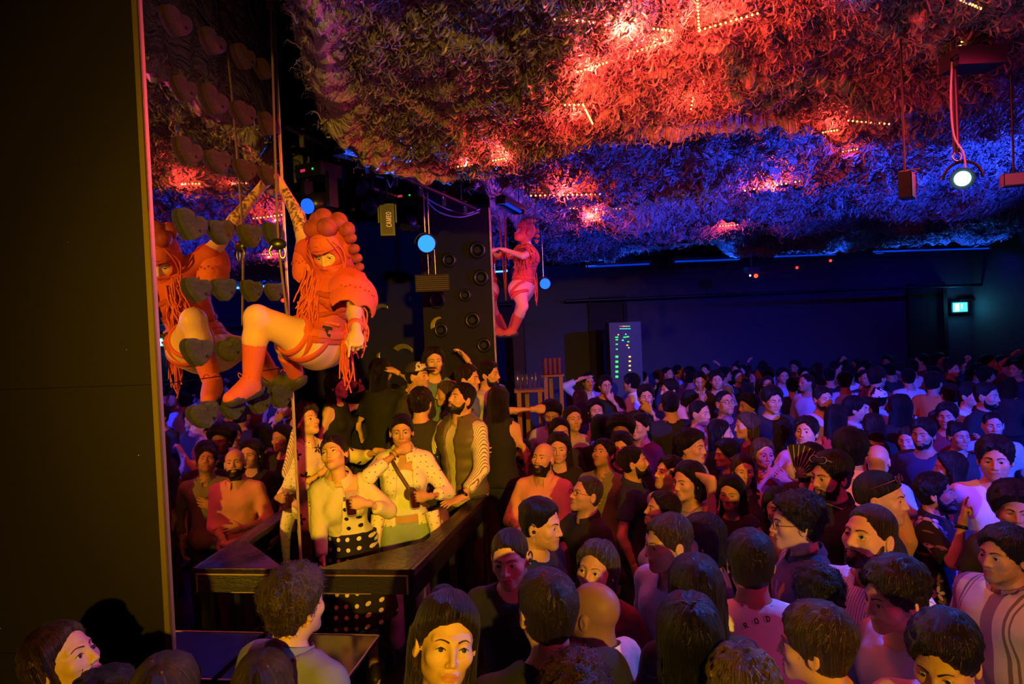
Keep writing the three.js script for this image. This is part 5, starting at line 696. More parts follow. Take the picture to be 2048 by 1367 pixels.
  // bubble buns and the bubble braid
  const balls = full ? [[-0.035, 0.135, 0.03, 0.050], [0.045, 0.135, 0.03, 0.050], [0.005, 0.165, -0.02, 0.050], [-0.05, 0.145, -0.05, 0.046], [0.065, 0.13, -0.045, 0.048], [0.10, 0.085, -0.04, 0.042]] : [[-0.035, 0.13, 0.0, 0.05], [0.04, 0.13, 0.0, 0.05], [0.0, 0.15, -0.05, 0.05]];
  for (const [x, y, z, r] of balls) part('hair_bun', ball(r, 0, 0, 0, 20).rotateX(0.4).translate(x, y, z).applyMatrix4(HM), suitHair(), t);
  const bp = full ? [[0.118, 0.045, -0.02], [0.128, -0.005, 0.0], [0.132, -0.052, 0.01], [0.132, -0.098, 0.02], [0.13, -0.142, 0.03], [0.128, -0.183, 0.035]] : [[0, 0.06, -0.14], [0, 0.0, -0.16], [0, -0.06, -0.165]];
  bp.forEach(([x, y, z], i) => part('braid_bubble', ball(0.031 - i * 0.0012, 0, 0, 0, 16).scale(1, 0.85, 1).translate(x, y, z).applyMatrix4(HM), suitHair(), t));
  // shoulder shells
  const shell = (S, E, nm, k, out) => { const d = E.clone().sub(S).normalize(), z = out.clone().addScaledVector(d, -out.dot(d)).normalize(), x = V().crossVectors(d, z), M = new THREE.Matrix4().makeBasis(x, d, z).setPosition(S.clone().addScaledVector(z, 0.012)); for (let i = 0; i < 2; i++) part(nm, uvFlat(netMesh((x, y, z) => { const sc = i ? 0.030 * Math.abs(Math.sin(x * 26)) : 0.012 * Math.abs(Math.sin(x * 40)); return Math.max(Math.abs(ell(x, y, z, 0, 0.045 + i * 0.05, -0.085, 0.128 * k - i * 0.010, 0.135, 0.128 + i * 0.004)) - 0.0045, -(z + 0.04), -(y + 0.075 - i * 0.12), y - 0.095 - i * 0.085 + sc); }, [-0.16, -0.11, -0.06], [0.16, 0.24, 0.12], full ? 0.0048 : 0.011), 3).applyMatrix4(M), suit([1, 3][i]), t); if (full) { const dots = []; for (let i = 0; i < 9; i++) { const a = -1 + i * 0.25; dots.push(ball(0.0042, Math.sin(a) * 0.095 * k, 0.070 + 0.01 * (i % 2), 0.052 - a * a * 0.030, 6)); } part('stud', merge(dots).applyMatrix4(M), suit(2), t); } };
  shell(L.sb, L.eb, 'shoulder_shell', 1.05, J.outB); shell(L.sa, L.sa.clone().add(V(-0.02, -0.2, 0.02)), 'shoulder_shell', 0.8, J.outA);
  // fringe of cut laces
  const r = rng(full ? 31 : 33), FR = [], strand = (p, len, sway, w) => { const a = sway.clone(); FR.push(tube([p, p.clone().add(V(a.x * 0.4 + (r() - 0.5) * 0.02, -len * 0.35, a.z * 0.4)), p.clone().add(V(a.x * 0.8 + (r() - 0.5) * 0.03, -len * 0.7, a.z * 0.8 + (r() - 0.5) * 0.02)), p.clone().add(V(a.x + (r() - 0.5) * 0.05, -len, a.z))], w, w * 0.8, 9, 4)); };
  const n0 = full ? 46 : 16;
  for (let i = 0; i < n0; i++) { const k = i / n0, p = L.sa.clone().lerp(L.neck, 0.35 + 0.65 * r()).lerp(L.chest, 0.25 + 0.5 * r()).addScaledVector(toCam, 0.10 + 0.03 * r()).add(V(-0.03 - 0.05 * r(), 0, 0)); strand(p, 0.10 + 0.16 * r(), V(-0.07 * r() - 0.01, 0, 0.02), 0.0052); }
  for (let i = 0; i < n0 * 0.5; i++) strand(L.pelvis.clone().lerp(L.chest, 0.1 + 0.5 * r()).add(V(0.10 + 0.05 * r(), 0, 0.03 * r())), 0.12 + 0.24 * r(), V(0.02 * r(), 0, 0), 0.0052);
  for (let i = 0; i < n0 * 0.5; i++) strand(L.sb.clone().lerp(L.eb, 0.4 + 0.6 * r()).add(V(0.05 * (r() - 0.2), 0, -0.03 * r())), 0.08 + 0.14 * r(), V(0.03 * r(), 0, 0), 0.0048);
  for (let i = 0; i < n0 * 0.25; i++) strand(L.wb.clone().lerp(L.eb, 0.2 * r()).addScaledVector(toCam, -0.01), 0.05 + 0.06 * r(), V(0.02 * (r() - 0.5), 0, 0), 0.0045);
  part('fringe', merge(FR), suit(1), t).userData.kind = 'stuff';
  if (full) { const m = L.waist.clone().lerp(L.pelvis, 0.45).addScaledVector(toCam, 0.155).add(V(0.03, 0, 0)); part('buckle', merge([box(0.045, 0.012, 0.012, 0, 0.018, 0), box(0.045, 0.012, 0.012, 0, -0.018, 0), box(0.016, 0.04, 0.014)]).rotateZ(-0.25).translate(m.x, m.y, m.z), blackGloss(), t).userData.label = 'black clip buckle';
    const st = []; for (const [a, b] of [[V(-0.09, 0.02, 0.10), V(0.10, -0.03, 0.09)], [V(-0.10, 0.09, 0.09), V(0.10, 0.05, 0.10)]]) { const M0 = L.waist.clone(); st.push(tube([M0.clone().add(a), M0.clone().add(a).lerp(M0.clone().add(b), 0.5).addScaledVector(toCam, 0.03), M0.clone().add(b)], 0.010, 0.010, 12, 6)); } part('waist_strap', merge(st), suit(3), t);
    const cf = L.eb.clone().lerp(L.wb, 0.72), df = L.wb.clone().sub(L.eb).normalize(); part('wrist_cuff', new THREE.TorusGeometry(0.032, 0.008, 8, 20).applyMatrix4(new THREE.Matrix4().compose(cf, new THREE.Quaternion().setFromUnitVectors(V(0, 0, 1), df), V(1, 1, 2.2))), suit(1), t); }
  return t;
}
climber('climber in a red fringed costume hanging one-handed on the mirror, dark tattooed raised arm', {
  base: at(480, 800, 3.22), pelvis: at(634, 690, 3.50), hipR: at(618, 684, 3.40), hipL: at(650, 694, 3.62), waist: at(648, 640, 3.49), chest: at(655, 588, 3.47), neck: at(662, 545, 3.44), head: at(664, 500, 3.40), sa: at(614, 500, 3.54), sb: at(712, 568, 3.36),
  ea: at(596, 432, 3.66), wa: at(562, 368, 3.76), eb: at(708, 628, 3.24), wb: at(712, 662, 3.10), kneeR: at(514, 634, 3.22), ankR: at(503, 768, 3.26), toeR: at(462, 797, 3.16), kneeL: at(572, 690, 3.62), ankL: at(592, 752, 3.80), toeL: at(566, 778, 3.84),
  face: V(-0.30, -0.52, 0.80), outA: V(-0.5, 0.1, 0.85), outB: V(0.55, 0.25, 0.8), backB: V(0.3, 0.2, 0.9), dirB: V(0.10, -0.75, 0.6) }, 0.0115, true);
climber('second climber in red costume standing high beside the far pillar under magenta light', {
  base: at(1012, 672, 7.7), pelvis: at(1045, 573, 7.75), hipR: at(1036, 578, 7.66), hipL: at(1050, 578, 7.86), waist: at(1048, 548, 7.76), chest: at(1056, 516, 7.76), neck: at(1054, 492, 7.75), head: at(1050, 464, 7.75), sa: at(1040, 500, 7.80), sb: at(1062, 503, 7.62),
  ea: at(1022, 512, 7.85), wa: at(998, 498, 7.92), eb: at(1046, 512, 7.40), wb: at(1012, 500, 7.5), kneeR: at(1046, 612, 7.6), ankR: at(1026, 662, 7.66), toeR: at(1008, 668, 7.66), kneeL: at(1040, 618, 7.82), ankL: at(1020, 664, 7.88), toeL: at(1002, 668, 7.9),
  face: V(-0.8, 0.25, 0.35), outA: V(-0.3, 0.2, 0.8), outB: V(0.5, 0.3, 0.8), backB: V(0.2, 0.8, 0.3) }, 0.017, false);
// ropes and belay devices
{ const rope = (label, pts, r, c) => { const o = pts[0].clone(), m = part('climbing_rope', tube(pts.map((p) => p.clone().sub(o)), r, r, 60, 8), std(c, 0.75)); m.position.copy(o); tag(m, label, 'rope'); };
  rope('long climbing rope hanging in front of the mirror past the climber', [at(538, -60, 3.55), at(543, 60, 3.58), at(551, 330, 3.60), at(557, 480, 3.60), at(576, 650, 3.60)], 0.0065, col(0.16, 0.09, 0.06));
  { const t = thing('rope_knot', 'thick knot tied in the climbing rope near the ceiling', 'knot', at(540, 8, 3.57)); const L = []; for (let i = 0; i < 4; i++) L.push(new THREE.TorusGeometry(0.013, 0.007, 8, 16).rotateX(Math.PI / 2 + 0.3 * (i % 2 ? 1 : -1)).translate(0, i * 0.016 - 0.02, 0)); part('coil', merge(L), std(col(0.13, 0.07, 0.05), 0.8), t); }
  { const t = thing('belay_device', 'black metal belay device clipped to the climbing rope', 'belay device', at(556, 488, 3.585), 0.3); part('body', new THREE.SphereGeometry(0.042, 18, 12).scale(1.05, 0.75, 0.5), blackGloss(), t); part('handle', tube([V(-0.03, -0.01, 0.01), V(-0.045, -0.04, 0.01), V(-0.035, -0.065, 0.01)], 0.008, 0.006, 10, 8), steel(), t); part('carabiner', new THREE.TorusGeometry(0.02, 0.005, 8, 18).scale(0.7, 1.4, 1).translate(0.02, -0.045, 0), steel(), t); }
  rope('thin red accessory cord falling beside the second climber', [at(1010, 430, 7.8), at(1011, 500, 7.82), at(1012, 600, 7.84)], 0.009, col(0.3, 0.03, 0.02)); }
// ---------------------------------------------------------------- the crowd
const RELAX = undefined, NEAR = 'guests close to the camera', MID = 'guests watching the climber', VIP = 'guests on the platform', FAR = 'guests deep in the crowd';
const P = (label, u, v2, d, yaw, o) => person({ label, u, v2, d, yaw, ...o });
// --- on the platform
const white = P('woman in white eyelet blouse and pale jeans, hand at her mouth, holding a dark drink', 803, 862, 4.8, 8, { f: 1, lv: 3, floor: PLAT, klim: [0.95, 1.1], h: 1.74, hair: 'tied', hc: 'black', skin: 1, top: 'shirt', tc: 'white', pat: 'eyelet|#e4ded2|#5a5446', sleeve: 1.55, loose: 0.022, open: 0.062, neck: 0.085, bottom: 'jeans', legsSeen: 1, hem: 0.97, group: VIP, gaze: [0, 0.2], arms: { R: { at: [-0.02, 1.50, 0.20], pose: 'pinch', dir: [0.9, 0.3, -0.1], back: [0, 0.3, 1], elbow: [-1, -0.7, 0.3] }, L: { at: [0.16, 1.19, 0.24], pose: 'grip', dir: [-0.75, 0.1, 0.4], back: [0.35, 0.0, 0.9] } } });
{ const g = white.g; const tails = [[0.20, 0.06], [-0.20, 0.05]].map(([x, z]) => tube([V(x * 0.9, 1.06, z + 0.06), V(x, 0.94, z + 0.09), V(x * 1.04, 0.80, z + 0.09), V(x * 0.95, 0.66, z + 0.10)], 0.05, 0.018, 18, 8).scale(1, 1, 1)); tails.forEach((t) => part('blouse_tail', uvFlat(t), clothMat('white', 'eyelet|#e4ded2|#5a5446'), g));
  part('crossbody_strap', tube([V(-0.09, 1.46, 0.03), V(-0.05, 1.38, 0.125), V(0.03, 1.24, 0.15), V(0.07, 1.16, 0.145), V(0.16, 1.08, 0.06)], 0.014, 0.014, 24, 6), std(col(0.09, 0.045, 0.025), 0.5), g); part('coin_pouch', cyl(0.045, 0.045, 0.02, 22).rotateX(Math.PI / 2 + 0.1).translate(0.045, 1.20, 0.165), std(col(0.12, 0.065, 0.035), 0.5, 0, { bumpMap: scuff, bumpScale: 0.01 }), g); part('handbag', netMesh((x, y, z) => ell(x, y, z, 0.24, 0.96, 0.03, 0.07, 0.10, 0.11) + 0.006 * noise(x * 40, y * 12, z * 40), [0.14, 0.82, -0.12], [0.34, 1.1, 0.18], 0.012), std(col(0.13, 0.06, 0.03), 0.4), g); part('bracelet', merge([0, 1].map((i) => new THREE.TorusGeometry(0.031, 0.003, 6, 20).applyMatrix4(new THREE.Matrix4().compose(white.foreR.E.clone().lerp(white.foreR.T, 0.80 + i * 0.1), new THREE.Quaternion().setFromUnitVectors(V(0, 0, 1), white.foreR.d), V(1, 1, 1))))), std(col(0.3, 0.15, 0.05), 0.4, 0.6), g); part('camisole', uvFlat(netMesh((x, y, z) => Math.max(white.torsoF(x, y, z, 0.009), 1.04 - y, y - 1.345 - 0.35 * Math.abs(Math.abs(x) - 0.075)), [-0.26, 1.0, -0.2], [0.26, 1.45, 0.24], 0.015)).scale(white.s, white.s, white.s), clothMat('white'), g); }
const polka = P('woman in cream jacket and polka dot skirt leaning over with a beer, mouth open', 668, 908, 4.5, 12, { f: 1, lv: 3, floor: PLAT, h: 1.60, hair: 'tied', hc: 'brown', skin: 4, top: 'jacket', tc: 'cream', sleeve: 1.6, loose: 0.024, open: 0.060, neck: 0.09, hem: 0.98, lean: [12, -8, 0], head: [-20, 22, -14], gaze: [-0.3, 0.6], bottom: 'dress', bpat: 'dots|#15131a|#e8e0c8', skirt: 0.42, legsSeen: 1, group: VIP, arms: { L: { at: [0.10, 1.20, 0.30], pose: 'grip', dir: [-0.8, 0.15, 0.3], back: [0.3, 0.0, 0.9] }, R: { at: [-0.16, 0.80, 0.26], pose: 'relaxed', dir: [0.75, -0.5, 0.3], back: [-0.2, 0.6, 0.7] } } });
part('dotted_top', uvFlat(netMesh((x, y, z) => Math.max(polka.torsoF(x, y, z, 0.011), 1.02 - y, y - 1.36), [-0.3, 0.98, -0.25], [0.3, 1.45, 0.34], 0.014)).scale(polka.s, polka.s, polka.s), clothMat('white', 'dots|#e8e0c8|#15131a'), polka.g);
const curlyW = P('woman with loose curls in an eyelet top half hidden by the mirror edge', 612, 842, 5.15, 55, { f: 1, lv: 3, floor: PLAT, h: 1.72, hair: 'curly:0.035', hc: 'light', skin: 4, top: 'shirt', tc: 'cream', pat: 'flowers|#d8ccb0|#2a2420', sleeve: 1.5, loose: 0.02, head: [5, 18, 0], group: VIP, arms: { R: { at: [-0.10, 1.28, 0.30], pose: 'grip', dir: [0.8, 0.3, 0.3], back: [-0.3, 0, 0.9] }, L: { at: [0.30, 1.36, 0.42], pose: 'flat', dir: [0.3, -0.05, 0.95], back: [0, 1, 0] } } });
const vest = P('bearded man in quilted olive vest over a striped shirt, hand on the rail', 922, 798, 5.5, -38, { lv: 3, floor: PLAT, h: 1.84, hair: 'fade', hc: 'dark', skin: 0, beard: 2, top: 'shirt', tc: 'cream', pat: 'stripe|#e6dfcc|#7a6a42', sleeve: 1.75, head: [-8, 20, 4], gaze: [-0.3, 0.4], group: VIP, arms: { L: { at: [0.24, 1.03, 0.30], pose: 'flat', dir: [-0.5, -0.2, 0.8], back: [0.2, 0.9, 0.2] }, R: { at: [-0.20, 1.16, 0.30], pose: 'grip', dir: [0.5, 0.1, 0.8], back: [-0.8, 0.2, 0.3] } } });
{ const V2 = new THREE.Matrix4().makeScale(vest.s, vest.s, vest.s), g = netMesh((x, y, z) => { const q = 0.008 * Math.abs(Math.sin(y * 34)); let d = Math.max(vest.torsoF(x, y, z, 0.030 + q), 0.92 - y); for (const A of vest.arms) d = smax(d, -cap(x, y, z, A.S.x + A.sd * 0.035, A.S.y + 0.02, A.S.z, 0.072, A.S.x + A.sd * 0.04, A.S.y - 0.10, A.S.z, 0.066), 0.02); d = smax(d, -cap(x, y, z, 0, 1.56, -0.01, 0.080, 0, 1.49, 0, 0.078), 0.01); return smax(d, -cap(x, y, z, 0.0, 1.46, 0.12, 0.05, 0.0, 0.95, 0.15, 0.032), 0.012); }, [-0.34, 0.88, -0.24], [0.34, 1.6, 0.28], 0.0135); part('quilted_vest', uvFlat(g).applyMatrix4(V2), std(col(0.13, 0.105, 0.055), 0.55, 0, { bumpMap: foldTex, bumpScale: 0.008 }), vest.g); part('vest_collar', collarGeo(V(0, 0, 0), 0.09).scale(1, 1, 1).translate(0, 0.02, 0).applyMatrix4(V2), std(col(0.13, 0.105, 0.055), 0.55, 0, { side: THREE.DoubleSide }), vest.g); }
watchOn(vest, 'L');
const blackBack = P('man in black t-shirt seen from behind, arm round the man in the vest', 843, 805, 5.75, 165, { lv: 3, floor: PLAT, h: 1.82, hair: 'short:0.016', hc: 'brown', top: 'tee', tc: 'dark', wide: 1.08, group: VIP, arms: { R: { at: [-0.50, 1.30, -0.12], pose: 'spread', dir: [-0.8, 0.25, -0.45], back: [0, 0.2, -1], elbow: [-0.2, -1, -0.4] } } });
const capman = P('man in a dark cap with a pale printed front, looking aside', 835, 752, 6.3, 62, { lv: 2, floor: PLAT + 0.2, h: 1.78, skin: 0, beard: 1, top: 'tee', tc: 'dark', hair: 'crop', head: [8, 5, 0], group: VIP }); capOn(capman);
const wg = P('woman in white cat-eye glasses under purple light', 786, 795, 6.4, -5, { f: 1, lv: 2, floor: PLAT, h: 1.68, hair: 'wavy:0.3', hc: 'black', skin: 1, top: 'tee', tc: 'blue', group: VIP }); glassesOn(wg, col(0.75, 0.62, 0.3), 0.026);
P('woman with long dark curls stretching her bare arm out', 676, 772, 6.5, 70, { f: 1, lv: 2, floor: PLAT + 0.2, h: 1.68, hair: 'wavy:0.32', hc: 'dark', skin: 4, top: 'tank', tc: 'black', group: VIP, arms: { L: { at: [0.20, 1.42, 0.58], pose: 'flat', elbow: [0, -1, 0] } } });
const gm = P('bearded man in glasses looking down beside the outstretched arm', 708, 760, 7.2, -30, { lv: 2, floor: PLAT + 0.2, h: 1.8, hair: 'short:0.014', hc: 'dark', beard: 2, top: 'shirt', tc: 'black', head: [-10, -14, 0], group: VIP }); glassesOn(gm);
P('woman with a mass of dark curly hair, hand raised to it', 763, 745, 6.7, 150, { f: 1, lv: 2, floor: PLAT + 0.2, h: 1.74, hair: 'wavy:0.34', hc: 'dark', top: 'tee', tc: 'black', group: VIP, arms: { R: { at: [-0.18, 1.62, 0.02], pose: 'relaxed', elbow: [-1, -0.4, 0] } } });
P('brunette in a blue top dancing in front of the glossy pillar', 868, 722, 6.2, 15, { f: 1, lv: 2, floor: PLAT + 0.2, klim: [1.04, 1.15], h: 1.74, hair: 'wavy:0.26', hc: 'brown', skin: 4, top: 'tank', tc: 'blue', group: VIP, arms: { L: { at: [0.28, 1.62, 0.05], pose: 'relaxed', elbow: [1, -0.4, 0] } } });
P('man in a blue shirt bending towards his neighbour by the pillar', 936, 757, 6.2, 70, { lv: 2, floor: PLAT + 0.2, klim: [1.0, 1.12], h: 1.76, hair: 'short:0.014', hc: 'brown', top: 'tee', tc: 'blue', lean: [10, 0, 0], group: VIP });
P('bearded man in a pale t-shirt reaching past the pillar', 978, 748, 6.6, 65, { lv: 2, floor: PLAT + 0.2, h: 1.78, hair: 'short:0.016', hc: 'dark', beard: 2, top: 'tee', tc: 'lavender', group: VIP, arms: { R: { at: [-0.05, 1.33, 0.52], pose: 'fist' } } });
P('woman with very long dark hair and bare shoulders seen from behind', 998, 800, 6.0, 165, { f: 1, lv: 2, floor: PLAT, h: 1.70, hair: 'long:0.38', hc: 'brown', top: 'tank', tc: 'black', group: VIP });
P('woman with long blond curls in a pale off-shoulder top', 892, 788, 6.3, -70, { f: 1, lv: 2, floor: PLAT + 0.2, tries: 5, h: 1.66, hair: 'wavy:0.36', hc: 'blond', skin: 1, top: 'tank', tc: 'olive', group: VIP });
// --- between the rail and the crowd
const sec1 = P('security man with slicked undercut, earpiece and black t-shirt, in profile', 1082, 1048, 3.35, 58, { lv: 3, hair: 'fade', hc: 'black', skin: 0, beard: 1, top: 'tee', tc: 'black', wide: 1.1, head: [6, -4, 0], group: NEAR }); earpieceOn(sec1, -1);
part('printed_mark', new THREE.PlaneGeometry(0.055, 0.008).rotateX(-0.2).translate(0.085, 1.325, 0.165), std(col(0.7, 0.7, 0.7), 0.6), sec1.g).userData.label = 'small white chest print';
const sec2 = P('security man with short cropped hair and earpiece, face half in shadow', 1020, 1115, 2.95, -14, { lv: 3, hair: 'crop', hc: 'brown', skin: 0, beard: 1, v: 1, top: 'tee', tc: 'black', vneck: 0.05, head: [0, -4, -4], gaze: [-0.3, 0], group: NEAR }); earpieceOn(sec2, 1);
const bald = P('bald man with a full dark beard in a salmon shirt, gazing up', 1086, 916, 5.2, -20, { lv: 3, h: 1.78, skin: 0, hc: 'black', beard: 3, top: 'shirt', tc: 'pink', sleeve: 1.35, vneck: 0.12, head: [-8, 14, 3], gaze: [-0.2, 0.5], group: MID, arms: { R: { at: [-0.12, 1.18, 0.30], pose: 'relaxed', dir: [0.75, 0.1, 0.5], back: [-0.2, 0.3, 0.9] }, L: { at: [0.02, 1.05, 0.28], pose: 'relaxed', dir: [-0.9, -0.1, 0.3], back: [0.1, 0.7, 0.7] } } });
const gls = P('grey-haired man in glasses and black shirt, one arm raised, looking up', 1172, 988, 4.3, -62, { lv: 3, h: 1.74, hair: 'crop', hc: 'grey', skin: 0, beard: 1, v: 1, top: 'shirt', tc: 'black', sleeve: 1.1, head: [-4, 18, 0], gaze: [0, 0.4], group: MID, arms: { R: { at: [-0.05, 1.46, 0.42], pose: 'relaxed', dir: [0.3, 0.1, 0.9], back: [-0.2, 1, 0.1], elbow: [-0.4, -1, 0] } } }); glassesOn(gls, col(0.02, 0.02, 0.02), 0.02);
P('dark-haired man in a dark open shirt, hand on his chest, looking up', 1206, 908, 5.45, -28, { lv: 3, h: 1.76, hair: 'short:0.018', hc: 'black', skin: 1, beard: 1, top: 'shirt', tc: 'olive', vneck: 0.14, head: [-10, 24, -4], gaze: [-0.3, 0.5], group: MID, arms: { R: { at: [-0.10, 1.26, 0.20], pose: 'flat', dir: [0.8, 0.35, 0.1], back: [0, 0.2, 1] } } });
P('bearded man in a navy jacket turned away from the climber', 1268, 925, 5.0, 68, { lv: 3, h: 1.80, hair: 'fade', hc: 'dark', skin: 0, beard: 2, top: 'jacket', tc: 'navy', head: [8, 12, 0], group: MID });
P('clean-shaven man with receding dark hair in a white pinstripe shirt, in profile', 1338, 946, 4.75, -64, { lv: 3, h: 1.78, hair: 'short:0.014', hc: 'black', skin: 4, beard: 1, v: 1, top: 'shirt', tc: 'white', pat: 'stripe|#d8d8e8|#7078a0', head: [-4, 16, 0], gaze: [0, 0.3], group: MID });
P('woman with dark tied-back hair in a pale blue shirt behind the tall greying man', 1322, 1020, 4.1, -80, { f: 1, lv: 3, hair: 'bob', hc: 'black', skin: 1, top: 'shirt', tc: 'lightblue', head: [0, 16, 0], group: MID });
P('tall greying man in a pale blue textured shirt, stern in profile', 1335, 1085, 2.95, -62, { lv: 3, h: 1.82, hair: 'short:0.010:0.004', hc: 'light', skin: 0, beard: 1, v: 1, top: 'shirt', tc: 'lightblue', pat: 'stripe|#aab2d6|#8f98c4', wide: 1.1, fat: 1.08, vneck: 0.06, head: [-10, -2, 0], group: NEAR });
const ear = P('woman with dark brown hair and a dangling earring behind the greying man', 1402, 1078, 3.25, -100, { f: 1, lv: 3, h: 1.66, hair: 'bob', hc: 'dark', skin: 1, top: 'tee', tc: 'wine', group: NEAR }); earringOn(ear, 1);
P('woman with a short silver-streaked bob and dark headband, looking up', 1192, 1138, 2.95, -22, { f: 1, lv: 3, h: 1.66, hair: 'bob', hc: 'grey', skin: 0, top: 'tee', tc: 'wine', head: [-6, 10, 6], gaze: [-0.4, 0.3], group: NEAR });
P('man in a black t-shirt seen from behind, hair swirling from the crown', 1092, 1218, 2.15, -158, { lv: 3, h: 1.80, hair: 'short:0.012:0.003', hc: 'brown', skin: 0, top: 'tee', tc: 'black', wide: 1.12, fat: 1.1, head: [0, 10, 0], group: NEAR });
P('man with a shaved head in a cream collared shirt, turned away', 1186, 1226, 2.45, -128, { lv: 3, h: 1.76, skin: 3, hc: 'black', beard: 1, top: 'shirt', tc: 'cream', group: NEAR });
P('young woman with hair half up and loose strands, glancing at the camera', 892, 1285, 2.05, 14, { f: 1, lv: 3, h: 1.66, hair: 'halfup', hc: 'brown', skin: 4, top: 'tee', tc: 'black', pat: 'sparkle|#0b0a0e|#d8d2c0', vneck: 0.05, head: [4, 12, 12], gaze: [0.0, 0.35], group: NEAR });
P('man with curly brown hair in a washed denim jacket, back turned', 592, 1208, 2.35, 148, { lv: 3, h: 1.80, hair: 'curly:0.026', hc: 'light', skin: 0, top: 'jacket', tc: 'denim', loose: 0.022, sleeve: 1.85, group: NEAR });
P('woman with long straight auburn hair laughing upwards in profile', 128, 1322, 2.15, 82, { f: 1, lv: 3, h: 1.66, hair: 'long:0.34', hc: 'auburn', skin: 4, top: 'tee', tc: 'black', head: [4, 24, 0], group: NEAR });
P('person with light brown hair seen from above at the mirrored wall', 336, 1392, 2.0, 176, { f: 1, lv: 3, h: 1.60, hair: 'long:0.25', hc: 'light', top: 'tee', tc: 'dark', group: NEAR });
P('person with parted brown hair in front of the denim jacket', 528, 1380, 2.12, -172, { f: 1, lv: 3, h: 1.62, hair: 'long:0.28:0.006', hc: 'light', top: 'tee', tc: 'dark', group: NEAR });
P('person with tight black curls beside the auburn woman', 212, 1425, 2.0, 170, { f: 1, lv: 2, h: 1.58, hair: 'curly:0.03', hc: 'black', top: 'tee', tc: 'black', group: NEAR });
P('person with reddish curly hair in front of the black t-shirt', 1152, 1402, 1.95, 178, { f: 1, lv: 3, h: 1.62, hair: 'curly:0.03', hc: 'auburn', top: 'tee', tc: 'dark', group: NEAR });
// --- near, towards the other side
const rodM = P('man with short dark hair in a white t-shirt lettered on the back', 1500, 1124, 2.6, 172, { lv: 3, h: 1.80, hair: 'short:0.012:0.003', hc: 'dark', skin: 2, top: 'tee', tc: 'white', neck: 0.058, loose: 0.018, group: NEAR });
{ const tx = canvasTex(512, 128, (g, w, h) => { g.clearRect(0, 0, w, h); g.fillStyle = '#000'; g.font = 'bold 92px sans-serif'; g.textAlign = 'center'; g.textBaseline = 'middle'; 'ROD'.split('').forEach((c, i) => { g.save(); g.translate(w * (0.2 + 0.3 * i), h * (0.52 - 0.10 * (1 - Math.abs(i - 1)))); g.rotate((i - 1) * 0.14); g.fillText(c, 0, 0); g.restore(); }); }); const pg = new THREE.PlaneGeometry(0.14, 0.038, 16, 4).rotateZ(0.28).rotateY(Math.PI), p = pg.attributes.position; for (let i = 0; i < p.count; i++) { const x = p.getX(i) + 0.008, y = p.getY(i) + 1.492; let z = -0.3; for (let k = 0; k < 60; k++) { const d = rodM.topF(x / rodM.s, y / rodM.s, z / rodM.s); if (d < 0.002) break; z += Math.max(0.002, d * 0.7); } p.setXYZ(i, x, y, z - 0.0045); } pg.computeVertexNormals(); part('lettering', pg, new THREE.MeshStandardMaterial({ map: tx, transparent: true, roughness: 0.8, color: 0xffffff }), rodM.g).userData.label = 'black letters ROD'; }
const hawaii = P('man with bushy dark hair and glasses in a leafy short-sleeved shirt', 1592, 1044, 3.1, -98, { lv: 3, h: 1.78, hair: 'curly:0.03', hc: 'black', skin: 0, v: 1, top: 'shirt', tc: 'grey', pat: 'leaves|#4d4a5e|#c8a24e', sleeve: 0.8, loose: 0.024, group: NEAR }); glassesOn(hawaii);
P('man with cropped hair and moustache gazing up, pale striped shirt', 1738, 1072, 2.72, -58, { lv: 3, h: 1.78, hair: 'crop', hc: 'brown', skin: 0, beard: 2, v: 1, top: 'shirt', tc: 'white', pat: 'stripe|#d5d5e6|#7d84b4', head: [-6, 14, 0], gaze: [0, 0.3], group: NEAR });
P('man with thick swept dark hair in a plum shirt, chin lowered', 1788, 1192, 2.45, -78, { lv: 3, h: 1.80, hair: 'short:0.026:0.008', hc: 'dark', skin: 0, beard: 1, top: 'tee', tc: 'lavender', head: [-4, -8, 0], group: NEAR });
P('man with a dark fringe looking down, forehead lit amber', 1888, 1318, 2.05, -48, { lv: 3, h: 1.74, hair: 'short:0.022', hc: 'black', skin: 1, top: 'tee', tc: 'lavender', head: [0, -16, 0], group: NEAR });
P('man with fine brown hair in an orange top seen from behind', 1628, 1290, 2.15, -122, { lv: 3, h: 1.76, hair: 'short:0.022:0.005', hc: 'light', skin: 0, top: 'tee', tc: 'orange', group: NEAR });
P('person with a dark wavy crop beside the lettered t-shirt', 1636, 1192, 2.55, 178, { lv: 3, h: 1.70, hair: 'curly:0.022', hc: 'black', top: 'shirt', tc: 'lightblue', group: NEAR });
P('woman with straight dark hair before the greying man', 1390, 1180, 2.5, 178, { f: 1, lv: 3, h: 1.66, hair: 'long:0.25', hc: 'dark', top: 'tee', tc: 'black', group: NEAR });
P('woman with a heavy dark bob in a pale blue collared shirt, back turned', 1378, 1272, 2.12, 172, { f: 1, lv: 3, h: 1.68, hair: 'bob', hc: 'black', top: 'shirt', tc: 'lightblue', group: NEAR });
P('person with tousled blond hair seen from above', 1484, 1396, 1.95, 180, { f: 1, lv: 3, h: 1.62, hair: 'short:0.030:0.010', hc: 'blond', top: 'tee', tc: 'lightblue', head: [0, -12, 0], group: NEAR });
P('man with a striped shirt and dark hair watching in profile, near the side wall', 2006, 1108, 2.85, -72, { lv: 3, h: 1.80, hair: 'short:0.018', hc: 'black', skin: 2, beard: 1, top: 'shirt', tc: 'cream', pat: 'band|#b9a59c|#7c5878', sleeve: 0.9, loose: 0.03, head: [0, 2, 0], group: NEAR });
P('person with round curly hair peering over the striped shirt', 2030, 1020, 3.5, -30, { lv: 2, hair: 'afro', hc: 'dark', skin: 1, top: 'tee', tc: 'dark', group: NEAR });
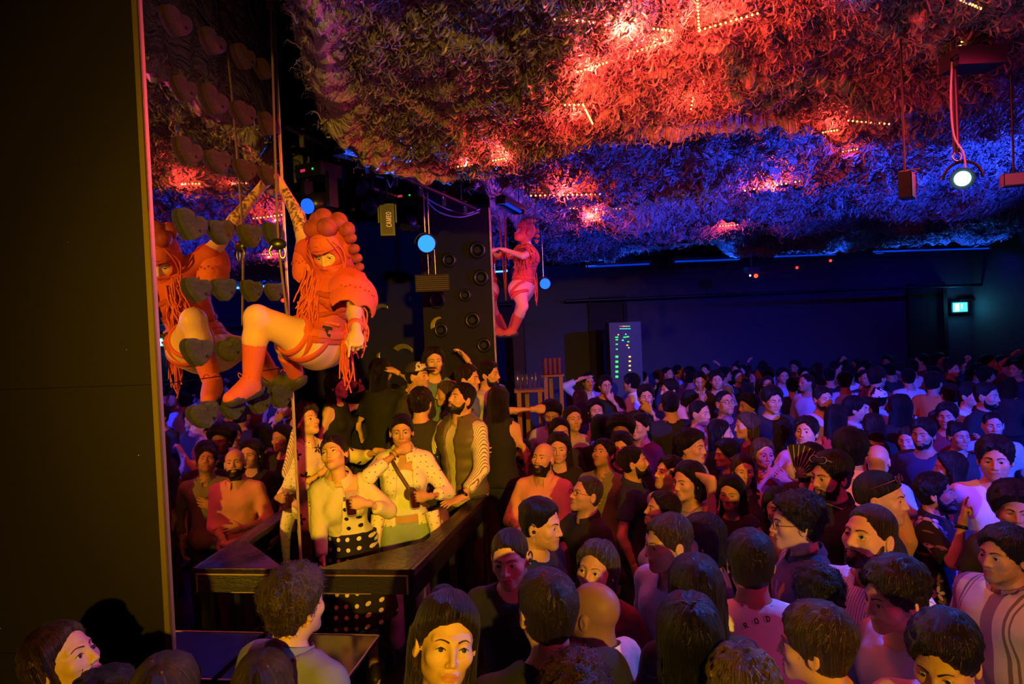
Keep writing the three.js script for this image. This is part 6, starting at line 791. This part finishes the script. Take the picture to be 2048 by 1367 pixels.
const sung = P('bearded man with sunglasses pushed up on dark hair, black jacket and necklace', 1660, 952, 3.75, -70, { lv: 3, h: 1.80, hair: 'short:0.022', hc: 'black', skin: 1, beard: 2, top: 'jacket', tc: 'black', vneck: 0.10, group: MID }); glassesOn(sung, col(0.5, 0.5, 0.55), 0.022, 1, col(0.02, 0.02, 0.03));
part('necklace', new THREE.TorusGeometry(0.085, 0.003, 6, 36).rotateX(Math.PI / 2 - 0.45).translate(0, 1.452, 0.018).scale(sung.s, sung.s, sung.s), std(col(0.6, 0.58, 0.55), 0.3, 0.8), sung.g);
const shd = P('man in dark sunglasses behind the man with the necklace', 1618, 925, 4.5, -58, { lv: 2, h: 1.76, hair: 'short:0.014', hc: 'black', skin: 2, beard: 2, top: 'tee', tc: 'dark', group: MID }); glassesOn(shd, CC.black, 0.022, 0, col(0.01, 0.01, 0.012));
const ban = P('man in a black bandana with sunglasses perched on it', 1762, 995, 3.55, 50, { lv: 3, h: 1.74, hair: 'bandana', hc: 'black', skin: 0, beard: 1, v: 1, top: 'tee', tc: 'black', group: MID }); glassesOn(ban, col(0.2, 0.05, 0.1), 0.02, 1, col(0.05, 0.01, 0.03));
const ptr = P('bearded man in a dark floral shirt raising one finger', 1872, 985, 4.1, 48, { lv: 3, h: 1.78, hair: 'short:0.020', hc: 'black', skin: 1, beard: 3, top: 'shirt', tc: 'black', pat: 'flowers|#16131c|#7a5a68', sleeve: 0.8, loose: 0.022, head: [6, 10, 0], group: MID, arms: { R: { at: [-0.31, 1.56, 0.22], pose: 'point', dir: [0.15, 0.95, 0.1], back: [-0.3, 0.1, -0.9], elbow: [-0.5, -1, 0.1] } } }); watchOn(ptr, 'R');
P('man in a white t-shirt with swept dark hair, mouth open', 1990, 918, 4.05, -30, { lv: 3, h: 1.80, hair: 'short:0.024', hc: 'dark', skin: 0, beard: 1, top: 'tee', tc: 'white', head: [-6, 0, 0], group: MID });
P('man with a shaved head and beard seen from behind', 1756, 920, 4.9, 138, { lv: 2, h: 1.76, skin: 0, hc: 'dark', beard: 2, top: 'tee', tc: 'white', group: MID });
P('woman with full black hair and black top, smiling calmly', 1462, 986, 4.5, -34, { f: 1, lv: 2, h: 1.64, hair: 'wavy:0.28', hc: 'black', skin: 1, top: 'tee', tc: 'black', fat: 1.1, group: MID });
P('young woman in shadow just beyond the leafy shirt', 1556, 1014, 4.0, -16, { f: 1, lv: 2, h: 1.62, hair: 'long:0.3', hc: 'dark', skin: 1, top: 'tee', tc: 'wine', group: MID });
P('woman with long fair hair, only eyes showing above black hair', 1487, 940, 4.95, -8, { f: 1, lv: 2, h: 1.66, hair: 'long:0.34', hc: 'light', skin: 4, top: 'tank', tc: 'dark', group: MID });
P('fair-haired woman covering her mouth with both hands', 1526, 907, 5.3, 4, { f: 1, lv: 3, h: 1.68, hair: 'long:0.3', hc: 'blond', skin: 4, top: 'tee', tc: 'wine', group: MID, arms: { R: { at: [-0.04, 1.42, 0.20], pose: 'relaxed', dir: [0.7, 0.5, 0.1], back: [-0.1, 0.1, 1] }, L: { at: [0.10, 1.38, 0.22], pose: 'relaxed', dir: [-0.7, 0.5, 0.1], back: [0.1, 0.1, 1] } } });
P('slight dark-haired guest in a strappy vest, in profile', 1452, 908, 5.4, -80, { f: 1, lv: 2, h: 1.62, hair: 'short:0.026', hc: 'black', skin: 0, top: 'tank', tc: 'dark', group: MID });
P('young man in a white t-shirt, face and shoulder lit amber', 1612, 864, 5.55, -36, { lv: 3, h: 1.80, hair: 'short:0.020', hc: 'dark', skin: 4, beard: 1, top: 'tee', tc: 'white', head: [-4, 12, 0], group: MID, arms: { R: { at: [-0.16, 1.28, 0.24], pose: 'fist', dir: [0.3, 0.9, 0.1], back: [-0.3, 0, 0.9] } } });
P('young man with tousled curls turning his shadowed cheek', 1384, 893, 5.1, 46, { lv: 2, h: 1.76, hair: 'curly:0.026', hc: 'black', skin: 0, top: 'tee', tc: 'lavender', group: MID });
P('woman with long straight dark hair tucked behind her ear', 1442, 866, 6.0, 78, { f: 1, lv: 2, h: 1.68, hair: 'long:0.36', hc: 'dark', skin: 0, top: 'tee', tc: 'black', group: MID });
P('grinning man with cropped hair holding up a phone', 1400, 826, 6.7, 40, { lv: 2, h: 1.80, hair: 'crop', hc: 'dark', skin: 0, beard: 1, top: 'tee', tc: 'lavender', group: MID, arms: { R: { at: [-0.14, 1.42, 0.26], pose: 'grip', dir: [0.2, 0.9, 0.3], back: [-0.5, 0, -0.8] } } });
P('woman with ash blond hair in profile', 1492, 852, 6.3, -88, { f: 1, lv: 2, h: 1.66, hair: 'bob', hc: 'blond', skin: 4, top: 'tee', tc: 'wine', group: MID });
P('woman with a raised bent elbow behind the pinstripe shirt', 1376, 962, 4.6, -60, { f: 1, lv: 2, h: 1.64, hair: 'bob', hc: 'black', skin: 0, top: 'tank', tc: 'grey', group: MID, arms: { L: { at: [-0.02, 1.58, 0.06], pose: 'relaxed', elbow: [1, 0.3, 0] } } });
P('smiling woman caught in amber light among dark figures', 1816, 880, 5.9, -48, { f: 1, lv: 2, h: 1.66, hair: 'tied', hc: 'light', skin: 4, top: 'tee', tc: 'black', group: MID });
P('bearded man in navy close behind the smiling woman', 1846, 868, 5.6, -52, { lv: 2, h: 1.78, hair: 'short:0.02', hc: 'black', skin: 2, beard: 2, top: 'tee', tc: 'navy', group: MID });
P('man with a thick side parting under pink light', 1894, 832, 6.4, -42, { lv: 2, h: 1.78, hair: 'short:0.022', hc: 'black', skin: 1, top: 'tee', tc: 'wine', group: MID });
P('man with trimmed beard in a black jacket beside the brightly lit man', 1974, 792, 6.6, 26, { lv: 2, h: 1.82, hair: 'fade', hc: 'black', skin: 1, beard: 2, top: 'jacket', tc: 'black', group: MID });
P('man in a white t-shirt lit brightly, far in the crowd', 1940, 790, 7.1, 22, { lv: 2, h: 1.78, hair: 'short:0.016', hc: 'black', skin: 4, beard: 1, top: 'tee', tc: 'white', group: MID });
P('woman with dark tied hair holding a hand up to her cheek', 1918, 872, 5.7, -4, { f: 1, lv: 2, h: 1.66, hair: 'bun', hc: 'dark', skin: 1, top: 'tee', tc: 'dark', group: MID, arms: { L: { at: [0.14, 1.46, 0.14], pose: 'relaxed', dir: [-0.3, 0.9, 0.1], back: [0.8, 0, 0.4] } } });
P('tall young man with short hair in a pale blue t-shirt, dim purple face', 1986, 850, 6.0, -26, { lv: 2, h: 1.80, hair: 'crop', hc: 'black', skin: 0, top: 'tee', tc: 'lightblue', group: MID });
P('woman with long frizzy hair turned from the raised finger', 1898, 935, 4.9, -120, { f: 1, lv: 2, h: 1.66, hair: 'wavy:0.34', hc: 'brown', skin: 0, top: 'tee', tc: 'dark', group: MID });
P('dark-haired man in a pink shirt with his back turned beside sunglasses', 1700, 900, 4.6, 165, { lv: 2, h: 1.78, hair: 'curly:0.024', hc: 'black', skin: 1, top: 'shirt', tc: 'pink', group: MID });
// --- middle distance
const M2P = (label, u, v, yaw, o) => person({ label, u, v2: v, yaw, lv: 2, group: MID, ...o });
M2P('man with thick dark curls in a pale blue shirt looking down', 1104, 828, -10, { d: 7, hair: 'curly:0.03', hc: 'black', skin: 1, beard: 2, top: 'tee', tc: 'lightblue', head: [0, -18, 0] });
M2P('woman in a lavender t-shirt, cheek lit magenta', 1146, 838, 14, { d: 6.6, f: 1, hair: 'tied', hc: 'brown', skin: 4, top: 'tee', tc: 'lavender', head: [0, 8, 0] });
M2P('woman with a dark fringe just in front of the lavender t-shirt', 1120, 864, 8, { d: 6.1, f: 1, hair: 'long:0.3', hc: 'black', skin: 0, top: 'tee', tc: 'dark' });
M2P('woman with shoulder-length curls beside the bald man', 1118, 896, -10, { d: 5.6, f: 1, hair: 'wavy:0.26', hc: 'brown', skin: 4, top: 'tee', tc: 'black' });
M2P('woman with glowing red hair, back turned', 1160, 798, 178, { d: 8, f: 1, hair: 'long:0.34', hc: 'red', top: 'tee', tc: 'black' });
M2P('man shading his eyes with one hand, pale shirt', 1178, 763, 4, { d: 8.8, hair: 'short', hc: 'dark', skin: 0, top: 'shirt', tc: 'lightblue', arms: { R: { at: [-0.12, 1.70, 0.14], pose: 'flat', dir: [0.9, 0.2, 0.1], back: [0, 1, 0.2], elbow: [-1, 0, 0.2] } } });
const g78 = M2P('man in glasses and black t-shirt, hand at his mouth', 1211, 770, 6, { d: 8.2, hair: 'short:0.02', hc: 'dark', skin: 0, top: 'tee', tc: 'black', arms: { L: { at: [0.04, 1.46, 0.22], pose: 'relaxed', dir: [-0.5, 0.7, 0.2], back: [0.2, 0, 1] } } }); glassesOn(g78);
M2P('man with dark hair in a white shirt turned away to talk', 1262, 766, -120, { d: 8.2, hair: 'short:0.02', hc: 'black', skin: 1, top: 'shirt', tc: 'white' });
M2P('man clasping a hand over his mouth, dark jacket', 1292, 793, -6, { d: 7.6, hair: 'short:0.018', hc: 'black', skin: 0, top: 'jacket', tc: 'black', arms: { L: { at: [0.03, 1.50, 0.20], pose: 'flat', dir: [-0.6, 0.6, 0.1], back: [0.1, 0, 1] } } });
M2P('man in black seen from behind with a broad dark head', 1340, 808, 178, { d: 6.8, hair: 'short:0.012', hc: 'dark', skin: 0, top: 'tee', tc: 'black', wide: 1.1 });
M2P('woman frowning under dark hair behind a raised phone', 1192, 820, 0, { d: 7.2, f: 1, hair: 'wavy:0.3', hc: 'dark', skin: 0, top: 'tee', tc: 'black' });
const phoneP = M2P('person filming with a phone in a blossom-print case', 1202, 856, 170, { d: 6.4, f: 1, hair: 'bob', hc: 'black', skin: 1, top: 'tee', tc: 'black', arms: { L: { at: [0.12, 1.40, 0.30], pose: 'grip', dir: [-0.2, 0.9, 0.2], back: [0.3, 0, -0.9] } } });
M2P('dark-skinned woman with short natural hair', 1242, 864, -14, { d: 5.9, f: 1, hair: 'afro', hc: 'black', skin: 3, top: 'tee', tc: 'dark' });
M2P('woman with a ponytail in deep red light', 1280, 852, -50, { d: 6.4, f: 1, hair: 'tied', hc: 'dark', skin: 0, top: 'tee', tc: 'wine' });
M2P('man whose single eye shows amber between two heads', 1243, 894, -18, { d: 6.2, klim: [0.90, 0.97], hair: 'short:0.02', hc: 'black', skin: 0, top: 'tee', tc: 'dark' });
M2P('dark bearded man in red shadow beside the bald man', 1046, 902, 10, { d: 6.6, hair: 'short:0.014', hc: 'black', skin: 2, beard: 2, top: 'jacket', tc: 'dark' });
M2P('man with a pale pink shirt turned sideways behind the broad dark head', 1338, 780, -70, { d: 8.4, hair: 'short', hc: 'dark', skin: 0, top: 'shirt', tc: 'pink' });
const g460 = M2P('man with a short beard and round glasses looking up, under violet light', 1450, 806, 12, { d: 7.0, hair: 'crop', hc: 'black', skin: 1, beard: 1, top: 'tee', tc: 'dark', head: [0, 14, 0] }); glassesOn(g460);
M2P('man with curly hair in profile beside the ash blond woman', 1496, 812, -75, { d: 7.4, hair: 'curly:0.03', hc: 'black', skin: 1, top: 'tee', tc: 'dark' });
M2P('man in black with a fringe, face flushed magenta on one side', 1545, 800, 4, { d: 7.2, hair: 'short:0.024', hc: 'dark', skin: 0, top: 'tee', tc: 'black', head: [0, -6, 0] });
M2P('solid man with stubble facing the camera under violet light', 1646, 797, 4, { d: 7.2, hair: 'short:0.010', hc: 'dark', skin: 0, beard: 2, top: 'tee', tc: 'lavender', fat: 1.1 });
M2P('woman with glossy brown hair, back turned, beside the white t-shirt', 1566, 868, 178, { d: 6.0, f: 1, hair: 'long:0.32', hc: 'brown', top: 'tee', tc: 'dark' });
M2P('woman with long dark hair and red-lit shoulder', 1672, 836, 150, { d: 6.2, f: 1, hair: 'long:0.36', hc: 'dark', skin: 0, top: 'tank', tc: 'red' });
M2P('person with a straight red-brown bob, back turned', 1746, 852, 175, { d: 6.2, f: 1, hair: 'bob', hc: 'auburn', top: 'tee', tc: 'black' });
M2P('man in a pale denim shirt kissing the woman beside him', 1712, 818, 60, { d: 6.8, hair: 'short:0.02', hc: 'dark', skin: 0, top: 'shirt', tc: 'lightblue' });
M2P('woman being kissed, face glowing between two heads', 1734, 818, -60, { d: 6.9, f: 1, hair: 'long:0.3', hc: 'dark', skin: 4, top: 'tee', tc: 'dark' });
const capP = M2P('person in a pale backwards cap and light shirt', 1756, 798, 150, { d: 7.0, hair: 'short:0.012', hc: 'black', skin: 1, top: 'shirt', tc: 'lightblue' }); 
part('cap', netMesh((x, y, z) => Math.max(ell(x, y, z, 0, 0.035, -0.012, 0.092, 0.10, 0.114), -(y - 0.03)), [-0.1, 0, -0.14], [0.1, 0.15, 0.12], 0.008).applyMatrix4(capP.HM), std(CC.white, 0.8), capP.g);
M2P('woman with long black hair beside the pale cap', 1800, 815, 165, { d: 6.9, f: 1, hair: 'wavy:0.34', hc: 'black', top: 'tee', tc: 'black' });
M2P('man with a broad dark head in front of the orange shirt', 1900, 790, 170, { d: 7.4, hair: 'short:0.012', hc: 'brown', top: 'tee', tc: 'dark' });
M2P('person in a bright orange shirt deep in the crowd', 1868, 765, 120, { d: 8.4, hair: 'short:0.016', hc: 'black', skin: 1, top: 'tee', tc: 'orange' });
M2P('man with a finger raised beside his bearded face', 1434, 760, -14, { d: 8.6, hair: 'short:0.02', hc: 'black', skin: 0, beard: 1, top: 'tank', tc: 'dark', arms: { R: { at: [-0.20, 1.42, 0.24], pose: 'point', dir: [0, 1, 0.1], back: [0, 0, -1] } } });
M2P('man with shaved sides looking down in red light', 1400, 760, -16, { d: 8.8, hair: 'crop', hc: 'dark', skin: 0, beard: 1, top: 'tee', tc: 'black', head: [0, -20, 0] });
M2P('man in profile with a hand on the neck of a long-haired woman', 1755, 755, 110, { d: 8.6, hair: 'short:0.02', hc: 'brown', skin: 0, top: 'tee', tc: 'wine' });
// --- far crowd: a few builds, each guest a copy
const BUILDS = [
  { hair: 'short:0.018', hc: 'black', skin: 0, top: 'tee' }, { hair: 'crop', hc: 'dark', skin: 1, top: 'shirt', beard: 1 }, { f: 1, hair: 'long:0.32', hc: 'dark', skin: 0, top: 'tee' }, { f: 1, hair: 'bob', hc: 'brown', skin: 4, top: 'tank' }, { hair: 'curly:0.03', hc: 'black', skin: 2, top: 'tee' }, { hair: 'fade', hc: 'black', skin: 1, top: 'shirt', beard: 2 },
  { f: 1, hair: 'tied', hc: 'black', skin: 1, top: 'tee', arms: { R: { at: [-0.2, 1.5, 0.2], pose: 'fist' } } }, { hair: 'short:0.012', hc: 'brown', skin: 0, top: 'tee', arms: { L: { at: [0.25, 1.78, 0.12], pose: 'grip' } } }, { f: 1, hair: 'wavy:0.3', hc: 'light', skin: 0, top: 'tee' }].map((o) => [o, figure({ ...o, tc: 'black', h: o.f ? 1.68 : 1.78, head: [o.f ? 12 : -14, 6, 0] }, 1)]);
const WHO = ['short-haired man', 'cropped man with stubble', 'long-haired woman', 'woman with a bob', 'curly-haired man', 'man with a trimmed beard', 'woman with raised fist', 'man holding one hand high', 'woman with light wavy hair'];
const FARC = ['black', 'lightblue', 'white', 'dark', 'wine', 'navy', 'lavender', 'black', 'blue', 'dark'], spots = [];
function farPerson(u, v, yaw, b, c, label, group) {
  const [o, fig] = BUILDS[b], hl = V().setFromMatrixPosition(fig.HM), y = R(yaw), { p, k, x, z } = freeSpot(u, v, 0, hl, 0.97 + 0.06 * ((u * 7 + v * 3) % 10) / 10, y, [0.90, 1.06]);
  if (p.z < -13.6 || p.x > 9.2) return; spots.push([p.x, p.z]);
  const g = thing('person', label, 'person', V(x, 0, z), y, group); g.scale.setScalar(k);
  for (const [n, geo, m] of fig.parts) part(n, geo, /tshirt|shirt|tank/.test(n) ? clothMat(c) : m, g);
}
[[1277, 742, 10, 2, 'black', 'dark-haired woman standing before the equipment rack'], [1296, 730, -10, 0, 'blue', 'man in a bright blue shirt beside the equipment rack'], [1380, 724, 20, 5, 'black', 'man with lit forehead below the back wall lamps'], [1472, 740, -30, 1, 'black', 'bald-browed man next to a woman in profile'], [1486, 742, -70, 3, 'wine', 'woman with hair pulled back, in profile, pink shoulders'], [1526, 734, 180, 7, 'lightblue', 'man in a blue-lit t-shirt seen from behind, arm up'], [1550, 738, 5, 2, 'white', 'woman with long hair in a bright blue-lit top'], [1608, 735, -20, 8, 'white', 'woman with curls in a white blue-lit shirt'], [1640, 730, 30, 0, 'lightblue', 'man in a pale shirt beside the shining shirt'], [1686, 728, 150, 4, 'white', 'person in the brightest blue-lit shirt'], [1713, 730, -80, 1, 'dark', 'man in profile beside the brightest shirt'], [1612, 765, -60, 1, 'lightblue', 'man with cropped hair before the white blue-lit shirt'], [1690, 762, 160, 4, 'lightblue', 'dark head before a pale blue shirt'], [1496, 785, 160, 5, 'dark', 'man glimpsed behind curly hair'], [1848, 728, -20, 1, 'navy', 'tall man with a red-lit forehead under the emergency sign'], [1905, 738, 30, 7, 'dark', 'person waving both hands near the emergency sign'], [1958, 742, 40, 5, 'lightblue', 'man with a wide-open mouth lit pink'], [2032, 738, -60, 0, 'navy', 'man leaning in near the side wall'], [1776, 740, 40, 6, 'wine', 'woman with raised fist beside the red-lit man'], [2018, 772, 150, 8, 'dark', 'woman with fair hair close to the side wall'], [1585, 772, 178, 0, 'navy', 'broad man in a blue-grey t-shirt, back turned'], [1660, 752, 160, 5, 'black', 'dark man between pale blue shirts'], [1535, 768, -30, 8, 'wine', 'woman with tousled hair above the flushed man']].forEach(([u, v, y, b, c, l]) => farPerson(u, v, y, b, c, l, FAR));
{ const r = rng(2024); let n = 0; for (let i = 0; i < 900 && n < 46; i++) { const u = 1240 + r() * 830, v = 706 + r() * 52, hz = 658 - (u - 1024) * 0.0433; const p = atY(u, Math.max(v, hz + 96), 1.64); if (p.z < -13.4 || p.x > 9) continue; if (spots.some(([x, z]) => Math.hypot(x - p.x, z - p.z) < 0.42)) continue; n++; const yw = r() * 360, bi = (r() * BUILDS.length) | 0, fc = FARC[(r() * FARC.length) | 0]; farPerson(u, Math.max(v, hz + 96), yw, bi, fc, `dim ${WHO[bi]} in a ${{ lightblue: 'pale blue', wine: 'dark red', dark: 'charcoal' }[fc] ?? fc} top, far back in the crowd`, 'dim guests at the back'); } }
// --- what people hold
const beer = new THREE.MeshPhysicalMaterial({ color: col(0.10, 0.012, 0.006), roughness: 0.05, transmission: 0.25, thickness: 0.05, ior: 1.33, attenuationColor: col(0.35, 0.05, 0.02), attenuationDistance: 0.03 });
function drink(label, fig, side, off, tiltX = 0, tiltZ = 0) { const p = inHand(fig, side, off ?? V(0, -0.048, 0.085)); const t = thing('pint_glass', label, 'glass', p.clone().add(V(0, -0.085, 0)), 0, 'glasses of dark drink'); t.rotation.set(tiltX, 0, tiltZ); part('tumbler', new THREE.LatheGeometry([[0, 0], [0.031, 0], [0.033, 0.006], [0.043, 0.155], [0.0405, 0.155], [0.030, 0.010], [0, 0.008]].map(([x, y]) => new THREE.Vector2(x, y)), 24), glassMat, t); part('drink', new THREE.LatheGeometry([[0, 0.010], [0.0292, 0.011], [0.0362, 0.105], [0, 0.106]].map(([x, y]) => new THREE.Vector2(x, y)), 24), beer, t); return t; }
drink('pint glass of dark drink held by the woman in the eyelet blouse', white, 'L'); drink('pint glass of beer held by the woman in the cream jacket', polka, 'L'); drink('tumbler held by the curly-haired woman at the mirror edge', curlyW, 'R'); drink('tall glass held by the man in the quilted vest', vest, 'R');
function phone(label, fig, side, skinC, yaw) { const p = inHand(fig, side, V(0, -0.045, 0.10)), t = thing('phone', label, 'phone', p, yaw); part('case', new THREE.BoxGeometry(0.075, 0.15, 0.009), skinC, t); part('screen', box(0.068, 0.142, 0.002, 0, 0, -0.0055), std(CC.black, 0.1), t); part('camera_bump', box(0.028, 0.03, 0.003, -0.018, 0.054, 0.006), blackGloss(), t); }
phone('phone in a blossom-print case held up to film', phoneP, 'L', std(0xffffff, 0.5, 0, { map: canvasTex(128, 256, (g, w, h) => PATTERNS.flowers(g, w, h, '#d8c29a', '#a85a50')) }), 0.1);
phone('smartphone raised to film by the woman in the cream jacket', polka, 'R', blackGloss(), 0.8);
{ // folding fan
  const p = at(1592, 955, 4.0), t = thing('folding_fan', 'black folding fan with pale ribs held open in the crowd', 'fan', p, 0.15); t.rotation.z = -0.5; for (let i = 0; i < 9; i++) { const a = -0.75 + i * 0.19; part('rib', box(0.005, 0.19, 0.003, 0, 0.10, 0.0015).rotateZ(-a), std(col(0.45, 0.36, 0.22), 0.5), t); if (i) part('fan_leaf', new THREE.RingGeometry(0.07, 0.20, 6, 1, Math.PI / 2 - a, 0.19).translate(0, 0, -0.001 - 0.001 * (i % 2)), mat('fan', () => std(col(0.012, 0.012, 0.013), 0.8, 0, { side: THREE.DoubleSide })), t); } part('rivet', cyl(0.006, 0.006, 0.01, 10).rotateX(Math.PI / 2), steel(), t); }
renderer.render(scene, camera);
